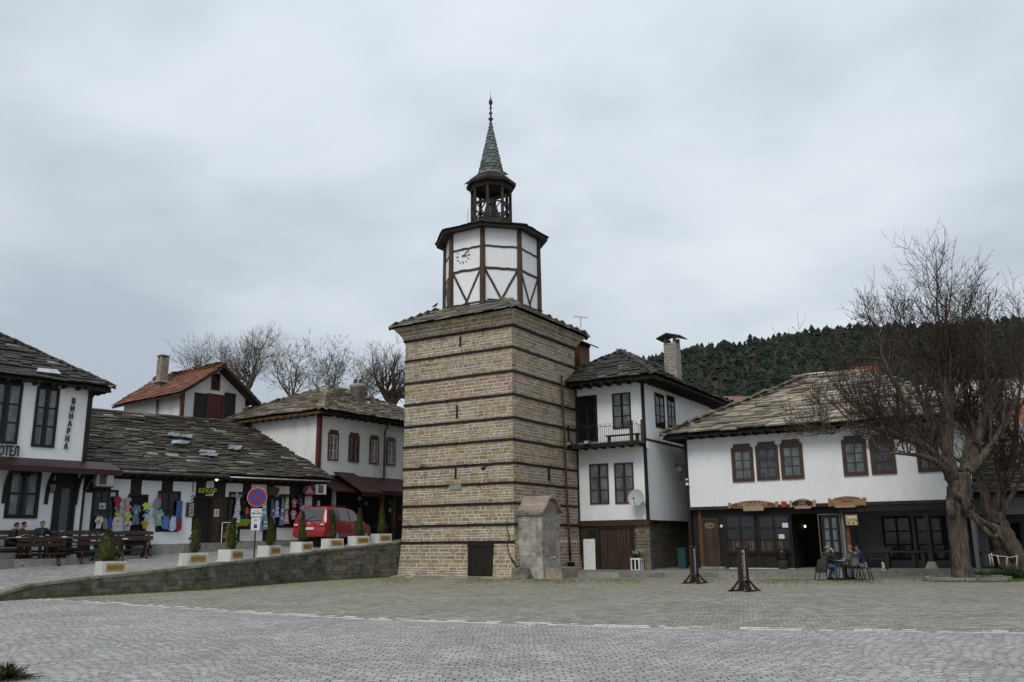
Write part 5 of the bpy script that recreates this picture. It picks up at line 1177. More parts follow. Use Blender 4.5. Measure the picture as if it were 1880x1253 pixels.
for _ in range(130):      # bare crowns among the conifers higher up
    s = rf_.uniform(2, len(cols)-2.1); a_ = int(s); p = hillpt(a_, .2).lerp(hillpt(a_+1, .2), s-a_); tt = rf_.uniform(.15,.85); p = hillpt(a_, tt).lerp(hillpt(a_+1, tt), s-a_)+Vector((0,-2.5,2))
    for k in range(22):
        a = rf_.random()*6.28; l = rf_.uniform(1, 3.6); e = p+Vector((math.cos(a)*l*.4, math.sin(a)*l*.3, l+1)); m_ = p.lerp(e,.5); d_ = Vector((.05,0,0)); sh.add([p-d_, p+d_, m_+d_*.6, m_-d_*.6, e], [(0,1,2,3),(3,2,4)])
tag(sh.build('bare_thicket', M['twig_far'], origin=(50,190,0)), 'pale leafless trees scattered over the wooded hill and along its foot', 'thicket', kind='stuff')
# ================================================================== LOW SHOP ROW
sh_ = thing('shop_row', 'long low row of shops with dark timber front and mossy slab roof', 'shop building', (-17.55,36.96,1.1), SHOP.ang)
su = lambda x, y=940: SHOP.uz(x, y)[0]
slen = su(588, 900); ezs = SHOP.off(.7).uz(400, 871)[1]
e0 = SHOP.off(.7).uz(180, 862)[1]; e1 = SHOP.off(.7).uz(585, 880)[1]
ezs = (e0+e1)/2
b = MB(); b.wbox(SHOP, -.4, slen, -6.5, 0, .8, ezs-.05); b.build('timber_wall', M['black_wood'], sh_)
step = MB()
for i in range(9):
    a = su(245)+(slen-su(245))*i/9; c = su(245)+(slen-su(245))*(i+1)/9; z = street_z(*SHOP.pt((a+c)/2,.9,0).xy); step.wbox(SHOP, a+.005, c-.005, -.1, .75, z-.4, 1.62+.02*i)
step.build('stone_step', M['kerb'], sh_)
WR = [(204,239,880,912),(214,231,912,985),(260,296,883,909),(268,287,909,980),(264,354,977,1008),(317.5,353,885,903.5),(328.5,353,903.5,977),(152,166,905,985),(166,231,979,1010),(414,445,888,913),(461,489,890,912),(504,531,893,912),(440,483,971,994),(507,549,968,992),(559,572,912,951),(378,392,883,911),(355,359,885,912)]
for r in WR:
    r_ = SHOP.rect(*r); e = MB(); e.wbox(SHOP, r_[0], r_[1], -.02, .022, r_[2], r_[3]); e.build('plaster_panel', M['white'] if r[0] < 360 else M['white_old'], sh_)
for (xl,xr,yt,yb,c_,r_) in ((167,214,899.5,978,3,2),(287,329,902,976,2,2),(418,472,904,972,4,3),(510,550,908,969,3,3)):
    window(sh_, SHOP, SHOP.rect(xl,xr,yt,yb), M['black_wood'], c_, r_, .10, .05, name='shop_window', dep=.06)
for (xl,xr,yt,yb,nm) in ((231,268,908,1008,'doorway'),(355,386,912,998,'doorway'),(483,507,915,996,'doorway')):
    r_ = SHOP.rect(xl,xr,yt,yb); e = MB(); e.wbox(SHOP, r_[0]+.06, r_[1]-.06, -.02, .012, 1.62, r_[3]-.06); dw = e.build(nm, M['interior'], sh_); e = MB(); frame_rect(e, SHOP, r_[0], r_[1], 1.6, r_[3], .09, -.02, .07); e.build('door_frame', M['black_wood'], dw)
r_ = SHOP.rect(388,414,913,998); e = MB(); n = 7
for i in range(n): a = r_[0]+(r_[1]-r_[0])*i/n; e.wbox(SHOP, a+.006, a+(r_[1]-r_[0])/n-.006, -.02, .045+.006*(i%2), 1.64, r_[3])
e.build('plank_door', M['door_wood'], sh_)
# roof: one slope rising to the ridge
back = 6.4; RZs = at(466, 782, (SHOP.pt(slen-1,-back,0)).y).z
b = MB(); E0, E1, R1, R0 = SHOP.pt(-.5,.75,e0-.02), SHOP.pt(slen+.15,.75,e1), SHOP.pt(slen+.15,-back,RZs), SHOP.pt(-.5,-back,RZs+.1)
slates(b, E0, E1, R1, R0, .25, .3, .75, .055, seed=900, jit=.10, sag=.18); ridge_slabs(b, R0+Vector((0,0,.05)), R1+Vector((0,0,.05)), .5, .04, 5)
b.quad(R0, R1, SHOP.pt(slen+.15,-back-6,RZs-2.4), SHOP.pt(-.5,-back-6,RZs-2.4)); b.build('slab_roof', M['slate_shop'], sh_)
b = MB(); b.wbox(SHOP, -.4, slen, .0, .66, ezs-.19, ezs-.09); n = 26
for i in range(n): a = -.3+(slen+.2)*i/n; b.wbox(SHOP, a, a+.1, -.02, .70, ezs-.27, ezs-.1)
b.build('eaves', M['dark_wood'], sh_)
gt = MB(); c = su(405, 872); gt.tube([SHOP.pt(-.35,.86,e0-.06), SHOP.pt(c,.86,(e0+e1)/2-.07)], .07, 8); gt.build('gutter', M['gutter'], sh_)
gt = MB(); gt.tube([SHOP.pt(c+.05,.86,(e0+e1)/2-.10), SHOP.pt(slen,.86,e1-.10)], .035, 6); gt.build('gutter', M['zinc'], sh_)
dpp = MB(); dpp.tube([SHOP.pt(su(168,870),.86,e0-.1), SHOP.pt(su(163,880),.5,e0-.4), SHOP.pt(su(153,900),.15,e0-.9), SHOP.pt(su(153,900),.12,1.4)], .045, 6); tag(dpp.build('drain_pipe', M['gutter']), 'grey drain pipe between the hotel and the first shop', 'drain pipe')
# replacement sheets of pale slate patch
NSL = [mat('new_slate_%d' % i, c, .5, .25, 4) for i, c in enumerate(((.20,.225,.25),(.27,.29,.31),(.15,.16,.17)))]
def roofpt(s, t): return E0.lerp(E1, s).lerp(R0.lerp(R1, s), t)
for (px0,py0,px1,py1) in ((306,797,330,803),(330,800,352,806),(312,812,345,818),(362,829,394,834),(366,836,398,839),(420,821,442,828),(68,680,110,690)):
    if px0 < 100: continue
    # intersect with roof plane
    nrm = (E1-E0).cross(R0-E0).normalized()
    def hit(px,py):
        r = Vector(ray(px,py)); t = (E0-Vector((0,0,EYE))).dot(nrm)/r.dot(nrm); return Vector((0,0,EYE))+r*t
    u_ = nrm*(.10 if nrm.z > 0 else -.10); 
    rj = random.Random(px0); w_px = (px1-px0)*.55
    for s_ in (0, 1):
        j = lambda a: rj.uniform(-a, a); xa, xb = (px0, px0+w_px) if s_ == 0 else (px1-w_px, px1); pa = MB(); dy_ = s_*2
        q = [hit(xa+j(2),py1+dy_+j(1)), hit(xb+j(2),py1+dy_+j(1)), hit(xb+2+j(2),py0+dy_+j(1)), hit(xa+3+j(2),py0+dy_+j(1))]; k0 = .85+.25*s_; pa.hexa([p+u_*k0 for p in q]+[p+u_*(k0+.22) for p in q])
        pa.build('new_slate', NSL[rj.randrange(3)], sh_)
# ================================================================== HOTEL at the left edge
HD = Vector((.66,.75)).normalized(); hp = at(143, 990, 36.0); HF = Wall((hp.x, hp.y), HD)
ht = thing('hotel', 'white hotel with dark framed windows and steep slab roof at left edge', 'hotel', (hp.x, hp.y, 1.1), HF.ang)
hu = lambda x, y=940: HF.uz(x, y)[0]
hz0 = HF.uz(100, 848)[1]; hz1 = HF.uz(150, 716)[1]+.25
HN = Vector((-HD.y, HD.x)); HL = 12.0
b = MB(); q = [HF.pt(-HL,0,0), HF.pt(0,0,0), HF.pt(0,-9,0), HF.pt(-HL,-9,0)]; b.slab([tuple(p.xy) for p in q], .6, hz1); b.build('wall', M['white'], ht)
for nm, a, c in (('corner_post', -.16, .03),): e = MB(); e.wbox(HF, a, c, -.16, .04, hz0+.05, hz1-.1); e.build(nm, M['black_wood'], ht)
HZe = HF.off(.95).uz(100, 704)[1]
HR, PH, rr_ = hip_roof(ht, HF.pt(0,0,0), HD, HN, -HL-1, .58, -.58, 10, hz1-.12, .64, M['slate'], .27, .35, .8, .06, 1000, sag=.05)
# white sheet lying on the hotel roof
for (xl,xr,yt,yb) in ((62,104.5,711.5,822),(-20,37,702,815)):
    window(ht, HF, HF.rect(xl,xr,yt,yb), M['black_wood'], 2, 3, .10, .06, cap=True, cur='sides', cw=.35, dep=.06)
for (xl,xr,yt,yb) in ((11,72,862,952),):
    window(ht, HF, HF.rect(xl,xr,yt,yb), M['black_wood'], 2, 2, .14, .08, cap=False, cur='sides', cw=.3, dep=.07)
r = HF.rect(97,138,864,985); e = MB(); z0 = 1.25
e.wbox(HF, r[0], r[1], -.02, .03, z0, r[3]); frame_rect(e, HF, r[0], r[1], z0, r[3], .12, .0, .08); e.wbox(HF, r[0]+.1, r[1]-.1, 0, .075, r[3]-.62, r[3]-.50)
do = e.build('door', M['black_wood'], ht); e = MB(); e.wbox(HF, r[0]+.28, r[1]-.28, .02, .045, z0+.75, r[3]-.72); e.build('frosted_pane', cmat((.075,.08,.085),.3), do); e = MB(); e.lathe(HF.pt(r[0]+.2,.07,z0+1.15), [(.03,0),(.03,.05)], 8); e.build('handle', M['iron'], do)
# maroon canopy
CO = 1.25; W2 = HF.off(CO); zc = W2.uz(90, 858)[1]; zt = HF.uz(60, 843)[1]
e = MB(); e.hexa([HF.pt(-HL,CO,zc-.08), HF.pt(1.0,CO,zc-.08), HF.pt(1.0,0,zt-.08), HF.pt(-HL,0,zt-.08), HF.pt(-HL,CO,zc), HF.pt(1.0,CO,zc), HF.pt(1.0,0,zt+.03), HF.pt(-HL,0,zt+.03)]); e.wbox(HF, -HL, 1.0, CO, CO+.04, zc-.20, zc+.02); e.build('canopy', M['awning'], ht)
for px in (8, 86, 140):
    a = hu(px, 900); e = MB(); n = 7
    pts = [HF.pt(a, .06+(CO-.15)*(1-math.cos(t/n*math.pi/2))*.62, zc-1.12+1.0*math.sin(t/n*math.pi/2)) for t in range(n+1)]
    for p, q in zip(pts, pts[1:]): e.beam(p, q, .12, .12, up=(HF.n.x, HF.n.y, .3))
    e.wbox(HF, a-.06, a+.06, 0, .1, zc-1.35, zc-1.0); e.build('curved_bracket', M['black_wood'], ht)
ln = thing('wall_lantern', 'small black lantern hanging from the hotel bracket left of its door', 'lantern', tuple(HF.pt(hu(90,900),.5,HF.uz(90,905)[1])), HF.ang)
c = HF.pt(hu(90,903),.35,HF.uz(90,905)[1]); lantern(ln, c, 1.15); e = MB(); e.tube([c+Vector((0,0,.5)), c+Vector((0,0,.62)), HF.pt(hu(90,903),.1,c.z+.6)], .015, 5); e.build('bracket', M['iron'], ln)
# letters
lt = MB(); r0_ = HF.uz(-20,838); u_, z_ = HF.uz(3, 835); u2 = HF.uz(34,835)[0]
text(lt, 'ХОТЕЛ', HF, u2, HF.uz(20,837)[1], .52, .05, .06, align='RIGHT', sx=(u2-hu(-16,835))/1.85, bold=.012)
tag(lt.build('hotel_lettering', M['iron'], origin=tuple(HF.pt(u2-1,.05,z_)), rz=HF.ang), 'black raised letters ХОТЕЛ on the white wall above the maroon canopy', 'lettering')
lt = MB(); us = hu(131,770); za, zb_ = HF.uz(131,729)[1], HF.uz(128,826)[1]; wd = 'ВИНАРНА'; hh = (za-zb_)/len(wd)
for i, ch in enumerate(wd): text(lt, ch, HF, us-.02*i, za-hh*(i+1)+.02, hh*1.05, .05, .05, sx=.72, bold=.010)
tag(lt.build('vertical_lettering', M['iron'], origin=tuple(HF.pt(us,.05,zb_)), rz=HF.ang), 'black letters ВИНАРНА running down the hotel wall corner', 'lettering')
ac1 = MB(); r = SHOP.rect(168,199,869,894); ac1.wbox(SHOP, r[0], r[1], .25, .62, r[2], r[3]); ac = tag(ac1.build('air_conditioner', M['acwhite'], rz=SHOP.ang), 'white air conditioner unit above the first shop window next to the hotel', 'air conditioner', 'air conditioners on the shop row')
e = MB(); e.wbox(SHOP, r[0]+.12, r[0]+(r[1]-r[0])*.58, .62, .635, r[2]+.05, r[3]-.05); e.build('fan_grille', M['grille'], ac)
e = MB(); e.wbox(SHOP, r[0]-.05, r[1]+.05, .02, .6, r[2]-.05, r[2]-.01); e.build('bracket', M['gutter'], ac)
# ================================================================== GABLE HOUSE behind the shop row
GD = Vector((.62,.785)).normalized(); gq = at(334, 740, 46.9); GF = Wall((gq.x, gq.y), GD); GNv = Vector((-GD.y, GD.x))
gw = GF.uz(450, 740)[0]; gs = Wall(GF.pt(0,0,0), GNv); gs.n = -GD; glen = gs.uz(228, 745)[0]
gb_ = thing('gable_house', 'small whitewashed house with red tile roof rising behind the shop row', 'house', tuple(gq.xy)+(3,), GF.ang)
gze = GF.uz(336, 716)[1]; gpk = GF.uz(398, 678)[1]; um = gw/2
b = MB(); b.prism([(0,3),(gw,3),(gw,gze),(um,gpk),(0,gze)], GF, -glen, 0); b.build('wall', M['white_old'], gb_)
e = MB(); e.wbox(GF, -.05, .13, -.1, .05, 3, gze); e.build('corner_post', M['orange_wood'], gb_)
ohg, ohs = .75, .55; sl = (gpk-gze)/um
def gp(uu, w, z): return GF.pt(uu, w, z)
rfm = MB(); zl = gze-sl*ohs+.1; zp = gpk+.14
slates(rfm, gp(-ohs,-glen-.4,zl), gp(-ohs,ohg,zl), gp(um,ohg,zp), gp(um,-glen-.4,zp), .36, .24, .26, .03, seed=61, jit=.01)
slates(rfm, gp(gw+ohs,ohg,zl), gp(gw+ohs,-glen-.4,zl), gp(um,-glen-.4,zp), gp(um,ohg,zp), .36, .24, .26, .03, seed=62, jit=.01)
ridge_slabs(rfm, gp(um,ohg,zp+.06), gp(um,-glen-.4,zp+.06), .35, .05, 7)
rfo = rfm.build('tiled_roof', M['tile'], gb_)
e = MB()
for s_ in (-1, 1):
    x1 = -ohs if s_ < 0 else gw+ohs
    for w0, w1 in ((ohg-.05, ohg+.03), (.02, ohg)): e.hexa([gp(x1,w1,zl-.16),gp(um,w1,zp-.16),gp(um,w0,zp-.16),gp(x1,w0,zl-.16),gp(x1,w1,zl-.03 if w0 > .1 else zl-.05),gp(um,w1,zp-.03 if w0>.1 else zp-.05),gp(um,w0,zp-.03 if w0>.1 else zp-.05),gp(x1,w0,zl-.03 if w0>.1 else zl-.05)])
e.build('verge_boards', M['timber'], gb_)
e = MB(); e.hexa([gp(-ohs+.02,-glen-.4,zl-.14),gp(-ohs+.02,.0,zl-.14),gp(0,0,gze-.1),gp(0,-glen-.4,gze-.1),gp(-ohs+.02,-glen-.4,zl-.04),gp(-ohs+.02,0,zl-.04),gp(0,0,gze+.06),gp(0,-glen-.4,gze+.06)]); e.build('eave_boards', M['dark_wood'], gb_)
r = GF.rect(385,405,686,717); window(gb_, GF, (r[0]+.1,r[1]-.05,r[2],r[3]), M['red_wood'], 3, 3, .09, .04, name='attic_window')
r = GF.rect(378,410,724,783); e = MB(); frame_rect(e, GF, r[0],r[1],r[2]-.3,r[3],.12,-.02,.07); um_ = (r[0]+r[1])/2
for s_ in (-1,1): a = um_ if s_ > 0 else r[0]+.12; c = r[1]-.12 if s_ > 0 else um_; e.wbox(GF, a+.01, c-.01, -.02, .03, r[2]-.2, r[3]-.12); e.wbox(GF, a+.1, c-.1, .03, .05, r[2]+.5, r[2]+.9)
e.build('double_door', M['red_wood'], gb_)
for (xl,xr) in ((355.5,378),(410.5,431)):
    r = GF.rect(xl,xr,722,777); e = MB(); e.wbox(GF, r[0]+.05, r[1]-.05, -.01, .03, r[2]+.05, r[3]-.05); frame_rect(e, GF, *r, .06, -.01, .05); e.build('shutter', M['shutter'], gb_)
# its chimney through the left slope
def chim2(parent, px, pyb, pyt, Y, w_, mt):
    c = at(px, pyb, Y); zt = at(px, pyt, Y).z; e = MB(); W = Wall((c.x,c.y), GD); e.wbox(W, -w_/2, w_/2, -w_/2, w_/2, c.z-.8, zt-.18)
    for a in (-1,1):
        for b_ in (-1,1): e.wbox(W, a*(w_/2-.06)-.05, a*(w_/2-.06)+.05, b_*(w_/2-.06)-.05, b_*(w_/2-.06)+.05, zt-.18, zt-.04)
    o = e.build('chimney', mt, parent); e = MB(); e.wbox(W, -w_/2-.04, w_/2+.04, -w_/2-.04, w_/2+.04, zt-.04, zt+.02); e.build('chimney_cap', M['concrete'], o)
    e = MB(); e.wbox(W, -w_/2-.2, w_/2+.2, -w_/2-.1, w_/2+.25, c.z-.06, c.z+.0); e.build('flashing', M['zinc'], o)
chim2(gb_, 296.5, 702, 654, 50.0, .48, mat('soot_stained_render', (.23,.19,.145), .9, .35, 4))
e = MB(); u_, z_ = gs.uz(289,772); e.tube([gs.pt(u_,.09,2.5), gs.pt(u_,.09,gze-.1)], .05, 6); e.build('downpipe', M['gutter'], gb_)
# ================================================================== WHITE HOUSE with slab roof (before the tower)
H3D = Vector((.56,.83)).normalized(); hq = at(583.5, 860, 44.9); H3 = Wall((hq.x, hq.y), H3D); H3N = Vector((-H3D.y, H3D.x))
h3 = thing('white_house', 'white two storey house with red corner post, pale slab roof and maroon awnings', 'house', (hq.x, hq.y, 1.6), H3.ang)
h3z = H3.uz(590, 757)[1]; L3 = 11.0
b = MB(); q = [H3.pt(0,0,0), H3.pt(L3,0,0), H3.pt(L3,-9,0), H3.pt(0,-9,0)]; b.slab([tuple(p.xy) for p in q], 1.0, h3z+.1); b.build('wall', M['white_old'], h3)
e = MB(); e.wbox(H3, -.06, .15, -.15, .05, 3.6, h3z-.05); e.build('corner_post', M['red_wood'], h3)
HR, P3, rr_ = hip_roof(h3, H3.pt(0,0,0), H3D, H3N, -.55, L3+.6, -.75, 9.4, h3z, .46, M['slate_pale'], .29, .35, .85, .055, 1100, ridge_dir='x', sag=.05, gap=.025)
e = MB(); s3 = Wall(H3.pt(0,0,0), H3N); s3.n = -H3D; e.wbox(s3, -.6, 9, .30, .52, h3z-.17, h3z-.05); e.build('eave_board', M['orange_wood'], h3)
for (xl,xr,yt,yb) in ((601.5,620.5,796,846),(639.5,658.5,801,849),(678,694.5,805.5,852.5),(709,725,809,855)):
    window(h3, H3, H3.rect(xl,xr,yt,yb), M['red_wood'] if xl < 700 else M['brown_wood'], 2, 3, .08, .045, cap=True, cur='sides', cw=.40, dep=.06, sash=cmat((.42,.41,.38)) if xl != 639.5 else None)
e = MB(); u_ = H3.uz(703,830)[0]; e.tube([H3.pt(u_,.5,h3z-.1), H3.pt(u_,.12,h3z-.55), H3.pt(u_,.1,3.2)], .06, 6); e.build('downpipe', M['gutter'], h3)
# round rendered chimney
c = at(656.5, 738, 51.0); e = MB(); hh = at(656,706,51).z-c.z; e.lathe(Vector((c.x,c.y,c.z-.9)), [(.42,0),(.40,.9+hh*.72),(.50,.9+hh*.78),(.52,.9+hh*.92),(.40,.9+hh)], 14); ch = e.build('chimney', M['concrete'], h3)
for dx_ in (-.16, .16): e = MB(); zt = at(656,697,51).z; e.wbox(Wall((c.x+dx_,c.y),(1,0)), -.09, .09, -.09, .09, c.z+hh-.05, zt); e.build('chimney_pot', M['iron'], ch)
e = MB(); e.hexa([Vector((c.x+dx_, c.y+dy_, c.z+dz_)) for dx_,dy_,dz_ in ((-.55,-.7,-.32),(.7,-.7,-.45),(.7,.3,.0),(-.55,.3,.1),(-.55,-.7,-.26),(.7,-.7,-.39),(.7,.3,.06),(-.55,.3,.16))]); e.build('flashing', M['zinc'], ch)
# ground floor: dark shopfronts and awnings
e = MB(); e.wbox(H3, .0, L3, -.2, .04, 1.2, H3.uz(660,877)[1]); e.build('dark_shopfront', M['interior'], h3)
def awn(xl, xr, yt, yb, out, label=None, k=0.0):
    a, c = H3.uz(xl, yt)[0], H3.uz(xr, yt)[0]; zt = H3.uz(xl, yt)[1]; W = H3.off(out); zb2 = W.uz((xl+xr)/2, yb)[1]
    e = MB(); e.hexa([H3.pt(a,out,zb2-.05),H3.pt(c,out,zb2-.05),H3.pt(c,0,zt-.06),H3.pt(a,0,zt-.06),H3.pt(a,out,zb2),H3.pt(c,out,zb2),H3.pt(c,0,zt),H3.pt(a,0,zt)]); e.wbox(H3, a, c, out-.03, out+.02, zb2-.22, zb2-.0); e.build('awning', M['awning'], h3); return zb2
awn(613, 650, 866, 901, 2.1); awn(652, 760, 874, 901, 1.9)
e = MB(); e.hexa([H3.pt(-.2,1.5,H3.off(1.5).uz(610,903)[1]),H3.pt(1.5,1.5,H3.off(1.5).uz(625,904)[1]),H3.pt(1.5,0,H3.uz(600,884)[1]),H3.pt(-.2,0,H3.uz(590,884)[1]),H3.pt(-.2,1.5,H3.off(1.5).uz(610,900)[1]),H3.pt(1.5,1.5,H3.off(1.5).uz(625,901)[1]),H3.pt(1.5,0,H3.uz(600,881)[1]),H3.pt(-.2,0,H3.uz(590,881)[1])]); e.build('awning', M['awning'], h3)
for px in (612, 700, 722):
    W = H3.off(1.2 if px > 650 else .3); a = W.uz(px,940)[0]; e = MB(); z = street_z(*W.pt(a,0,0).xy); e.wbox(W, a-.08, a+.08, -.08, .08, z-.1, W.uz(px,896)[1]); e.build('awning_post', M['orange_wood'] if px > 650 else M['white_old'], h3)
# ================================================================== PLANTERS on the wall with clipped conifers
def wall_at(px):
    for a, b in zip(WP, WP[1:]):
        for i in range(60):
            p = a.lerp(b, i/60)
            f = p.y*math.cos(TH)+(p.z-EYE)*math.sin(TH)
            if 940+FPX*p.x/f >= px: return p, (b-a).xy.normalized()
    return WP[-2], (WP[-1]-WP[-2]).xy.normalized()
plate_m = mat('yellow_plate', (.36,.27,.10), .6, .3, 9); soil = M['interior']
def make_planter(p, d, label, lx=.82, ly=.58, h=.43):
    t = thing('planter_box', label, 'planter', tuple(p), math.atan2(d.y, d.x), 'white planter boxes along the retaining wall')
    W = Wall(p, d); 
    if W.n.dot(Vector((-p.x, -p.y))) < 0: W.n = -W.n
    W = W.off(-.02); e = MB()
    for a, b_, c, dd in ((-lx/2,lx/2,-.05,0), (-lx/2,lx/2,-ly,-ly+.05), (-lx/2,-lx/2+.05,-ly+.05,-.05), (lx/2-.05,lx/2,-ly+.05,-.05)): e.wbox(W, a, b_, c, dd, p.z+.02, p.z+h)
    e.wbox(W, -lx/2-.02, lx/2+.02, -ly-.02, .02, p.z-.02, p.z+.04); e.build('box', M['planter'], t)
    e = MB(); e.wbox(W, -lx/2+.05, lx/2-.05, -ly+.05, -.05, p.z+.04, p.z+h-.06); e.build('soil', soil, t)
    e = MB(); e.wbox(W, -lx/2+.12, lx/2-.06, .0, .012, p.z+.10, p.z+h-.07); pl_ = e.build('yellow_plate', plate_m, t)
    e = MB(); rr = random.Random(1); z0, z1 = p.z+.16, p.z+h-.13
    for i in range(9):
        a = -lx/2+.17+(lx-.30)*i/9; e.wbox(W, a, a+.035, .012, .022, z0, z1)
        if i % 2: e.wbox(W, a+.035, a+.07, .012, .021, z1-.03, z1)
        else: e.wbox(W, a+.035, a+.06, .012, .021, z0+.05, z0+.08)
    e.build('raised_ornament', cmat((.22,.13,.05)), pl_); return t
def clipped(p, h, w_, label, seed, n=1500):
    rnd = random.Random(seed); t = thing('conifer_shrub', label, 'shrub', tuple(p), 0, 'clipped conifers in the planter boxes')
    e = MB(); e.tube([p, p+Vector((0,0,h*.9))], [.03,.01], 6); e.build('stem', M['bark'], t); e = MB()
    lob = [(rnd.random()*6.28, rnd.random(), rnd.uniform(.05,.14)) for _ in range(10)]
    for _ in range(n):
        t_ = rnd.random()**.8; a = rnd.random()*6.28; r = w_/2*(1-t_**1.7*.86)*(.55+.45*math.sin(min(1,t_*4+.35)*1.57))*rnd.uniform(.55,1.05)
        for (la, lt_, lk) in lob:
            if abs(t_-lt_) < .08 and math.cos(a-la) > .5: r *= 1+lk*2
        c = p+Vector((r*math.cos(a), r*math.sin(a), .04+h*t_)); s = rnd.uniform(.018,.045); up = Vector((math.cos(a)*.6+rnd.uniform(-.5,.5), math.sin(a)*.4+rnd.uniform(-.5,.5), 1)).normalized()*s*1.8
        q = Vector((rnd.uniform(-1,1), rnd.uniform(-1,1), rnd.uniform(-.3,.3))).normalized()*s*.6; e.add([c-q, c+q, c+up], [(0,1,2)])
    e.lathe(p+Vector((0,0,.05)), [(w_*.22,0),(w_*.36,h*.15),(w_*.33,h*.4),(w_*.2,h*.75),(.01,h*.93)], 8)
    e.build('foliage', M['leaf'], t); return t
spots = [(205,1.05,.60,'white planter box nearest the camera at the low left end of the wall','broad clipped conifer in the lowest planter box beside yellow flowers'),
 (357,1.20,.42,'white planter box in front of the dark plank doorway, second from the low end','clipped conifer in front of the dark shop doorway, second from the low end'),
 (431,1.20,.38,'white planter box left of the no stopping sign','narrow clipped conifer beside the yellow menu board left of the sign pole'),
 (501,1.18,.36,'white planter box right of the no stopping sign','narrow clipped conifer right of the no stopping sign'),
 (559,1.32,.34,'white planter box in front of the red car rear window','tall thin clipped conifer in front of the red car rear window'),
 (613,1.15,.32,'white planter box in front of the red car rear door','thin clipped conifer in front of the red car rear door'),
 (661,1.30,.38,'white planter box in front of the red car bonnet','clipped conifer in front of the red car bonnet'),
 (703,1.30,.40,'white planter box nearest the clock tower','clipped conifer nearest the clock tower')]
for i, (px, h, w_, la, lb) in enumerate(spots):
    p, d = wall_at(px); W = Wall(p, d); 
    if W.n.dot(Vector((-p.x,-p.y))) < 0: W.n = -W.n
    make_planter(p, d, la); c = W.pt(.04 if i else -.18, -.33, p.z+.40); clipped(c, h*(.97 if i else 1), w_*(.98 if i else 1.1), lb, 200+i)
    if i == 0:
        rf2 = random.Random(4); e = MB(); cc = W.pt(.24,-.2,p.z+.42)
        for _ in range(46):
            q = cc+Vector((rf2.gauss(0,.10), rf2.gauss(0,.08), rf2.uniform(.02,.10)))
            for k in range(5): a = k*1.257+rf2.random(); e.add([q, q+Vector((.028*math.cos(a), .028*math.sin(a), .008)), q+Vector((.028*math.cos(a+.9), .028*math.sin(a+.9), .008))], [(0,1,2)])
        fl_ = thing('flowers', 'small clump of yellow pansies in the lowest planter box', 'flowers', tuple(cc)); e.build('petals', cmat((.62,.50,.02)), fl_)
        e = MB()
        for _ in range(90):
            q = cc+Vector((rf2.gauss(0,.13), rf2.gauss(0,.1), rf2.uniform(-.02,.05))); a = rf2.random()*6.28; e.add([q, q+Vector((.05*math.cos(a),.05*math.sin(a),.03)), q+Vector((.03*math.cos(a+.6),.03*math.sin(a+.6),.05))], [(0,1,2)])
        e.build('leaves', M['plant'], fl_)
# potted plant in the ornamental planter by the garage door
t = thing('potted_shrub', 'small yellow green shrub growing in the ornamental planter', 'plant', tuple(pt_.location+Vector((0,0,.55)))); c = Vector(pt_.location); c.z = .72; e = MB(); rq = random.Random(3)
for _ in range(420):
    d_ = Vector((rq.gauss(0,1), rq.gauss(0,1), rq.gauss(.9,.8))).normalized(); q = c+d_*rq.uniform(.05,.34); s = Vector((rq.uniform(-1,1),rq.uniform(-1,1),rq.uniform(-1,1)))*.02; e.add([q-s, q+s, q+d_*.09], [(0,1,2)])
e.build('leaves', M['leaf'], t); e = MB(); 
for _ in range(30):
    q = c+Vector((rq.gauss(0,.12), rq.gauss(0,.12), rq.uniform(.22,.40))); e.lathe(q, [(.008,0),(.025,.015),(.008,.03)], 6)
e.build('white_blooms', M['whitepaint'], t)
# ================================================================== NO STOPPING SIGN
b0 = gnd(463.5, 1074); sg = thing('no_stopping_sign', 'round blue and red no stopping sign above two white panels on a rusty pole', 'traffic sign', tuple(b0), 0.1)
W = Wall((b0.x, b0.y), (math.cos(.25), math.sin(.25))); zz = lambda y: W.uz(465, y)[1]
e = MB(); e.tube([W.pt(0,0,0), W.pt(0,0,zz(900))], .032, 8); e.build('pole', M['rust'], sg)
zc, rd = zz(913.5), (zz(895.5)-zz(932))/2*.98; rx = rd*.96
def disc(mb, r, w0, w1, a0=0, a1=360, n=36, r0=0):
    if r0 == 0 and a1-a0 >= 360: mb.prism([(r*math.cos(R(360*i/n)), zc+r*math.sin(R(360*i/n))) for i in range(n)], W, w0, w1)
    else:
        for i in range(n):
            a, b_ = R(a0+(a1-a0)*i/n), R(a0+(a1-a0)*(i+1)/n); mb.prism([(r0*math.cos(a), zc+r0*math.sin(a)), (r*math.cos(a), zc+r*math.sin(a)), (r*math.cos(b_), zc+r*math.sin(b_)), (r0*math.cos(b_), zc+r0*math.sin(b_))], W, w0, w1)
e = MB(); disc(e, rd, .035, .045); pl = e.build('disc', cmat((.50,.40,.38),.5), sg)
e = MB(); disc(e, rd*.80, .0455, .049); e.build('blue_field', cmat((.02,.06,.30),.5), pl)
e = MB(); disc(e, rd*.95, .0455, .052, 0, 359.9, 40, rd*.78)
for s_ in (-1, 1):
    c, s = math.cos(R(48)), math.sin(R(48))*s_; h = .11*rd; r_ = rd*.84; e.prism([(-c*r_-s*h*s_*s_, zc-s*r_+c*h*1.0), (-c*r_+s*h, zc-s*r_-c*h), (c*r_+s*h, zc+s*r_-c*h), (c*r_-s*h, zc+s*r_+c*h)] if s_ > 0 else [(-c*r_+s*h, zc-s*r_-c*h), (c*r_+s*h, zc+s*r_-c*h), (c*r_-s*h, zc+s*r_+c*h), (-c*r_-s*h, zc-s*r_+c*h)], W, .0495, .052+.001*s_)
e.build('red_ring_and_cross', cmat((.28,.02,.025),.5), pl)
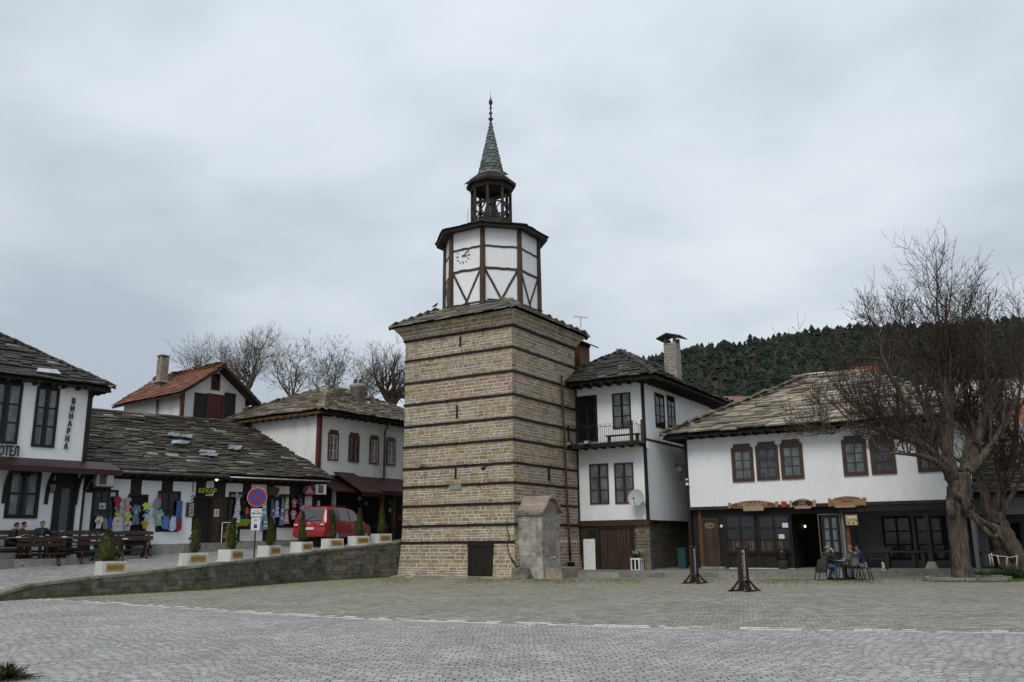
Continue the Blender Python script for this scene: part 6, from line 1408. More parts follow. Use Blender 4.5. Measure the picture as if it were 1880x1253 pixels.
e = MB(); e.wbox(W, -.215, .215, .035, .045, zz(949), zz(934)); p1 = e.build('arrow_panel', cmat((.58,.58,.56),.5), sg)
e = MB(); zm = zz(942.8); e.wbox(W, -.12, .12, .046, .052, zm-.012, zm+.012)
for s_ in (-1,1): e.prism([(s_*.185,zm),(s_*.11,zm+.045),(s_*.11,zm-.045)][::s_], W, .046, .052)
text(e, '7-19', W, 0, zm+.05, .09, .048, .006); e.build('arrow', M['iron'], p1)
e = MB(); e.wbox(W, -.185, .165, .035, .045, zz(974), zz(950.5)); p2 = e.build('notice_panel', cmat((.60,.61,.62),.5), sg)
e = MB(); z_ = zz(956); 
for i, r in enumerate((.09,.06)):
    for k in range(10): a0, a1 = R(30+12*k), R(42+12*k); e.prism([(r*math.cos(a0)-.01, z_-.06+r*math.sin(a0)), ((r+.014)*math.cos(a0)-.01, z_-.06+(r+.014)*math.sin(a0)), ((r+.014)*math.cos(a1)-.01, z_-.06+(r+.014)*math.sin(a1)), (r*math.cos(a1)-.01, z_-.06+r*math.sin(a1))], W, .046, .050)
text(e, 'WiFi', W, -.01, z_-.17, .07, .048, .005); e.build('signal_symbol', cmat((.10,.10,.12)), p2)
e = MB(); e.wbox(W, -.075, .055, .046, .050, zz(970), zz(964)); e.build('blue_flag', cmat((.02,.03,.16)), p2)
# ================================================================== RED CAR
red = newmat('red_car_paint'); m, t_, bs = red; bs.inputs['Base Color'].default_value = (.30,.012,.016,1); bs.inputs['Roughness'].default_value = .35; bs.inputs['Coat Weight'].default_value = .6; bs.inputs['Coat Roughness'].default_value = .08
t_.links.new(mulcol(t_, (.30,.012,.016), noise(t_, 2.5, 5, .6), .85, 1.1), bs.inputs['Base Color']); M['red'] = m
m, t_, bs = newmat('car_glass'); bs.inputs['Base Color'].default_value = (.03,.04,.045,1); bs.inputs['Roughness'].default_value = .06; bs.inputs['Specular IOR Level'].default_value = .8; M['cglass'] = m
ca = Vector((.33,.944)).normalized(); cr0 = street_px(598,1006) or Vector((-8.7,41.5,1.5)); CZ = street_z(-8.7, 42.5)
C0 = Vector((xat(598, 41.4), 41.4)); cc = C0+ca*2.3+Vector((-ca.y, ca.x))*.9; CZ = street_z(cc.x, cc.y)
car = thing('parked_car', 'red people carrier parked behind the planter boxes, seen from its rear right', 'car', (cc.x, cc.y, CZ), math.atan2(ca.y, ca.x))
CM = MT((cc.x, cc.y, CZ), math.atan2(ca.y, ca.x))
SEC = [(-2.32,.80,.40,.86),(-2.30,.86,.36,.98),(-2.24,.88,.33,1.12),(-2.12,.895,.31,1.40),(-1.98,.90,.31,1.66),(-1.75,.90,.31,1.735),(-1.0,.905,.30,1.76),(-.1,.905,.30,1.755),(.45,.905,.30,1.66),(.85,.90,.30,1.43),(1.25,.895,.31,1.17),(1.45,.89,.31,1.06),(1.85,.87,.32,.97),(2.15,.82,.34,.86),(2.30,.70,.38,.70),(2.34,.60,.42,.58)]
def secat(x):
    for a, b_ in zip(SEC, SEC[1:]):
        if a[0] <= x <= b_[0]: f = (x-a[0])/(b_[0]-a[0]); return tuple(a[i]+(b_[i]-a[i])*f for i in range(4))
    return SEC[-1]
def ring(s):
    x, w_, zb, zt = s; belt = min(1.0, zt-.04); wt = w_-.24*max(0, (zt-1.0))/.75-(.05 if zt <= 1.05 else 0)
    return [(w_*.93,zb),(w_,zb+.12),(w_*1.0,.62 if zt > .75 else zb+.2),(w_*.985,belt),(wt+.02,zt-.07),(wt-.09,zt-.01),(0,zt+.01)]
e = MB(); vs = []; nr = 13
for s in SEC:
    r = ring(s); full = [(y, z) for y, z in r]+[(-y, z) for y, z in reversed(r[:-1])]; vs += [CM@Vector((s[0], y, z)) for y, z in full]
fs = [(i*nr+k, (i+1)*nr+k, (i+1)*nr+k+1, i*nr+k+1) for i in range(len(SEC)-1) for k in range(nr-1)]+[(i*nr+nr-1, (i+1)*nr+nr-1, (i+1)*nr, i*nr) for i in range(len(SEC)-1)]+[tuple(range(nr)), tuple(reversed(range((len(SEC)-1)*nr, len(SEC)*nr)))]
e.add(vs, fs, True)
for s_ in (-1,1):
    for x in (-1.42, 1.42): e.lathe(CM@Vector((x,0,0)), [(0.01,0),(0.01,.01)], 3)
body = e.build('body', M['red'], car); md = body.modifiers.new('w', 'EDGE_SPLIT'); md.split_angle = R(40)
def sp(x, t, side, off=.012):   # point on the side glass band
    s = secat(x); r = ring(s); y = r[3][0]+(r[4][0]-r[3][0])*t+off; z = r[3][1]+(r[4][1]-r[3][1])*t; return CM@Vector((x, side*y, z))
for side in (-1, 1):
    for (x0, x1, xt0, xt1) in ((-2.02,-1.12,-1.86,-1.14), (-1.04,-.12,-1.04,-.14), (-.04,.98,-.04,.42)):
        g_ = MB(); n = 6; lo = [sp(x0+(x1-x0)*i/n, .10, side) for i in range(n+1)]; hi = [sp(xt0+(xt1-xt0)*i/n, .90, side) for i in range(n+1)]
        for i in range(n): g_.quad(lo[i], lo[i+1], hi[i+1], hi[i]) if side < 0 else g_.quad(lo[i+1], lo[i], hi[i], hi[i+1])
        g_.build('side_window', M['cglass'], car)
g_ = MB(); q = [Vector((-2.285,.66,1.06)),Vector((-2.285,-.66,1.06)),Vector((-2.025,-.58,1.62)),Vector((-2.025,.58,1.62))]; g_.quad(*[CM@(p+Vector((-.03,0,.012))) for p in q]); g_.build('rear_window', M['cglass'], car)
g_ = MB(); q = [Vector((1.27,.70,1.16)),Vector((1.27,-.70,1.16)),Vector((.50,-.60,1.64)),Vector((.50,.60,1.64))]; g_.quad(*[CM@(p+Vector((.03,0,.03))) for p in q]); g_.build('windscreen', M['cglass'], car)
for s_ in (-1, 1):
    l = MB(); l.box(-2.345,-2.18,s_*.70-.14 if s_ < 0 else .56,s_*.70+.14 if s_>0 else -.56,.80,.97, CM); o = l.build('tail_light', cmat((.22,.02,.02),.25), car); l = MB(); l.box(-2.352,-2.30,s_*.70-.11,s_*.70+.11,.86,.925, CM); l.build('clear_lens', cmat((.62,.58,.56),.2), o)
    l = MB(); l.box(2.08,2.26,s_*.62-.14,s_*.62+.14,.66,.78, CM); l.build('headlight', cmat((.5,.5,.5),.15), car)
    l = MB(); l.beam(CM@Vector((-1.6,s_*.60,1.80)), CM@Vector((.05,s_*.60,1.80)), .035, .03); l.build('roof_rail', M['iron'], car)
    l = MB(); l.box(.62,.82,s_*1.0-.10,s_*1.0+.06,1.00,1.16, CM); l.build('wing_mirror', M['red'], car)
l = MB(); l.box(-2.36,-2.30,-.26,.26,.66,.77, CM); l.build('number_plate', cmat((.60,.60,.55),.4), car)
l = MB(); l.box(-2.40,-2.18,-.84,.84,.36,.60, CM); l.build('rear_bumper', M['red'], car)
for xs in (-1.08, -.08, .80):
    for s_ in (-1, 1):
        l = MB(); s0_ = secat(xs); r_ = ring(s0_)
        for (ya, za), (yb, zb_) in zip(r_[1:4], r_[2:5]): l.beam(CM@Vector((xs, s_*(ya+.003), za)), CM@Vector((xs, s_*(yb+.003), zb_)), .012, .014)
        l.build('door_seam', M['iron'], car)
    if xs < .5: l = MB(); l.box(xs+.72 if xs > -.5 else xs+.78, xs+.88 if xs > -.5 else xs+.94, -.925, -.895, .84, .87, CM); l.build('door_handle', M['red'], car)
l = MB(); l.beam(CM@Vector((-2.33,.25,1.08)), CM@Vector((-2.22,-.25,1.30)), .02, .02); l.build('rear_wiper', M['iron'], car)
l = MB(); l.box(-2.345,-2.30,-.05,.05,.90,1.0, CM); l.build('badge', M['zinc'], car)
for x in (-1.42, 1.42):
    for s_ in (-1, 1):
        wm = MB(); n = 22; prof = [(.02,.02),(.20,.03),(.30,.0),(.325,-.02),(.325,-.18),(.02,-.18)]; base = CM@Matrix.Translation((x, s_*.93, .325))@Matrix.Rotation(R(-90)*s_, 4, 'X'); vs = []; fs = []
        for (r, z) in prof:
            for k in range(n): a = 6.2832*k/n; vs.append(base@Vector((r*math.cos(a), r*math.sin(a), z)))
        for i in range(len(prof)-1):
            for k in range(n): fs.append((i*n+k, i*n+(k+1)%n, (i+1)*n+(k+1)%n, (i+1)*n+k))
        fs.append(tuple(range(n))); wm.add(vs, fs); tyre = wm.build('wheel', M['iron'], car)
        wm = MB(); vs = [base@Vector((.20*math.cos(6.2832*k/n), .20*math.sin(6.2832*k/n), .035)) for k in range(n)]; wm.add(vs, [tuple(range(n))]); wm.build('rim', M['zinc'], tyre)
# ================================================================== A-BOARD
p = street_px(419, 1009) or Vector((-12.6,41,1.4)); W = Wall(p, SHOP.d); z = p.z
ab = thing('menu_board', 'black menu board with yellow lines on a white tubular stand', 'menu board', tuple(p), SHOP.ang)
e = MB(); H_ = 1.20; w2 = .36
for s_ in (-1,1): e.tube([W.pt(s_*w2-.12*(s_<0)+.12*(s_>0), .25, z), W.pt(s_*w2,0,z+.22), W.pt(s_*w2,0,z+H_)], .018, 6)
e.tube([W.pt(-w2,0,z+.22), W.pt(w2,0,z+.22)], .018, 6); e.tube([W.pt(-w2,0,z+H_), W.pt(w2,0,z+H_)], .018, 6); e.build('stand', M['whitepaint'], ab)
e = MB(); e.wbox(W, -w2+.02, w2-.02, -.01, .012, z+.25, z+H_-.02); b_ = e.build('board', M['black_wood'], ab); e = MB()
for i, s in enumerate(('БАР','ПИЦА','СУПИ','САЛАТИ','ДЕСЕРТИ','КАФЕ','БИРА')): text(e, s, W, 0, z+H_-.16-.125*i, .115, .018, .008, sx=1.1)
e.build('yellow_writing', cmat((.50,.40,.05)), b_)
# ================================================================== BANNER STANDS
M['banner_wood'] = mat('banner_wood', (.022,.012,.010), .5, .3, 6, None, .2, 30)
def banner(p, hgt, yaw, label, word):
    t = thing('banner_stand', label, 'banner stand', tuple(p), yaw, 'wooden banner stands on the plaza'); W = Wall(p, (math.cos(yaw), math.sin(yaw)))
    wd = .19
    for s_, hh in ((-1, hgt), (1, hgt*.98)):
        e = MB(); a = s_*wd; e.wbox(W, a-.06, a+.06, -.06, .06, .04, hh-.06); e.lathe(W.pt(a,0,hh-.06), [(.05,0),(.09,.02),(.07,.06),(.03,.08)], 8); e.build('post', M['banner_wood'], t)
    e = MB(); e.wbox(W, -wd+.06, wd-.06, -.02, .02, .33, hgt-.10); bn_ = e.build('banner', cmat((.42,.36,.38),.7), t)
    e = MB(); n = len(word); top = hgt-.17; st_ = (hgt-.62)/n
    for i, ch in enumerate(word): e.cm = 1 if i % 3 == 2 else 0; text(e, ch, W, 0, top-st_*(i+1)+.03, st_*1.05, .026, .008)
    e.cm = 1; e.lathe(W.pt(0,.022,.40), [(.05,0),(.06,.02),(.03,.05)], 8); e.build('vertical_writing', [cmat((.05,.04,.05)), cmat((.30,.03,.04))], bn_)
    for s_ in (-1, 1):
        for q in (-1, 1):
            e = MB(); pts = [W.pt(s_*wd, 0, .40), W.pt(s_*(wd+.04), q*.10, .28), W.pt(s_*(wd+.08), q*.20, .14), W.pt(s_*(wd+.10), q*.30, .045)]
            for a, b_ in zip(pts, pts[1:]): e.beam(a, b_, .06, .07)
            e.build('curved_foot', M['banner_wood'], t)
            e = MB(); pts = [W.pt(s_*(wd+.02), 0, .38), W.pt(s_*(wd+.10), 0, .22), W.pt(s_*(wd+.18), 0, .10), W.pt(s_*(wd+.24), 0, .04)]
            if q > 0:
                for a, b_ in zip(pts, pts[1:]): e.beam(a, b_, .055, .06)
                e.build('curved_foot', M['banner_wood'], t)
    for q in (-.28, .28): e = MB(); e.wbox(W, -wd-.26, wd+.26, q-.05, q+.05, 0, .05); e.build('base_rail', M['banner_wood'], t)
g1 = gnd(1276, 1071.5); g2 = gnd(1367, 1086)
banner(g1, 1.36, .95, 'banner stand with a vertical pink banner standing farther back near the green bin', 'ПАРАЛИИ')
banner(g2, 1.36, .85, 'banner stand with a vertical pink banner standing nearer the camera on the setts', 'МЕХАНА')
# ================================================================== BENCHES AND TABLES before the hotel
BD_ = Vector((.80,.60)).normalized()
def xlegs(e, W, u, z, h, spread, w0=0.0):
    for s_ in (-1, 1): a = W.pt(u+.012*s_, w0+s_*spread, z+.02); b_ = W.pt(u+.012*s_, w0-s_*spread*.75, z+h); e.beam(a, b_, .07, .09, up=(W.d.x, W.d.y, 0))
def make_table(p, label, L_=1.5, cloth=True):
    t = thing('pub_table', label, 'table', tuple(p), math.atan2(BD_.y, BD_.x), 'wooden tables before the hotel'); W = Wall(p, BD_); z = p.z
    for i in range(4):
        pass
    e = MB()
    for i in range(4): e.wbox(W, -L_/2, L_/2, -.34+.172*i, -.34+.172*i+.16, z+.72, z+.76)
    e.build('table_top', M['bench_wood'], t)
    for s_ in (-1, 1): e = MB(); xlegs(e, W, s_*(L_/2-.2), z, .71, .32); e.build('crossed_legs', M['bench_wood'], t)
    e = MB(); e.beam(W.pt(-L_/2+.2,0,z+.34), W.pt(L_/2-.2,0,z+.34), .05, .09); e.build('stretcher', M['bench_wood'], t); return t
def make_bench(p, label, side, L_=1.5, yaw=0.0):
    d = Matrix.Rotation(yaw, 2)@BD_; t = thing('pub_bench', label, 'bench', tuple(p), math.atan2(d.y, d.x), 'wooden benches with backrests before the hotel'); W = Wall(p, d); z = p.z
    e = MB()
    for i in range(2): e.wbox(W, -L_/2, L_/2, -.17+.175*i, -.17+.175*i+.165, z+.43, z+.47)
    e.build('seat', M['bench_wood'], t)
    for k, (zz_, hh) in enumerate(((.70,.13),(.88,.15))):
        e = MB(); o = side*(.25+.05*k); n = 8
        for i in range(n):
            a, b_ = -L_/2+L_*i/n, -L_/2+L_*(i+1)/n; f = lambda x: .02*math.cos(x*3.0)*(1 if k else 0); e.hexa([W.pt(a,o+.02,z+zz_),W.pt(b_,o+.02,z+zz_),W.pt(b_,o-.02,z+zz_),W.pt(a,o-.02,z+zz_),W.pt(a,o+.02+side*.02,z+zz_+hh+f(a)),W.pt(b_,o+.02+side*.02,z+zz_+hh+f(b_)),W.pt(b_,o-.02+side*.02,z+zz_+hh+f(b_)),W.pt(a,o-.02+side*.02,z+zz_+hh+f(a))])
        e.build('back_board', M['bench_wood'], t)
    for s_ in (-1, 1):
        e = MB(); u_ = s_*(L_/2-.2); e.beam(W.pt(u_,-side*.26,z+.02), W.pt(u_,side*.31,z+1.0), .07, .09, up=(W.d.x,W.d.y,0)); e.beam(W.pt(u_+.03,side*.30,z+.02), W.pt(u_+.03,-side*.16,z+.43), .07, .09, up=(W.d.x,W.d.y,0)); e.build('crossed_legs', M['bench_wood'], t)
    e = MB(); e.beam(W.pt(-L_/2+.2,0,z+.26), W.pt(L_/2-.2,0,z+.26), .05, .08); e.build('stretcher', M['bench_wood'], t); return t
nb = Vector((-BD_.y, BD_.x))
def sp_(px, py, k=0.0): 
    p = street_px(px, py)
    while p is None: py += 2; p = street_px(px, py)
    q = p.xy+nb*k; return Vector((q.x, q.y, street_z(q.x, q.y)))
def paper(p, label, w_=.42, col=(.60,.61,.62), du=0.0):
    W = Wall(p, BD_); z = p.z+.765; e = MB(); e.wbox(W, du-w_/2, du+w_/2, -.2, .24, z, z+.006); e.hexa([W.pt(du-.12,.1,z+.006),W.pt(du+.1,.12,z+.006),W.pt(du+.08,-.08,z+.006),W.pt(du-.1,-.05,z+.006),W.pt(du-.08,.07,z+.03),W.pt(du+.04,.08,z+.035),W.pt(du+.05,-.04,z+.03),W.pt(du-.06,-.03,z+.03)])
    tag(e.build('paper_cloth', cmat(col,.6)), label, 'paper sheet', 'white papers on the wooden tables')
# raised terrace before the hotel
TZt = street_z(*HF.pt(-1.2, 2.2, 0).xy)+.24; e = MB(); rt_ = random.Random(3); uu = -9.0
while uu < -.5:
    l_ = rt_.uniform(.7,1.1); e.wbox(HF, uu+.004, uu+l_-.004, 2.0, 2.28, TZt-.5, TZt); uu += l_
e.wbox(HF, -9, uu, -.1, 2.0, TZt-.5, TZt-.004); tag(e.build('terrace', M['kerb'], origin=tuple(HF.pt(-3,1,TZt-.3)), rz=HF.ang), kind='structure')
def onter(px, w):
    W = HF.off(w); u_ = W.uz(px, 990)[0]; return W.pt(u_, 0, TZt)
TPOS = {}
for (key, px, py, k, lb) in (('A',70,1040,.72,'wooden table in front of the man on the left, behind the nearest bench'),('B',146,1034,.45,'wooden table left of the lowest planter conifer'),('C',243,1026,.0,'rightmost wooden table before the first shop window'),('D',22,1041,1.45,'wooden table on the terrace between the left edge people and the hotel window'),('E',118,1019,1.5,'farther wooden table close to the hotel door')):
    TPOS[key] = onter(px, k) if key in 'DE' else sp_(px, py, k); make_table(TPOS[key], lb, 1.6 if key != 'C' else 1.3)
BPOS = {}
for (key, px, py, k, side, lb) in (('A',70,1040,0,1,'nearest wooden bench with its backrest towards the camera at far left'),('A2',68,1040,1.25,-1,'wooden bench on which the man in dark blue sits facing the camera'),
      ('B',176,1035,0.0,1,'wooden bench with backrest just left of the lowest planter conifer'),('C',252,1024,.62,-1,'rightmost wooden bench before the shop clothes'),('D',6,1034,.75,-1,'wooden bench under the two people at the left edge'),('E',150,1012,.8,-1,'far wooden bench below the first shop window')):
    BPOS[key] = onter(px, k) if key in ('A2','D','E') else sp_(px, py, k); make_bench(BPOS[key], lb, side, 1.6)
paper(TPOS['B'], 'white paper on the table left of the lowest planter conifer', du=-.25); paper(TPOS['D'], 'white paper on the table cut by the left edge', .8, du=.2); paper(TPOS['E'], 'white paper on the farther table close to the hotel door', .6); paper(TPOS['C'], 'white paper on the rightmost table', .35, du=-.35); paper(TPOS['A'], 'small white paper on the table before the man in dark blue', .3, du=.35)
W = Wall(BPOS['B'], BD_); e = MB(); e.wbox(W, -.1, .3, -.3, .0, BPOS['B'].z+.48, BPOS['B'].z+.56); tag(e.build('cushion', cmat((.01,.10,.085))), 'flat teal green cushion on the bench left of the lowest planter conifer', 'cushion')
def bottle(p, h, label, col): e = MB(); e.lathe(p, [(.03,0),(.034,.01),(.034,h*.6),(.014,h*.78),(.013,h),(.005,h)], 10); tag(e.build('bottle', cmat(col,.15)), label, 'bottle')
W = Wall(TPOS['A'], BD_); bottle(W.pt(-.45,.02,TPOS['A'].z+.765), .25, 'dark bottle on the table before the man in dark blue', (.012,.010,.008)); 
e = MB(); e.lathe(W.pt(-.15,.0,TPOS['A'].z+.765), [(.03,0),(.036,.16),(.033,.16),(.028,.02)], 12); tag(e.build('drinking_glass', cmat((.30,.33,.33),.1)), 'clear drinking glass on the table before the man in dark blue', 'glass')
# ================================================================== CLOTHES on the shop front
OUT = {
 'shirt': [(-.28,0),(.28,0),(.28,.62),(.5,.50),(.5,.72),(.30,1),(.12,1),(0,.93),(-.12,1),(-.30,1),(-.5,.72),(-.5,.50),(-.28,.62)],
 'long': [(-.30,0),(.30,0),(.30,.55),(.40,.05),(.5,.08),(.44,.72),(.28,1),(.12,1),(0,.94),(-.12,1),(-.28,1),(-.44,.72),(-.5,.08),(-.40,.05),(-.30,.55)],
 'dress': [(-.5,0),(.5,0),(.28,.55),(.30,.78),(.22,1),(.1,1),(0,.94),(-.1,1),(-.22,1),(-.30,.78),(-.28,.55)],
 'trousers': [(-.42,0),(-.06,0),(0,.70),(.06,0),(.42,0),(.40,1),(-.40,1)],
 'romper': [(-.34,0),(-.06,0),(0,.25),(.06,0),(.34,0),(.34,.62),(.5,.55),(.5,.74),(.3,1),(.1,1),(0,.94),(-.1,1),(-.3,1),(-.5,.74),(-.5,.55),(-.34,.62)],
}
def garment(kind, cx_, cy_, w_, h_, cols, label, dep=.14, W=SHOP, grp='clothes hanging on the shop fronts', print_=None):
    r = W.rect(cx_-w_/2, cx_+w_/2, cy_-h_/2, cy_+h_/2); u0,u1,z0,z1 = r; um, hw, hh = (u0+u1)/2, (u1-u0), z1-z0
    rnd = random.Random(int(cx_*7+cy_)); e = MB(); n = len(OUT[kind]); lean = rnd.uniform(-.04,.04)
    o = [(um+x*hw+rnd.uniform(-.012,.012)+lean*z, z0+z*hh+rnd.uniform(-.008,.008)) for x, z in OUT[kind]]
    e.prism(o, W, dep, dep+.05+.02*rnd.random()); m_ = cmat(cols[0])
    e.tube([W.pt(um-.12*hw*1.5,dep+.02,z1-.01), W.pt(um,dep+.02,z1+.06), W.pt(um+.12*hw*1.5,dep+.02,z1-.01)], .008, 4)
    ob = e.build({'shirt':'tee_shirt','long':'jumper','dress':'dress','trousers':'trousers','romper':'romper'}[kind], m_, origin=tuple(W.pt(um,dep,z0)), rz=W.ang)
    tag(ob, label, {'shirt':'shirt','long':'jumper','dress':'dress','trousers':'trousers','romper':'romper'}[kind], grp)
    if len(cols) > 1:
        p_ = MB()
        if kind in ('dress','long') and not print_:
            for i in range(2): z_ = z0+hh*(.2+.28*i); p_.wbox(W, um-hw*.26, um+hw*.26, dep+.074, dep+.078, z_, z_+hh*.12)
        else:
            n_ = 9; p_.prism([(um+hw*.17*math.cos(6.283*k/n_)*(1 if k%2 else .8), z0+hh*.55+hh*.17*math.sin(6.283*k/n_)) for k in range(n_)], W, dep+.074, dep+.079)
        p_.build('print', cmat(cols[1]), ob)
G = garment
rc_ = (.30,.035,.045)
G('shirt',214,923,15,20,((.34,.03,.05),),'dark red child shirt hung highest left of the first doorway')
G('shirt',214,936,14,14,((.12,.30,.30),(.05,.05,.06)),'teal child shirt with dark print under the dark red one')
G('shirt',214,946,13,10,((.50,.33,.05),),'orange yellow child shirt under the teal one')
G('romper',213,958,14,16,((.52,.52,.55),(.20,.20,.26)),'white child romper printed grey under the orange yellow shirt')
G('trousers',213,980,13,22,((.60,.60,.62),),'white child trousers at the bottom left of the first doorway')
G('shirt',231,921,13,14,((.36,.35,.35),),'pale grey child shirt hung highest beside the first doorway')
G('shirt',231,934,14,12,((.50,.22,.24),),'salmon pink child shirt beside the first doorway')
G('romper',230,944,14,12,((.42,.38,.48),(.5,.5,.5)),'lilac child romper beside the first doorway')
G('shirt',231,951,14,12,((.46,.44,.06),),'yellow child shirt beside the first doorway')
G('shirt',231,966,15,18,((.55,.42,.46),(.3,.12,.14)),'pale pink child shirt lowest beside the first doorway')
G('shirt',246,942,17,28,((.12,.16,.21),(.3,.32,.36)),'slate blue adult shirt hanging in the first doorway')
G('trousers',246,958,15,12,((.10,.16,.22),),'blue checked shorts under the slate blue shirt')
G('shirt',265,931,15,14,((.46,.52,.10),),'lime yellow child shirt right of the first doorway')
G('shirt',266,940,11,8,((.05,.06,.08),(.5,.5,.5)),'small black child vest under the lime shirt')
G('shirt',266,950,14,14,((.22,.42,.50),(.55,.55,.5)),'pale turquoise child shirt right of the first doorway')
G('shirt',263,964,13,15,((.36,.22,.02),),'mustard child shirt lowest right of the first doorway')
G('shirt',178,960,16,22,((.60,.60,.60),(.45,.18,.18)),'white adult shirt hung before the first shop window')
G('long',191,962,9,20,((.20,.20,.20),(.3,.2,.2)),'grey adult top right of the white shirt under the first window')
G('long',199,961,9,24,((.035,.07,.26),),'royal blue adult top under the first window')
G('long',207,964,11,26,((.50,.46,.46),),'cream adult top at the right end of the first window')
G('long',286,925,13,18,((.22,.22,.27),),'grey jacket hung left of the second shop window')
G('shirt',289,951,18,30,((.17,.30,.27),(.45,.40,.42)),'sage green adult shirt with pale print left of the second shop window')
G('long',302,960,14,24,((.07,.16,.40),),'blue adult jumper under the second shop window')
G('long',314,962,13,26,((.36,.47,.60),),'pale blue adult blouse under the second shop window')
G('long',325,962,10,26,((.17,.025,.03),),'dark red adult blouse under the second shop window')
G('trousers',326,940,13,40,((.05,.10,.24),),'blue jeans hanging at the right of the second shop window')
G('dress',292,916,9,16,((.24,.03,.09),),'magenta scarf top inside the second shop window', dep=.08)
# second shop: striped dresses
for i, (cx_, cy_, w_, h_, c_, kd, lb) in enumerate(((434,925,11,26,(.50,.42,.42),'dress','white doll dress with red top hanging left in the toy window'),
    (432,943,14,18,(.42,.33,.50),'dress','lilac doll skirt hanging left in the toy window'),
    (482,933,12,36,(.24,.28,.34),'dress','patterned grey blue dress left of the second doorway'),
    (484,960,12,26,(.17,.22,.26),'dress','dark patterned dress low left of the second doorway'),
    (475,958,10,30,(.16,.26,.34),'shirt','blue patterned top beside the sign panel'),
    (498,940,10,44,(.07,.08,.14),'dress','dark blue striped dress in the second doorway'),
    (506,935,9,30,(.30,.33,.40),'dress','pale striped dress at the right of the second doorway'),
    (515,940,9,50,(.11,.17,.24),'dress','long blue patterned dress right of the second doorway'),
    (523,925,9,22,(.45,.35,.18),'dress','pale yellow dress right of the second doorway'),
    (523,950,10,24,(.48,.24,.30),'dress','pink dress under the pale yellow one'),
    (549,920,9,24,(.03,.035,.05),'long','black striped jumper at the right end of the last shop window'),
    (553,936,12,14,(.46,.35,.40),'shirt','pale pink shirt beside the red car roof'),
    (536,946,10,16,(.40,.26,.34),'shirt','pink white shirt low in the last shop window'),
    (537,925,10,16,(.34,.13,.19),'shirt','dusky pink shirt high in the last shop window'))):
    G(kd, cx_, cy_, w_, h_, (c_, (min(.6,c_[0]*2.2+.1), min(.6,c_[1]*2.0+.1), min(.6,c_[2]*1.9+.1))), lb, dep=.12)
# toys heaped under the window
def toy(cx_, cy_, s, col, lb, kind):
    W = SHOP; u_, z_ = W.uz(cx_, cy_); e = MB(); c = W.pt(u_, .24, z_)
    if kind == 'boat':
        e.hexa([W.pt(u_-s*.7,.1,z_),W.pt(u_+s*.7,.1,z_),W.pt(u_+s*.7,.34,z_),W.pt(u_-s*.7,.34,z_),W.pt(u_-s,.06,z_+s*.5),W.pt(u_+s,.06,z_+s*.5),W.pt(u_+s,.4,z_+s*.5),W.pt(u_-s,.4,z_+s*.5)][::1])
    else: e.lathe(c, [(s*.2,0),(s*.55,s*.3),(s*.5,s*.8),(s*.25,s),(s*.4,s*1.3),(s*.3,s*1.6),(.01,s*1.7)], 10)
    tag(e.build('toy', cmat(col,.45)), lb, 'toy', 'toys by the shop windows')
toy(440,966,.32,(.35,.20,.02),'orange yellow plastic toy under the toy window','boat'); toy(444,960,.30,(.12,.34,.04),'bright green plastic toy on the orange one','boat')
toy(433,964,.2,(.45,.45,.45),'white plastic toy under the doll dresses','doll'); toy(449,946,.2,(.35,.04,.04),'red plastic toy in the toy window','doll'); toy(460,930,.22,(.30,.13,.02),'brown toy bear behind the no stopping sign','doll'); toy(453,920,.2,(.30,.34,.38),'pale blue toy in the toy window','doll')
toy(430,916,.18,(.28,.30,.30),'pale grey toy hung at the top left of the toy window','doll')
# shelves of goods inside windows: boxes
rq = random.Random(17)
# signs and extras on the shop row
sgn = thing('bar_sign', 'black ribbon shaped sign with yellow letters over the plank doorway', 'sign', tuple(SHOP.pt(su(372,900),.3,SHOP.uz(372,907)[1])), SHOP.ang)
r = SHOP.rect(360,384,897,908); u0,u1,z0,z1 = r; e = MB(); e.prism([(u0,z0),(u0+.2,z0+.04),(u1-.25,z0-.02),(u1,z0+.04),(u1-.02,z1+.02),(u1-.3,z1-.02),(u0+.2,z1+.04),(u0+.02,z1-.02)], SHOP, .42, .46); e.build('board', M['black_wood'], sgn)
e = MB(); text(e, 'БЕКАР', SHOP.off(0), (u0+u1)/2, (z0+z1)/2-.09, .27, .475, .02, sx=1.0, slant=.15); e.build('yellow_letters', cmat((.55,.46,.02)), sgn)
e = MB(); e.tube([SHOP.pt(u0+.15,.44,z1), SHOP.pt(u0+.15,.44,z1+.25)], .01, 4); e.tube([SHOP.pt(u1-.15,.44,z1), SHOP.pt(u1-.15,.44,z1+.25)], .01, 4); e.build('hanger', M['iron'], sgn)
e = MB(); c = SHOP.pt(*[su(389,882),.5,SHOP.uz(389,882)[1]]); e.lathe(c-Vector((0,0,.07)), [(.02,0),(.07,.04),(.07,.10),(.02,.14)], 10)
m, t_, bs = newmat('lit_globe'); bs.inputs['Base Color'].default_value = (.8,.8,.8,1); bs.inputs['Emission Color'].default_value = (1,.95,.85,1); bs.inputs['Emission Strength'].default_value = 1.4; tag(e.build('globe_lamp', m), 'small lit white globe lamp under the eaves above the plank door', 'lamp')
r = SHOP.rect(341,354.5,923,949); nb_ = thing('notice_case', 'brown edged notice case with slanting stripes left of the dark doorway', 'notice board', tuple(SHOP.pt(r[0],.03,r[2])), SHOP.ang)
e = MB(); e.wbox(SHOP, r[0], r[1], .022, .10, r[2], r[3]); e.build('case', cmat((.085,.040,.022)), nb_); e = MB(); e.wbox(SHOP, r[0]+.12, r[1]-.02, .10, .106, r[2]+.03, r[3]-.03); e.build('sheet', cmat((.34,.35,.36)), nb_)
e = MB()
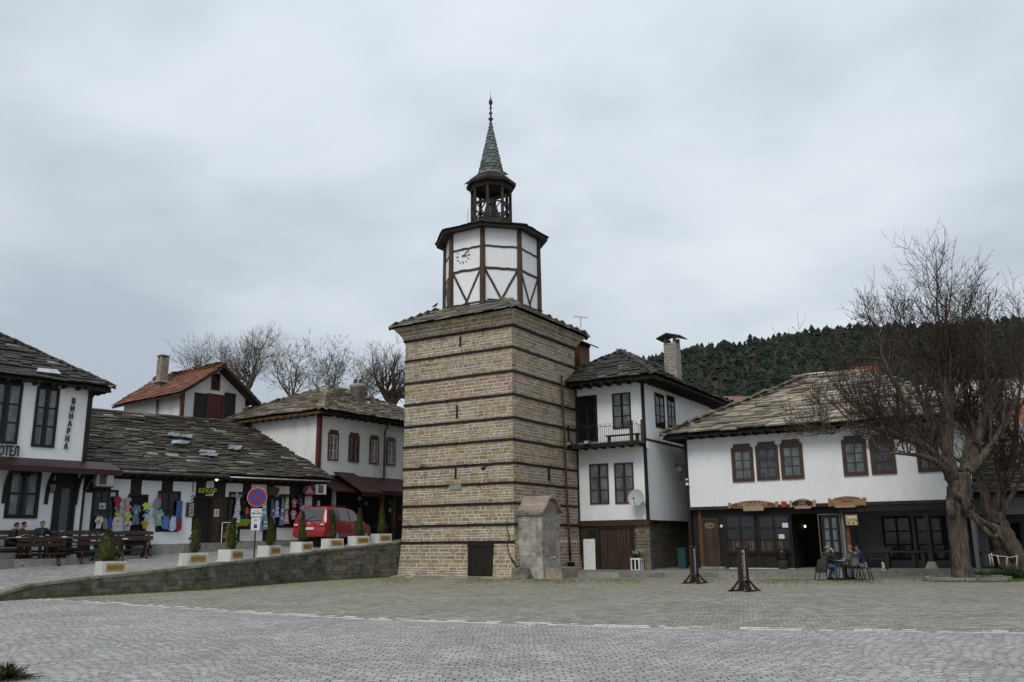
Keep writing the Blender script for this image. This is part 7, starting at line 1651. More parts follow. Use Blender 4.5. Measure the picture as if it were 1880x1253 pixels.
for i in range(6): z_ = r[2]+.08+.15*i; e.hexa([SHOP.pt(r[0]+.16,.112,z_),SHOP.pt(r[1]-.06,.112,z_+.10),SHOP.pt(r[1]-.06,.106,z_+.10),SHOP.pt(r[0]+.16,.106,z_),SHOP.pt(r[0]+.16,.112,z_+.05),SHOP.pt(r[1]-.06,.112,z_+.15),SHOP.pt(r[1]-.06,.106,z_+.15),SHOP.pt(r[0]+.16,.106,z_+.05)])
e.build('stripes', M['iron'], nb_)
for (a,b_,c,d_,w0,lb) in ((181,193,924,935,.065,'white printed notice in the first shop window'),(392,401,935,949,.055,'white notice with a dark symbol on the plank door'),(581,586,920,938,.055,'narrow white notice beside the last shop')):
    r = SHOP.rect(a,b_,c,d_); e = MB(); e.wbox(SHOP, r[0], r[1], w0, w0+.01, r[2], r[3]); o = tag(e.build('notice', cmat((.50,.50,.49)), rz=SHOP.ang), lb, 'notice'); e = MB()
    for i in range(4): z_ = r[3]-.1-(r[3]-r[2]-.15)*i/4; e.wbox(SHOP, r[0]+.06, r[1]-.06-.04*(i%2), w0+.01, w0+.014, z_-.03, z_)
    e.build('printed_lines', cmat((.12,.12,.12)), o)
r = SHOP.rect(569,586,891,909); e = MB(); e.wbox(SHOP, r[0], r[1], .3, .66, r[2], r[3]); ac = tag(e.build('air_conditioner', M['acwhite'], rz=SHOP.ang), 'white air conditioner unit at the right end of the shop row', 'air conditioner', 'air conditioners on the shop row'); e = MB(); e.wbox(SHOP, r[0]+.05, r[0]+(r[1]-r[0])*.68, .66, .67, r[2]+.05, r[3]-.05); e.build('fan_grille', M['grille'], ac)
r = SHOP.rect(546,569,892,912); um, zm = (r[0]+r[1])/2, (r[2]+r[3])/2; e = MB(); e.prism([(um+(r[1]-r[0])/2*math.cos(k*.3927), zm+(r[3]-r[2])/2*math.sin(k*.3927)) for k in range(16)], SHOP, .5, .55); o = tag(e.build('round_sign', cmat((.07,.05,.055)), rz=SHOP.ang), 'dark oval sign with a pink shape left of the end air conditioner', 'sign')
e = MB(); e.prism([(um-.22,zm-.14),(um+.25,zm-.14),(um+.12,zm+.02),(um,zm+.24),(um-.1,zm+.02)], SHOP, .55, .56); e.build('pink_shape', cmat((.38,.18,.20)), o)
r = SHOP.rect(488,511,895,910); e = MB(); e.prism([(r[0],r[2]),(r[1]-.1,r[2]-.03),(r[1],r[3]-.1),(r[1]-.05,r[3]),(r[0]+.05,r[3]+.03)], SHOP, .08, .12); tag(e.build('wooden_board', M['brown_wood'], rz=SHOP.ang), 'blank dark wooden board over the second doorway of the shop row', 'board')
# goods in the shade under the awnings of the white house
rz_ = random.Random(44)
gl = ['dark souvenir hanging under the awning, left group','green toy bag hanging under the right awning','red toy wheel standing under the right awning','white plush toy on the stall under the right awning','pale packet hanging in the awning shade']
for i, (px, py, col, s) in enumerate(((672,925,(.10,.08,.07),.22),(716,922,(.03,.16,.07),.25),(733,950,(.28,.03,.03),.3),(718,937,(.45,.43,.40),.26),(660,915,(.25,.25,.24),.18))):
    W = H3.off(1.0); u_, z_ = W.uz(px, py); e = MB(); c = W.pt(u_,0,z_); e.lathe(c-Vector((0,0,s*.6)), [(s*.15,0),(s*.5,s*.25),(s*.55,s*.8),(s*.3,s*1.1),(.01,s*1.25)], 9); tag(e.build('souvenir', cmat(col)), gl[i], 'souvenir', 'goods under the awnings')
W = H3.off(1.35); 
e = MB(); a, c = W.uz(636,975)[0], W.uz(730,968)[0]; z = street_z(*W.pt(a,0,0).xy); e.wbox(W, a, c, -.5, 0, z+.75, z+.8); 
for x in (a+.1, (a+c)/2, c-.15): e.wbox(W, x, x+.06, -.45, -.05, z-.1, z+.75)
tag(e.build('market_stall', M['dark_wood'], rz=H3.ang), 'dark trestle stall in the shade under the long maroon awning', 'stall')
# sheet of pale metal lying on the hotel roof
def roof_hit(o, px, py):
    dg = bpy.context.evaluated_depsgraph_get(); Mi = o.matrix_world.inverted(); r = Vector(ray(px, py)).normalized(); h = o.ray_cast(Mi@Vector((0,0,EYE)), Mi.to_3x3()@r); return PM[o]@h[1] if h[0] else None
bpy.context.view_layer.update()
rfo_ = [o for o in ht.children if o.name.startswith('slab_roof')][0]
q = [roof_hit(rfo_, x, y) for x, y in ((66,685),(112,690),(104,682),(70,679))]
if all(q):
    u_ = Vector((.02,-.03,.07)); e = MB(); e.hexa([p+u_*.6 for p in q]+[p+u_ for p in q]); tag(e.build('metal_sheet', M['zinc']), 'pale metal sheet lying on the hotel slab roof', 'metal sheet')
# porch furniture of the tavern (in the shade)
for i, (px, lb) in enumerate(((1605,'dark bench with backrest in the tavern porch behind the black and white cat'),(1655,'dark wooden table in the tavern porch right of the bench'),(1722,'dark wooden table in the tavern porch by the tree trunk'))):
    W = TF.off(-1.0); u_ = W.uz(px, 1030)[0]; z = .22; e = MB()
    t = thing('porch_bench' if i == 0 else 'porch_table', lb, 'bench' if i == 0 else 'table', tuple(W.pt(u_,0,z)), TF.ang)
    if i == 0:
        e.wbox(W, -.7+u_, .7+u_, -.25, .2, z+.42, z+.47); e.build('seat', M['bench_wood'], t); e = MB(); e.wbox(W, -.75+u_, .75+u_, -.34, -.28, z+.72, z+.95); e.build('backrest', M['bench_wood'], t)
        for s_ in (-1,1): e = MB(); e.wbox(W, u_+s_*.6-.05, u_+s_*.6+.05, -.33, .18, z, z+.42); e.wbox(W, u_+s_*.6-.05, u_+s_*.6+.05, -.345, -.335, z, z+.9); e.build('leg', M['bench_wood'], t)
    else:
        e.wbox(W, -.75+u_, .75+u_, -.35, .35, z+.72, z+.79); e.build('table_top', M['bench_wood'], t)
        for s_ in (-1,1):
            for q_ in (-1,1): e = MB(); e.wbox(W, u_+s_*.55-.07, u_+s_*.55+.07, q_*.22-.07, q_*.22+.07, z, z+.72); e.build('leg', M['timber'], t)
# ================================================================== TREES
def branch(tk, cr, p, d, L_, r, depth, rnd, P):
    """grow one limb; thick wood goes to tk, twigs to cr"""
    n = P['seg'] if depth < P['twig'] else 3; pts = [p]; rad = [r]; v = d.normalized()
    for i in range(n):
        j = P['jit']*(1 if depth < P['twig'] else .7); v = (v+Vector((rnd.gauss(0,j), rnd.gauss(0,j), rnd.gauss(0,j*.7)+P['up'][min(depth,len(P['up'])-1)]))).normalized()
        pts.append(pts[-1]+v*L_/n); rad.append(r*(1-.62*(i+1)/n) if depth < P['max'] else r*(1-.8*(i+1)/n))
    if depth < P['twig']: tk.tube(pts, rad, 7 if depth < 2 else 5, caps=False)
    else: cr.tube(pts, rad, 3, caps=False, smooth=False)
    if depth >= P['max']:
        if P.get('bud'):
            for q in pts[1:]:
                if rnd.random() < P['bud']:
                    s = rnd.uniform(.5,1)*P['budsize']; e = Vector((rnd.gauss(0,1),rnd.gauss(0,1),rnd.gauss(0,1))).normalized()*s; f = Vector((rnd.gauss(0,1),rnd.gauss(0,1),rnd.gauss(0,1))).normalized()*s*.5
                    P['mb'].add([q-e, q+f, q+e, q-f], [(0,1,2,3)])
        return
    k = P['kids'][min(depth, len(P['kids'])-1)]
    for i in range(k):
        t = rnd.uniform(P['t0'][min(depth,len(P['t0'])-1)], 1.0) if i < k-1 else 1.0; s = min(n-1, int(t*n)); f = t*n-s; q = pts[s].lerp(pts[s+1], f); rr = rad[s]+(rad[s+1]-rad[s])*f
        ax = (pts[s+1]-pts[s]).normalized(); o = ax.orthogonal().normalized(); o.rotate(Matrix.Rotation(rnd.random()*6.283, 3, ax)); an = R(rnd.uniform(*P['ang']))*(1 if i < k-1 else .4)
        nd = ax*math.cos(an)+o*math.sin(an); branch(tk, cr, q, nd, L_*rnd.uniform(*P['len']), max(P['rmin'], rr*rnd.uniform(.55,.8)), depth+1, rnd, P)
def bare_tree(px, pybase, Y, htop, label, seed, spread=.5, limbs=5, tk_m='bark_dark', cr_m='twig', dens=(5,5,4,4), bud=0, lean=(0,0), r0=.22, name='bare_tree', group=None, mx=4, tl=.3, wide=1.0):
    base = at(px, pybase, Y); zt = at(px, htop, Y).z; zb = min(base.z, 3) ; H_ = zt-base.z; rnd = random.Random(seed)
    b0 = Vector((base.x, base.y, 0)); t = thing(name, label, 'tree', tuple(b0), 0, group); tk, cr, bd = MB(), MB(), MB()
    P = dict(seg=5, jit=.16, up=(.05,.07,.08,.06,.05), max=mx, twig=2, kids=dens, t0=(.25,.2,.15), ang=(22,58), len=(.50,.74), rmin=.010, bud=bud, budsize=.09, mb=bd)
    fork = Vector((base.x, base.y, base.z+H_*tl)); tk.tube([b0, b0.lerp(fork,.5)+Vector((.1,0,0)), fork], [r0*1.25, r0*1.05, r0*.9], 9)
    for i in range(limbs):
        a = 6.283*i/limbs+rnd.uniform(-.4,.4); s = spread*rnd.uniform(.5,1.15)*wide
        d = Vector((math.cos(a)*s+lean[0], math.sin(a)*s+lean[1], 1)); branch(tk, cr, fork-Vector((0,0,rnd.uniform(0,H_*.08))), d, H_*(1-tl)*rnd.uniform(.50,.66), r0*rnd.uniform(.45,.7), 0, rnd, P)
    tk.build('trunk', M[tk_m], t); c = cr.build('crown', M[cr_m], t)
    if bd.v: bd.build('buds', M['bud'], c)
    return t
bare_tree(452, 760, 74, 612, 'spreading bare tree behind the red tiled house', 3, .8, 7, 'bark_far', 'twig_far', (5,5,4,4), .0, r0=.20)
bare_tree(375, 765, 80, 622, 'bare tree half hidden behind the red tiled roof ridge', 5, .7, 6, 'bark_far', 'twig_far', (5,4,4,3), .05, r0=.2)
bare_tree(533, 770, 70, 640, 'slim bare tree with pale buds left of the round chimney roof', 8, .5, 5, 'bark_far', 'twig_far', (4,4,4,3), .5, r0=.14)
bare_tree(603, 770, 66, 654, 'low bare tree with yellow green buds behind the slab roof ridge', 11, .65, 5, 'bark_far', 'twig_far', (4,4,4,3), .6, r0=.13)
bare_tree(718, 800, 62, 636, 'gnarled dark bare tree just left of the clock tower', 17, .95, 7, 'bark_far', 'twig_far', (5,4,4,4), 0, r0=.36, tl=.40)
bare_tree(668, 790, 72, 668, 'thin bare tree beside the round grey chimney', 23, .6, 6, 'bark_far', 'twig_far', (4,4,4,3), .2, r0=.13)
# ---- the two old trees at the right
def limb_px(pts, Y0):      # pixel polyline with depth offsets -> world points
    return [at(px, py, Y0+dy) for px, py, dy in pts]
def old_tree(name, label, Y0, trunk, limbs, seed, P, leafy=.0):
    rnd = random.Random(seed); tk, cr, bd = MB(), MB(), MB(); P = dict(P); P['mb'] = bd
    tp_ = limb_px([q[:3] for q in trunk], Y0); b0 = tp_[0].copy(); b0.z = .05
    t = thing(name, label, 'tree', tuple(b0), 0)
    def gn(pts, rad, n=14, amp=.14, sub=5):    # gnarled tube with ridges
        P3 = []; R3 = []
        for i in range(len(pts)-1):
            for s in range(sub): P3.append(pts[i].lerp(pts[i+1], s/sub)); R3.append(rad[i]+(rad[i+1]-rad[i])*s/sub)
        P3.append(pts[-1]); R3.append(rad[-1]); vs = []; fs = []; ph = rnd.random()*6
        for i, p in enumerate(P3):
            a = (P3[min(i+1,len(P3)-1)]-P3[max(i-1,0)]).normalized(); e1 = Vector((1,0,0)); e1 = (e1-a*e1.dot(a)).normalized() if abs(a.x) < .9 else a.orthogonal().normalized(); e2 = a.cross(e1)
            for k in range(n):
                th = 6.283*k/n; lump = 1+(.055 if (k+i//9) % 2 else -.035)*(1 if n > 12 else .5)+amp*math.sin(3*th+ph+i*.25)+amp*.7*math.sin(5*th-i*.35+ph*2)+rnd.uniform(-.05,.05)+.12*math.sin(i*.9+ph)*math.sin(2*th+i)
                vs.append(p+(e1*math.cos(th)+e2*math.sin(th))*R3[i]*lump)
        for i in range(len(P3)-1):
            for k in range(n): fs.append((i*n+k, i*n+(k+1)%n, (i+1)*n+(k+1)%n, (i+1)*n+k))
        fs.append(tuple((len(P3)-1)*n+k for k in range(n))); tk.add(vs, fs, True)
    tp_[0].z = .0; gn(tp_, [q[3] for q in trunk], 34, .10)
    for pts, r0, r1, kids, kl in limbs:
        w_ = limb_px(pts, Y0); m = len(w_); rad = [r0+(r1*.4-r0)*i/(m-1) for i in range(m)]
        for i in range(1, m-1): w_[i] += Vector((rnd.uniform(-.08,.08), rnd.uniform(-.15,.15), rnd.uniform(-.08,.08)))
        gn(w_, rad, 14, .08, 4)
        for j in range(kids):
            s = rnd.uniform(.18, 1)*(m-1); a = min(m-2, int(s)); q = w_[a].lerp(w_[a+1], s-a); ax = (w_[a+1]-w_[a]).normalized(); rr = rad[a]*.45
            d = (ax*rnd.uniform(.3,1.0)+Vector((rnd.gauss(0,.55), rnd.gauss(0,.6), rnd.uniform(.2,1.25)))).normalized(); branch(tk, cr, q, d, kl*rnd.uniform(.55,1.1), max(.028, min(.085, rr)), 1, rnd, P)
    o = tk.build('trunk', M['bark'], t); c = cr.build('crown', M['twig'], t)
    if bd.v: bd.build('dry_leaves', M['twig'], c)
    return t, o, rnd
PT = dict(seg=5, jit=.15, up=(.06,.09,.10,.08,.05), max=4, twig=3, kids=(5,5,4,3), t0=(.2,.15,.1), ang=(22,60), len=(.50,.78), rmin=.009, bud=.22, budsize=.05)
T1, tk1, _ = old_tree('old_tree', 'big gnarled bare tree standing in the stone ring at the right edge of the tavern', 33.6,
   [(1767,1063,0,.44),(1765,1045,0,.34),(1762,1000,0,.29),(1757,950,0,.29),(1759,930,0,.35),(1762,895,0,.37),(1758,868,0,.37)],
   [([(1748,880,0),(1742,820,.2),(1737,760,.4),(1735,700,.3),(1732,630,.6),(1738,545,.5)],.27,.05,20,1.95),
    ([(1750,878,-.1),(1725,848,-.4),(1690,815,-.8),(1645,788,-1.0),(1600,768,-1.2),(1565,745,-1.4)],.24,.05,22,1.6),
    ([(1748,872,-.2),(1718,846,-.8),(1680,834,-1.3),(1635,831,-1.6),(1600,838,-1.7)],.14,.03,10,1.2),
    ([(1690,815,-.8),(1640,800,-1.2),(1585,783,-1.6),(1548,790,-1.9),(1524,800,-2.0)],.12,.02,14,1.25),
    ([(1770,870,0),(1792,815,.2),(1805,750,.3),(1812,690,.4),(1812,620,.3),(1815,545,.2)],.22,.05,17,1.8),
    ([(1768,872,.2),(1782,800,1.2),(1775,720,1.8),(1768,640,2.0),(1768,560,2.0)],.17,.05,15,1.7),
    ([(1755,870,.3),(1715,790,1.0),(1690,730,1.4),(1668,670,1.5),(1650,600,1.5)],.16,.04,15,1.7),
    ([(1780,865,-.2),(1815,830,-.5),(1850,780,-.8),(1875,720,-1.0),(1895,650,-1.0)],.17,.04,13,1.7),
    ([(1700,800,-.6),(1665,745,-.8),(1640,700,-.9),(1622,650,-1.0),(1612,600,-.9)],.10,.03,12,1.25)], 7, PT)
T2, tk2, _ = old_tree('old_tree', 'second gnarled bare tree leaning left over the green plants at the right edge', 35.6,
   [(1868,1050,0,.52),(1858,1020,0,.46),(1842,985,0,.42),(1826,955,0,.36),(1818,935,0,.32)],
   [([(1816,942,0),(1806,905,.1),(1792,870,.3),(1786,820,.5),(1790,760,.6)],.25,.06,8,1.5),
    ([(1822,945,0),(1838,905,-.2),(1850,870,-.3),(1862,810,-.5),(1868,740,-.6),(1880,660,-.6)],.24,.06,14,1.6),
    ([(1832,960,-.3),(1848,925,-.6),(1870,880,-.8),(1895,840,-1.0)],.15,.05,6,2.0)], 19, PT)
# looping burl between the trunks, part of the first tree
e = MB()
def P_(px, py, dy=0): return at(px, py, 33.6+dy)
e.tube([P_(1762,945,-.2),P_(1785,948,-.25),P_(1798,962,-.3),P_(1815,980,-.3),P_(1826,988,-.3),P_(1834,980,-.3),P_(1832,968,-.3),P_(1820,962,-.3)], [.11,.10,.08,.11,.09,.10,.08,.05], 9)
e.tube([P_(1776,938,-.2),P_(1800,955,-.1),P_(1825,972,.2),P_(1845,1000,.6),P_(1862,1030,.8)], [.10,.10,.12,.12,.14], 8)
e.tube([P_(1752,905,-.45),P_(1768,912,-.5),P_(1774,925,-.5),P_(1770,945,-.45)], [.10,.15,.16,.12], 9)
e.tube([P_(1745,920,-.42),P_(1746,940,-.46),P_(1750,952,-.4)], [.14,.17,.10], 9)
e.build('burls', M['bark'], T1)
# stone ring with soil
cg = gnd(1772,1064); cg = Vector((T1.location.x+.25, T1.location.y+.1, 0)); rg = MB(); rr = random.Random(8); n = 22; rx_, ry_ = 1.55, 1.15
for i in range(n):
    a0, a1 = 6.283*i/n+.01, 6.283*(i+1)/n-.01; z = .16+rr.uniform(-.015,.015)
    o = lambda a, k: Vector((cg.x+rx_*k*math.cos(a), cg.y+ry_*k*math.sin(a), 0)); up = Vector((0,0,z))
    q = [o(a0,1.0), o(a1,1.0), o(a1,.88), o(a0,.88)]; rg.hexa(q+[p+up for p in q])
rt = thing('tree_ring', 'low oval stone kerb ring around the gnarled tree', 'kerb ring', tuple(cg)); rg.build('ring_stones', M['kerb'], rt)
e = MB(); vs = [Vector((cg.x, cg.y, .15))]+[Vector((cg.x+rx_*.9*math.cos(6.283*i/n), cg.y+ry_*.9*math.sin(6.283*i/n), .07)) for i in range(n)]; e.add(vs, [(0,1+i,1+(i+1)%n) for i in range(n)]); e.build('earth', mat('earth', (.075,.045,.028), .95, .4, 6, None, .8, 20), rt)
# green bed plants and little white stakes with a rope
e = MB(); rp_ = random.Random(71); bc = Vector((xat(1852,34.6,1050), 34.6, 0))
for _ in range(7500):
    x = bc.x+rp_.uniform(-1.15,2.6); y = bc.y+rp_.uniform(-.2,.9); h = .30+.10*math.sin(x*3)+.06*math.sin(x*7.3+y*5); q = Vector((x, y, rp_.uniform(.02, max(.08,h)))); a = rp_.random()*6.28; l = rp_.uniform(.04,.09); d = Vector((math.cos(a), math.sin(a), rp_.uniform(.1,.9))).normalized()*l; s = Vector((-math.sin(a), math.cos(a), 0))*l*.35; e.add([q, q+d*.5+s, q+d, q+d*.5-s], [(0,1,2,3)])
tag(e.build('ground_cover', M['plant'], origin=tuple(bc)), 'fresh green low leafy plants in the bed right of the stone ring', 'plants', kind='stuff')
for i, (px, py0, py1, ln) in enumerate(((1819,1034,1018,-3),(1824,1036,1016,-4),(1835,1034,1019,-4),(1848,1036,1022,1),(1867,1037,1020,0))):
    a = at(px, py0+4, 33.3); b_ = at(px+ln, py1, 33.3); e = MB(); e.tube([a, b_], [.03,.025], 6); tag(e.build('stake', cmat((.36,.33,.26))), ['short pale stake leaning at the left end of the roped row','second short pale stake of the roped row, nearly touching the first','middle short pale stake of the roped row','fourth short pale stake, below the leaning trunk','short pale upright stake at the right end of the roped row'][i], 'stake', 'pale stakes at the foot of the leaning tree')
e = MB(); e.tube([at(1817,1018,33.25), at(1830,1021,33.2), at(1844,1022,33.2), at(1855,1024,33.2), at(1866,1021,33.25)], .014, 5); tag(e.build('rope', cmat((.45,.44,.41))), 'thin white rope sagging between the pale stakes', 'rope')
# ---- dark evergreen bush at the lower left corner
rb2 = random.Random(6); c = gnd(10, 1248); c = Vector((c.x+.06, c.y-.12, 0)); t = thing('evergreen_bush', 'dark green leafy bush cut by the lower left corner of the picture', 'bush', tuple(c)); e = MB(); tw_m = MB()
for _ in range(150):
    a = rb2.random()*6.283; el = rb2.uniform(.1,1.5); d = Vector((math.cos(a)*math.cos(el), math.sin(a)*math.cos(el), math.sin(el))); l = rb2.uniform(.16,.40); tip = c+Vector((d.x*l*1.15, d.y*l, d.z*l*.55+.0)); base = c+d*.05
    tw_m.tube([base, base.lerp(tip,.6)+Vector((0,0,.01)), tip], [.006,.004,.002], 3)
    for k in range(34):
        f = rb2.uniform(.35,1.05); q = base.lerp(tip, f); aa = rb2.random()*6.28; dd = (d*.6+Vector((math.cos(aa), math.sin(aa), rb2.uniform(-.2,.9)))).normalized()*rb2.uniform(.014,.030); s = dd.cross(Vector((rb2.random(),rb2.random(),rb2.random()))).normalized()*.0055; e.add([q, q+dd*.5+s, q+dd, q+dd*.5-s], [(0,1,2,3)])
tw_m.build('twigs', M['twig'], t); e.build('foliage', islandmat('bush_leaf', [(0,(.015,.028,.010)),(.6,(.03,.05,.014)),(.92,(.05,.072,.02)),(1,(.22,.21,.08))], .55, .2, 9, 0), t)
# ================================================================== PEOPLE AND THE CAT
def skin_mesh(name, chains, m, parent, Mx, sub=1, smooth=True):
    """chains: lists of (point, radius[, radius2]); equal points are welded; first point of the first chain is the root"""
    vs, rs, es, idx = [], [], [], {}
    for ch in chains:
        prev = None
        for q in ch:
            p = Vector(q[0]); k = tuple(round(c, 4) for c in p)
            if k not in idx: idx[k] = len(vs); vs.append(p); rs.append((q[1], q[2] if len(q) > 2 else q[1]))
            i = idx[k]
            if prev is not None and i != prev: es.append((prev, i))
            prev = i
    me = bpy.data.meshes.new(name); me.from_pydata([tuple(v) for v in vs], es, []); ob = bpy.data.objects.new(name, me); COL.objects.link(ob)
    ob.modifiers.new('s', 'SKIN'); sv = me.skin_vertices[0].data
    for i, r in enumerate(rs): sv[i].radius = r; sv[i].use_root = (i == 0)
    if sub: md = ob.modifiers.new('u', 'SUBSURF'); md.levels = sub; md.render_levels = sub
    dg = bpy.context.evaluated_depsgraph_get(); dg.update(); ev = ob.evaluated_get(dg).to_mesh()
    mb = MB(); mb.add([Mx@v.co for v in ev.vertices], [tuple(p.vertices) for p in ev.polygons], smooth)
    ob.evaluated_get(dg).to_mesh_clear(); bpy.data.objects.remove(ob); bpy.data.meshes.remove(me)
    return mb.build(name, m, parent)
def hand(base, d, palm_n, s=1.0, curl=.6):
    d = Vector(d).normalized(); n = Vector(palm_n).normalized(); n = (n-d*n.dot(d)).normalized(); side = d.cross(n); b = Vector(base)
    ch = [[(b,.026*s,.020*s),(b+d*.045*s,.034*s,.016*s),(b+d*.085*s,.036*s,.014*s)]]
    for i, (o, l) in enumerate(((-.027,.062),(-.009,.075),(.010,.070),(.028,.055))):
        r0 = b+d*.085*s; p1 = b+d*.092*s+side*o*s; ch.append([(r0,.036*s,.014*s),(p1,.0085*s),(p1+(d*math.cos(curl*.6)+n*math.sin(curl*.6))*l*.5*s,.0082*s),(p1+(d*math.cos(curl*.6)+n*math.sin(curl*.6))*l*.5*s+(d*math.cos(curl*1.5)+n*math.sin(curl*1.5))*l*.5*s,.007*s)])
    q = b+d*.045*s; ch.append([(q,.034*s,.016*s),(b+d*.06*s-side*.040*s+n*.01*s,.0105*s),(b+d*.095*s-side*.048*s+n*.022*s,.009*s)])
    return ch
def elbow(s, h, l1, l2, hint):
    s, h = Vector(s), Vector(h); v = h-s; d = min(v.length, (l1+l2)*.995); v.normalize(); a = (l1*l1-l2*l2+d*d)/(2*d); k = math.sqrt(max(0, l1*l1-a*a)); q = Vector(hint)-v*Vector(hint).dot(v); return s+v*a+q.normalized()*k
def human(label, loc, yaw, seat=.46, lean=.15, hands=((.35,.15,.75),(.35,-.15,.75)), knees=None, feet=None, top=(.03,.03,.03), legs=(.03,.03,.04), hair='hair', hairlen=0, head_turn=(0,0), female=False, shirt=None, shoes=(.012,.011,.01), palm=((0,0,-1),(0,0,-1)), puff=1.0):
    t = thing('person', label, 'person', tuple(loc), yaw); Mx = MT(loc, yaw); S = .96 if female else 1.0
    pel = Vector((0,0,seat+.10)); up = Vector((math.sin(lean),0,math.cos(lean))); wa = pel+up*.18*S; ch = pel+up*.40*S; sh = pel+up*.50*S; nk = sh+up*.05*S; hd = sh+Vector((.06+head_turn[1]*.05, 0, .19*S)); 
    ht, nod = head_turn; f = Vector((math.cos(ht)*math.cos(nod), math.sin(ht)*math.cos(nod), -math.sin(nod))); sd_ = Vector((-math.sin(ht), math.cos(ht), 0)); hu_ = f.cross(sd_)
    sw = .185*S; SHL, SHR = sh+Vector((0,sw,-.03)), sh+Vector((0,-sw,-.03)); HL, HR_ = Vector(hands[0]), Vector(hands[1])
    EL, ER_ = elbow(SHL, HL, .29*S, .26*S, (-.3,.5,-1)), elbow(SHR, HR_, .29*S, .26*S, (-.3,-.5,-1))
    HL = EL+(HL-EL).normalized()*.26*S; HR_ = ER_+(HR_-ER_).normalized()*.26*S
    kn = knees or ((.43,.12,seat+.05),(.43,-.12,seat+.05)); ft_ = feet or ((.43,.13,.08),(.43,-.13,.08)); hipL, hipR = pel+Vector((.02,.09,-.02)), pel+Vector((.02,-.09,-.02)); KL, KR = Vector(kn[0]), Vector(kn[1]); AL, AR = Vector(ft_[0]), Vector(ft_[1])
    jaw = hd+f*.03-hu_*.05; cr_ = hd+hu_*.075-f*.01
    skin = [[(pel,.13,.11),(wa,.12,.10),(ch,.145,.11),(sh,.10,.08),(nk,.055,.055),(nk.lerp(jaw,.6),.052,.055),(jaw,.060,.070),(hd+f*.005,.072,.088),(cr_,.058,.070)],
            [(jaw,.060,.070),(hd+f*.085-hu_*.012,.013,.016),(hd+f*.108-hu_*.022,.010,.010)],
            [(hd+f*.005,.072,.088),(hd+sd_*.078-hu_*.01,.012,.022)], [(hd+f*.005,.072,.088),(hd-sd_*.078-hu_*.01,.012,.022)],
            [(sh,.10,.08),(SHL,.055),(EL,.042),(HL,.027,.022)], [(sh,.10,.08),(SHR,.055),(ER_,.042),(HR_,.027,.022)],
            [(pel,.13,.11),(hipL,.085),(KL,.056),(KL.lerp(AL,.35),.052),(AL,.035)], [(pel,.13,.11),(hipR,.085),(KR,.056),(KR.lerp(AR,.35),.052),(AR,.035)]]
    skin += [[(HL,.027,.022)]+c for c in hand(HL+(HL-EL).normalized()*.01, HL-EL, palm[0])[:1]]+hand(HL+(HL-EL).normalized()*.01, HL-EL, palm[0])[1:]
    skin += [[(HR_,.027,.022)]+c for c in hand(HR_+(HR_-ER_).normalized()*.01, HR_-ER_, palm[1])[:1]]+hand(HR_+(HR_-ER_).normalized()*.01, HR_-ER_, palm[1])[1:]
    b = skin_mesh('body', skin, M['skin'], t, Mx)
    p = puff; coat = [[(pel-up*.06,.175*p,.15*p),(pel,.165*p,.145*p),(wa,.155*p,.13*p),(ch,.175*p,.135*p),(sh,.125,.10),(nk+up*.015,.082,.078)], [(sh,.12,.095),(SHL,.078*p),(SHL.lerp(EL,.5),.068*p),(EL,.062*p),(HL,.045)], [(sh,.12,.095),(SHR,.078*p),(SHR.lerp(ER_,.5),.068*p),(ER_,.062*p),(HR_,.045)]]
    skin_mesh('jacket', coat, cmat(top), t, Mx)
    tr_ = [[(pel-up*.03,.15,.13),(hipL,.10),(KL,.075),(AL+Vector((0,0,-.005)),.055)], [(pel-up*.03,.15,.13),(hipR,.10),(KR,.075),(AR+Vector((0,0,-.005)),.055)]]
    skin_mesh('trousers', tr_, cmat(legs), t, Mx)
    for A, K in ((AL, KL), (AR, KR)):
        fd = (K-A); fd.z = 0; fd = fd if fd.length > .08 else Vector((1,0,0)); fd = Vector((1,0,0)).lerp(fd.normalized(), .2).normalized()
        skin_mesh('shoe', [[(A-fd*.06+Vector((0,0,-.030)),.045,.048),(A+fd*.06+Vector((0,0,-.034)),.052,.045),(A+fd*.20+Vector((0,0,-.045)),.045,.032)]], cmat(shoes), t, Mx)
    hm = MB(); n, m_ = 14, 8; vs = []; fs = []
    for i in range(m_+1):
        for k in range(n):
            a = 6.283*k/n; ph = .02+(1.75 if math.cos(a) < -.1 else (1.0+.45*abs(math.sin(a)) if math.cos(a) < .6 else .92))*i/m_; rr = Vector((math.sin(ph)*math.cos(a)*.106, math.sin(ph)*math.sin(a)*.090, math.cos(ph)*.108)); q = hd+f*(rr.x-.008)+sd_*rr.y+hu_*(rr.z+.018)
            if hairlen and math.cos(a) < .2 and i >= m_-1: q = q-Vector((0,0,hairlen))+(-f)*.01
            vs.append(Mx@q)
    for i in range(m_):
        for k in range(n): fs.append((i*n+k, (i+1)*n+k, (i+1)*n+(k+1)%n, i*n+(k+1)%n))
    hm.add(vs, fs, True); hm.build('hair', M[hair], t)
    em = MB()
    for s_ in (-1,1): em.lathe(Mx@(hd+f*.084+sd_*s_*.030+hu_*.008)-Vector((0,0,.006)), [(.002,0),(.008,.006),(.002,.012)], 8)
    em.build('eyes', M['iron'], t); mo = MB(); a = Mx@(hd+f*.082+sd_*.022-hu_*.055); c = Mx@(hd+f*.082-sd_*.022-hu_*.055); mo.beam(a, c, .012, .008); mo.build('mouth', cmat((.20,.07,.06)), t)
    if shirt: skin_mesh('shirt_front', [[(ch+Vector((.07,0,-.14)),.055,.07),(ch+Vector((.085,0,.02)),.05,.06),(nk+Vector((.035,0,-.01)),.04,.05)]], cmat(shirt), t, Mx)
    return t, Mx, dict(HL=HL, HR=HR_, hd=hd, f=f)
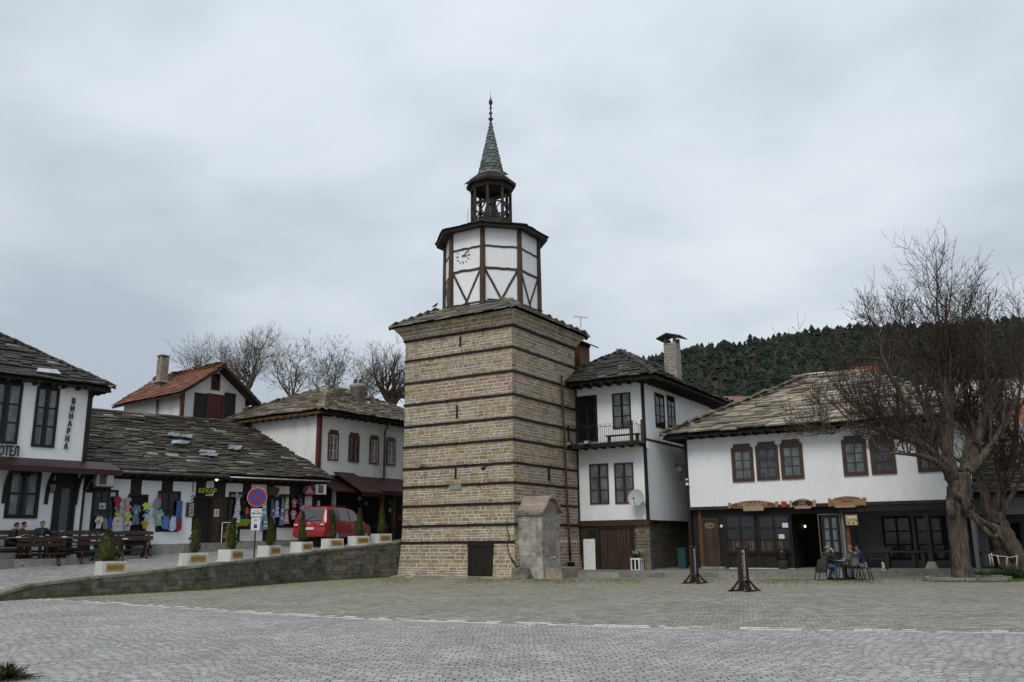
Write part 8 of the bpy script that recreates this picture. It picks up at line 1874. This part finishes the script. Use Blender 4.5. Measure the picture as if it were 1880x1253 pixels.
def cafe_chair(loc, yaw, label, back=True):
    t = thing('cafe_chair', label, 'chair', tuple(loc), yaw, 'dark cafe chairs at the small table'); Mx = MT(loc, yaw); P = lambda x,y,z: Mx@Vector((x,y,z))
    e = MB(); e.box(-.22,.24,-.23,.23,.42,.46, Mx); e.build('seat', M['iron'], t)
    for x, y in ((-.2,-.2),(-.2,.2),(.2,-.2),(.2,.2)): e = MB(); e.tube([P(x,y,.42), P(x*1.05,y,.25), P(x*1.35,y*1.05,0)], .022, 6); e.build('leg', M['iron'], t)
    if back:
        e = MB(); e.tube([P(-.21,-.2,.44), P(-.27,-.2,.9), P(-.27,0,.94), P(-.27,.2,.9), P(-.21,.2,.44)], .02, 6)
        for z in (.62,.78): e.beam(P(-.24,-.2,z), P(-.24,.2,z), .02, .06)
        e.build('backrest', M['iron'], t)
def on(px, Y, z=0.0): return Vector((xat(px, Y, 1030), Y, z))
c1 = on(1509, 35.3); c2 = on(1570, 35.1); c3 = on(1584, 35.75); tb_ = on(1546, 35.3)
cafe_chair(c1, .05, 'dark chair under the man in the dark grey coat', False); cafe_chair(c2, 2.5, 'dark chair under the ginger haired person in the grey puffer coat', False); cafe_chair(c3, 3.0, 'dark chair under the person in navy blue, farthest right at the small table')
h1, M1, J1 = human('seated man in a dark grey coat and blue jeans lifting a cup to his mouth', c1, .05, lean=.42, hands=((.50,.06,.74),(.46,-.04,1.06)), knees=((.44,.10,.50),(.47,-.12,.52)), feet=((.30,.13,.09),(.47,-.12,.09)), top=(.035,.034,.030), legs=(.035,.075,.15), hair='hair_grey', head_turn=(-.1,.15), puff=1.22, palm=((0,0,-1),(0,1,0)))
# coat skirt hanging behind the seat
e = MB(); Mx = M1; vs = []; n = 12
for i, (z, rx, ry, cx__) in enumerate(((.78,.19,.20,.05),(.58,.20,.21,.02),(.42,.21,.22,-.01),(.29,.22,.235,-.02))):
    for k in range(n): a = R(60+240*k/(n-1)); vs.append(Mx@Vector((cx__+rx*math.cos(a), ry*math.sin(a), z+(.02*(k%2) if i==3 else 0))))
e.add(vs, [(i*n+k, i*n+k+1, (i+1)*n+k+1, (i+1)*n+k) for i in range(3) for k in range(n-1)], True); o = e.build('coat_skirt', cmat((.035,.034,.030)), h1); sm_ = o.modifiers.new('s','SOLIDIFY'); sm_.thickness = .02
h2, M2, J2 = human('ginger haired person in a grey puffer coat seen from behind at the small table', c2, 2.5, lean=.20, hands=((.42,.05,.78),(.40,-.14,.76)), top=(.105,.105,.105), legs=(.022,.022,.028), hair='hair_red', head_turn=(.2,.1), puff=1.42, female=True)
skin_mesh('hood', [[(Vector((-.03,.10,1.03)),.06,.05),(Vector((-.09,0,1.02)),.085,.06),(Vector((-.03,-.10,1.03)),.06,.05)]], cmat((.16,.16,.155)), h2, M2)
h3p, M3, J3 = human('person in a navy blue jacket sitting partly hidden behind the ginger haired person', c3, 3.0, lean=.22, hands=((.40,.08,.76),(.40,-.08,.76)), top=(.018,.025,.06), legs=(.20,.21,.30), hair='hair', head_turn=(0,.1), puff=1.15, female=True, hairlen=.08)
t = thing('cafe_table', 'small dark square table between the seated people', 'table', tuple(tb_), .05); Mx = MT(tb_, .05); e = MB(); e.box(-.30,.30,-.32,.32,.70,.735, Mx); e.build('table_top', M['iron'], t)
for x, y in ((-.25,-.27),(-.25,.27),(.25,-.27),(.25,.27)): e = MB(); e.tube([Mx@Vector((x,y,.70)), Mx@Vector((x*1.05,y,.3)), Mx@Vector((x*1.25,y*1.05,0))], .02, 6); e.build('leg', M['iron'], t)
def cup(p, label, h=.09): e = MB(); e.lathe(p, [(.025,0),(.036,h),(.033,h),(.022,.01)], 12); tag(e.build('cup', cmat((.62,.62,.60),.4)), label, 'cup', 'white paper cups')
cup(M1@(J1['hd']+Vector((.125,-.01,-.075))), 'white paper cup held at the mouth of the man in the dark coat'); cup(tb_+Vector((.08,-.05,.735)), 'white paper cup standing on the small dark table')
e = MB(); e.box(-.12,.1,-.08,.08,.736,.75, MT(tb_+Vector((-.05,-.12,0)), .3)); tag(e.build('paper', cmat((.55,.55,.54))), 'white folded paper on the small dark table', 'paper')
# people at the hotel benches
fy = math.atan2(-nb.y, -nb.x)
def along_px(p, px): 
    best = min(((abs(940+FPX*(p.x+BD_.x*k/50)/((p.y+BD_.y*k/50)*math.cos(TH))-px), k) for k in range(-80, 81)))[1]; q = p.xy+BD_*best/50; return Vector((q.x, q.y, p.z))
pA = along_px(BPOS['A2'], 69)
human('man in a dark navy jacket over a blue shirt sitting with one arm outstretched', pA, fy+.15, seat=.47, lean=-.02, hands=((.16,.62,.98),(.34,-.14,.80)), top=(.012,.014,.026), legs=(.02,.02,.025), hair='hair', shirt=(.03,.065,.11), head_turn=(.0,.05), puff=1.12)
pD = along_px(BPOS['D'], 12)
human('person with dark curly hair in black clothes at the left edge, leaning to the right', pD, fy+1.15, seat=.47, lean=.30, hands=((.42,.10,.84),(.40,-.10,.82)), top=(.012,.011,.013), legs=(.015,.015,.02), hair='hair', head_turn=(.1,.2), puff=1.15, hairlen=.05, female=True)
pE = along_px(BPOS['D']+Vector((nb.x*.55, nb.y*.55, .05)), 26)
human('person in dark navy clothes sitting right behind the curly haired person at the left edge', pE, fy+1.0, seat=.45, lean=.25, hands=((.42,.10,.80),(.40,-.10,.80)), top=(.010,.012,.032), legs=(.015,.015,.02), hair='hair', head_turn=(.1,.2), puff=1.0, female=True)
# ---- black and white cat on the pavement edge
cp = on(1622, 37.05, .27); t = thing('cat', 'black and white cat sitting on the edge of the pavement', 'cat', tuple(cp), 3.6); Mx = MT(cp, 3.6)
body = [[((-.10,0,.07),.085,.075),((-.06,0,.13),.085,.075),((.0,0,.20),.065,.060),((.045,0,.255),.045,.045),((.07,0,.30),.042,.045),((.105,0,.292),.026,.024),((.125,0,.287),.014,.012)],
        [((.07,0,.30),.042,.045),((.062,.028,.345),.010,.012)], [((.07,0,.30),.042,.045),((.062,-.028,.345),.010,.012)],
        [((.0,0,.20),.065,.060),((.055,.035,.15),.026),((.062,.035,.06),.018),((.065,.035,.015),.018),((.095,.035,.012),.014)], [((.0,0,.20),.065,.060),((.055,-.035,.15),.026),((.062,-.035,.06),.018),((.065,-.035,.015),.018),((.095,-.035,.012),.014)],
        [((-.10,0,.07),.085,.075),((-.03,.075,.05),.04),((.02,.085,.02),.022),((.06,.085,.014),.016)], [((-.10,0,.07),.085,.075),((-.03,-.075,.05),.04),((.02,-.085,.02),.022),((.06,-.085,.014),.016)],
        [((-.10,0,.07),.085,.075),((-.17,.02,.04),.022),((-.21,.06,.10),.015),((-.20,.07,.20),.013),((-.18,.06,.27),.011)]]
m, t_, bs = newmat('black_and_white_fur'); tc_ = t_.nodes.new('ShaderNodeTexCoord'); s_ = t_.nodes.new('ShaderNodeSeparateXYZ'); t_.links.new(tc_.outputs['Object'], s_.inputs[0]); nz = noise(t_, 9, 3, .5, tc_.outputs['Object'])
v_ = math_(t_, 'ADD', s_.outputs[0], math_(t_, 'MULTIPLY', nz, .12)); mr = t_.nodes.new('ShaderNodeMapRange'); mr.inputs[1].default_value = .065; mr.inputs[2].default_value = .085; t_.links.new(v_, mr.inputs[0])
rp = ramp(t_, [(0,(.012,.012,.012)),(1,(.60,.59,.56))]); t_.links.new(mr.outputs[0], rp.inputs[0]); t_.links.new(rp.outputs[0], bs.inputs['Base Color']); bs.inputs['Roughness'].default_value = .9
skin_mesh('body', body, m, t, Mx)
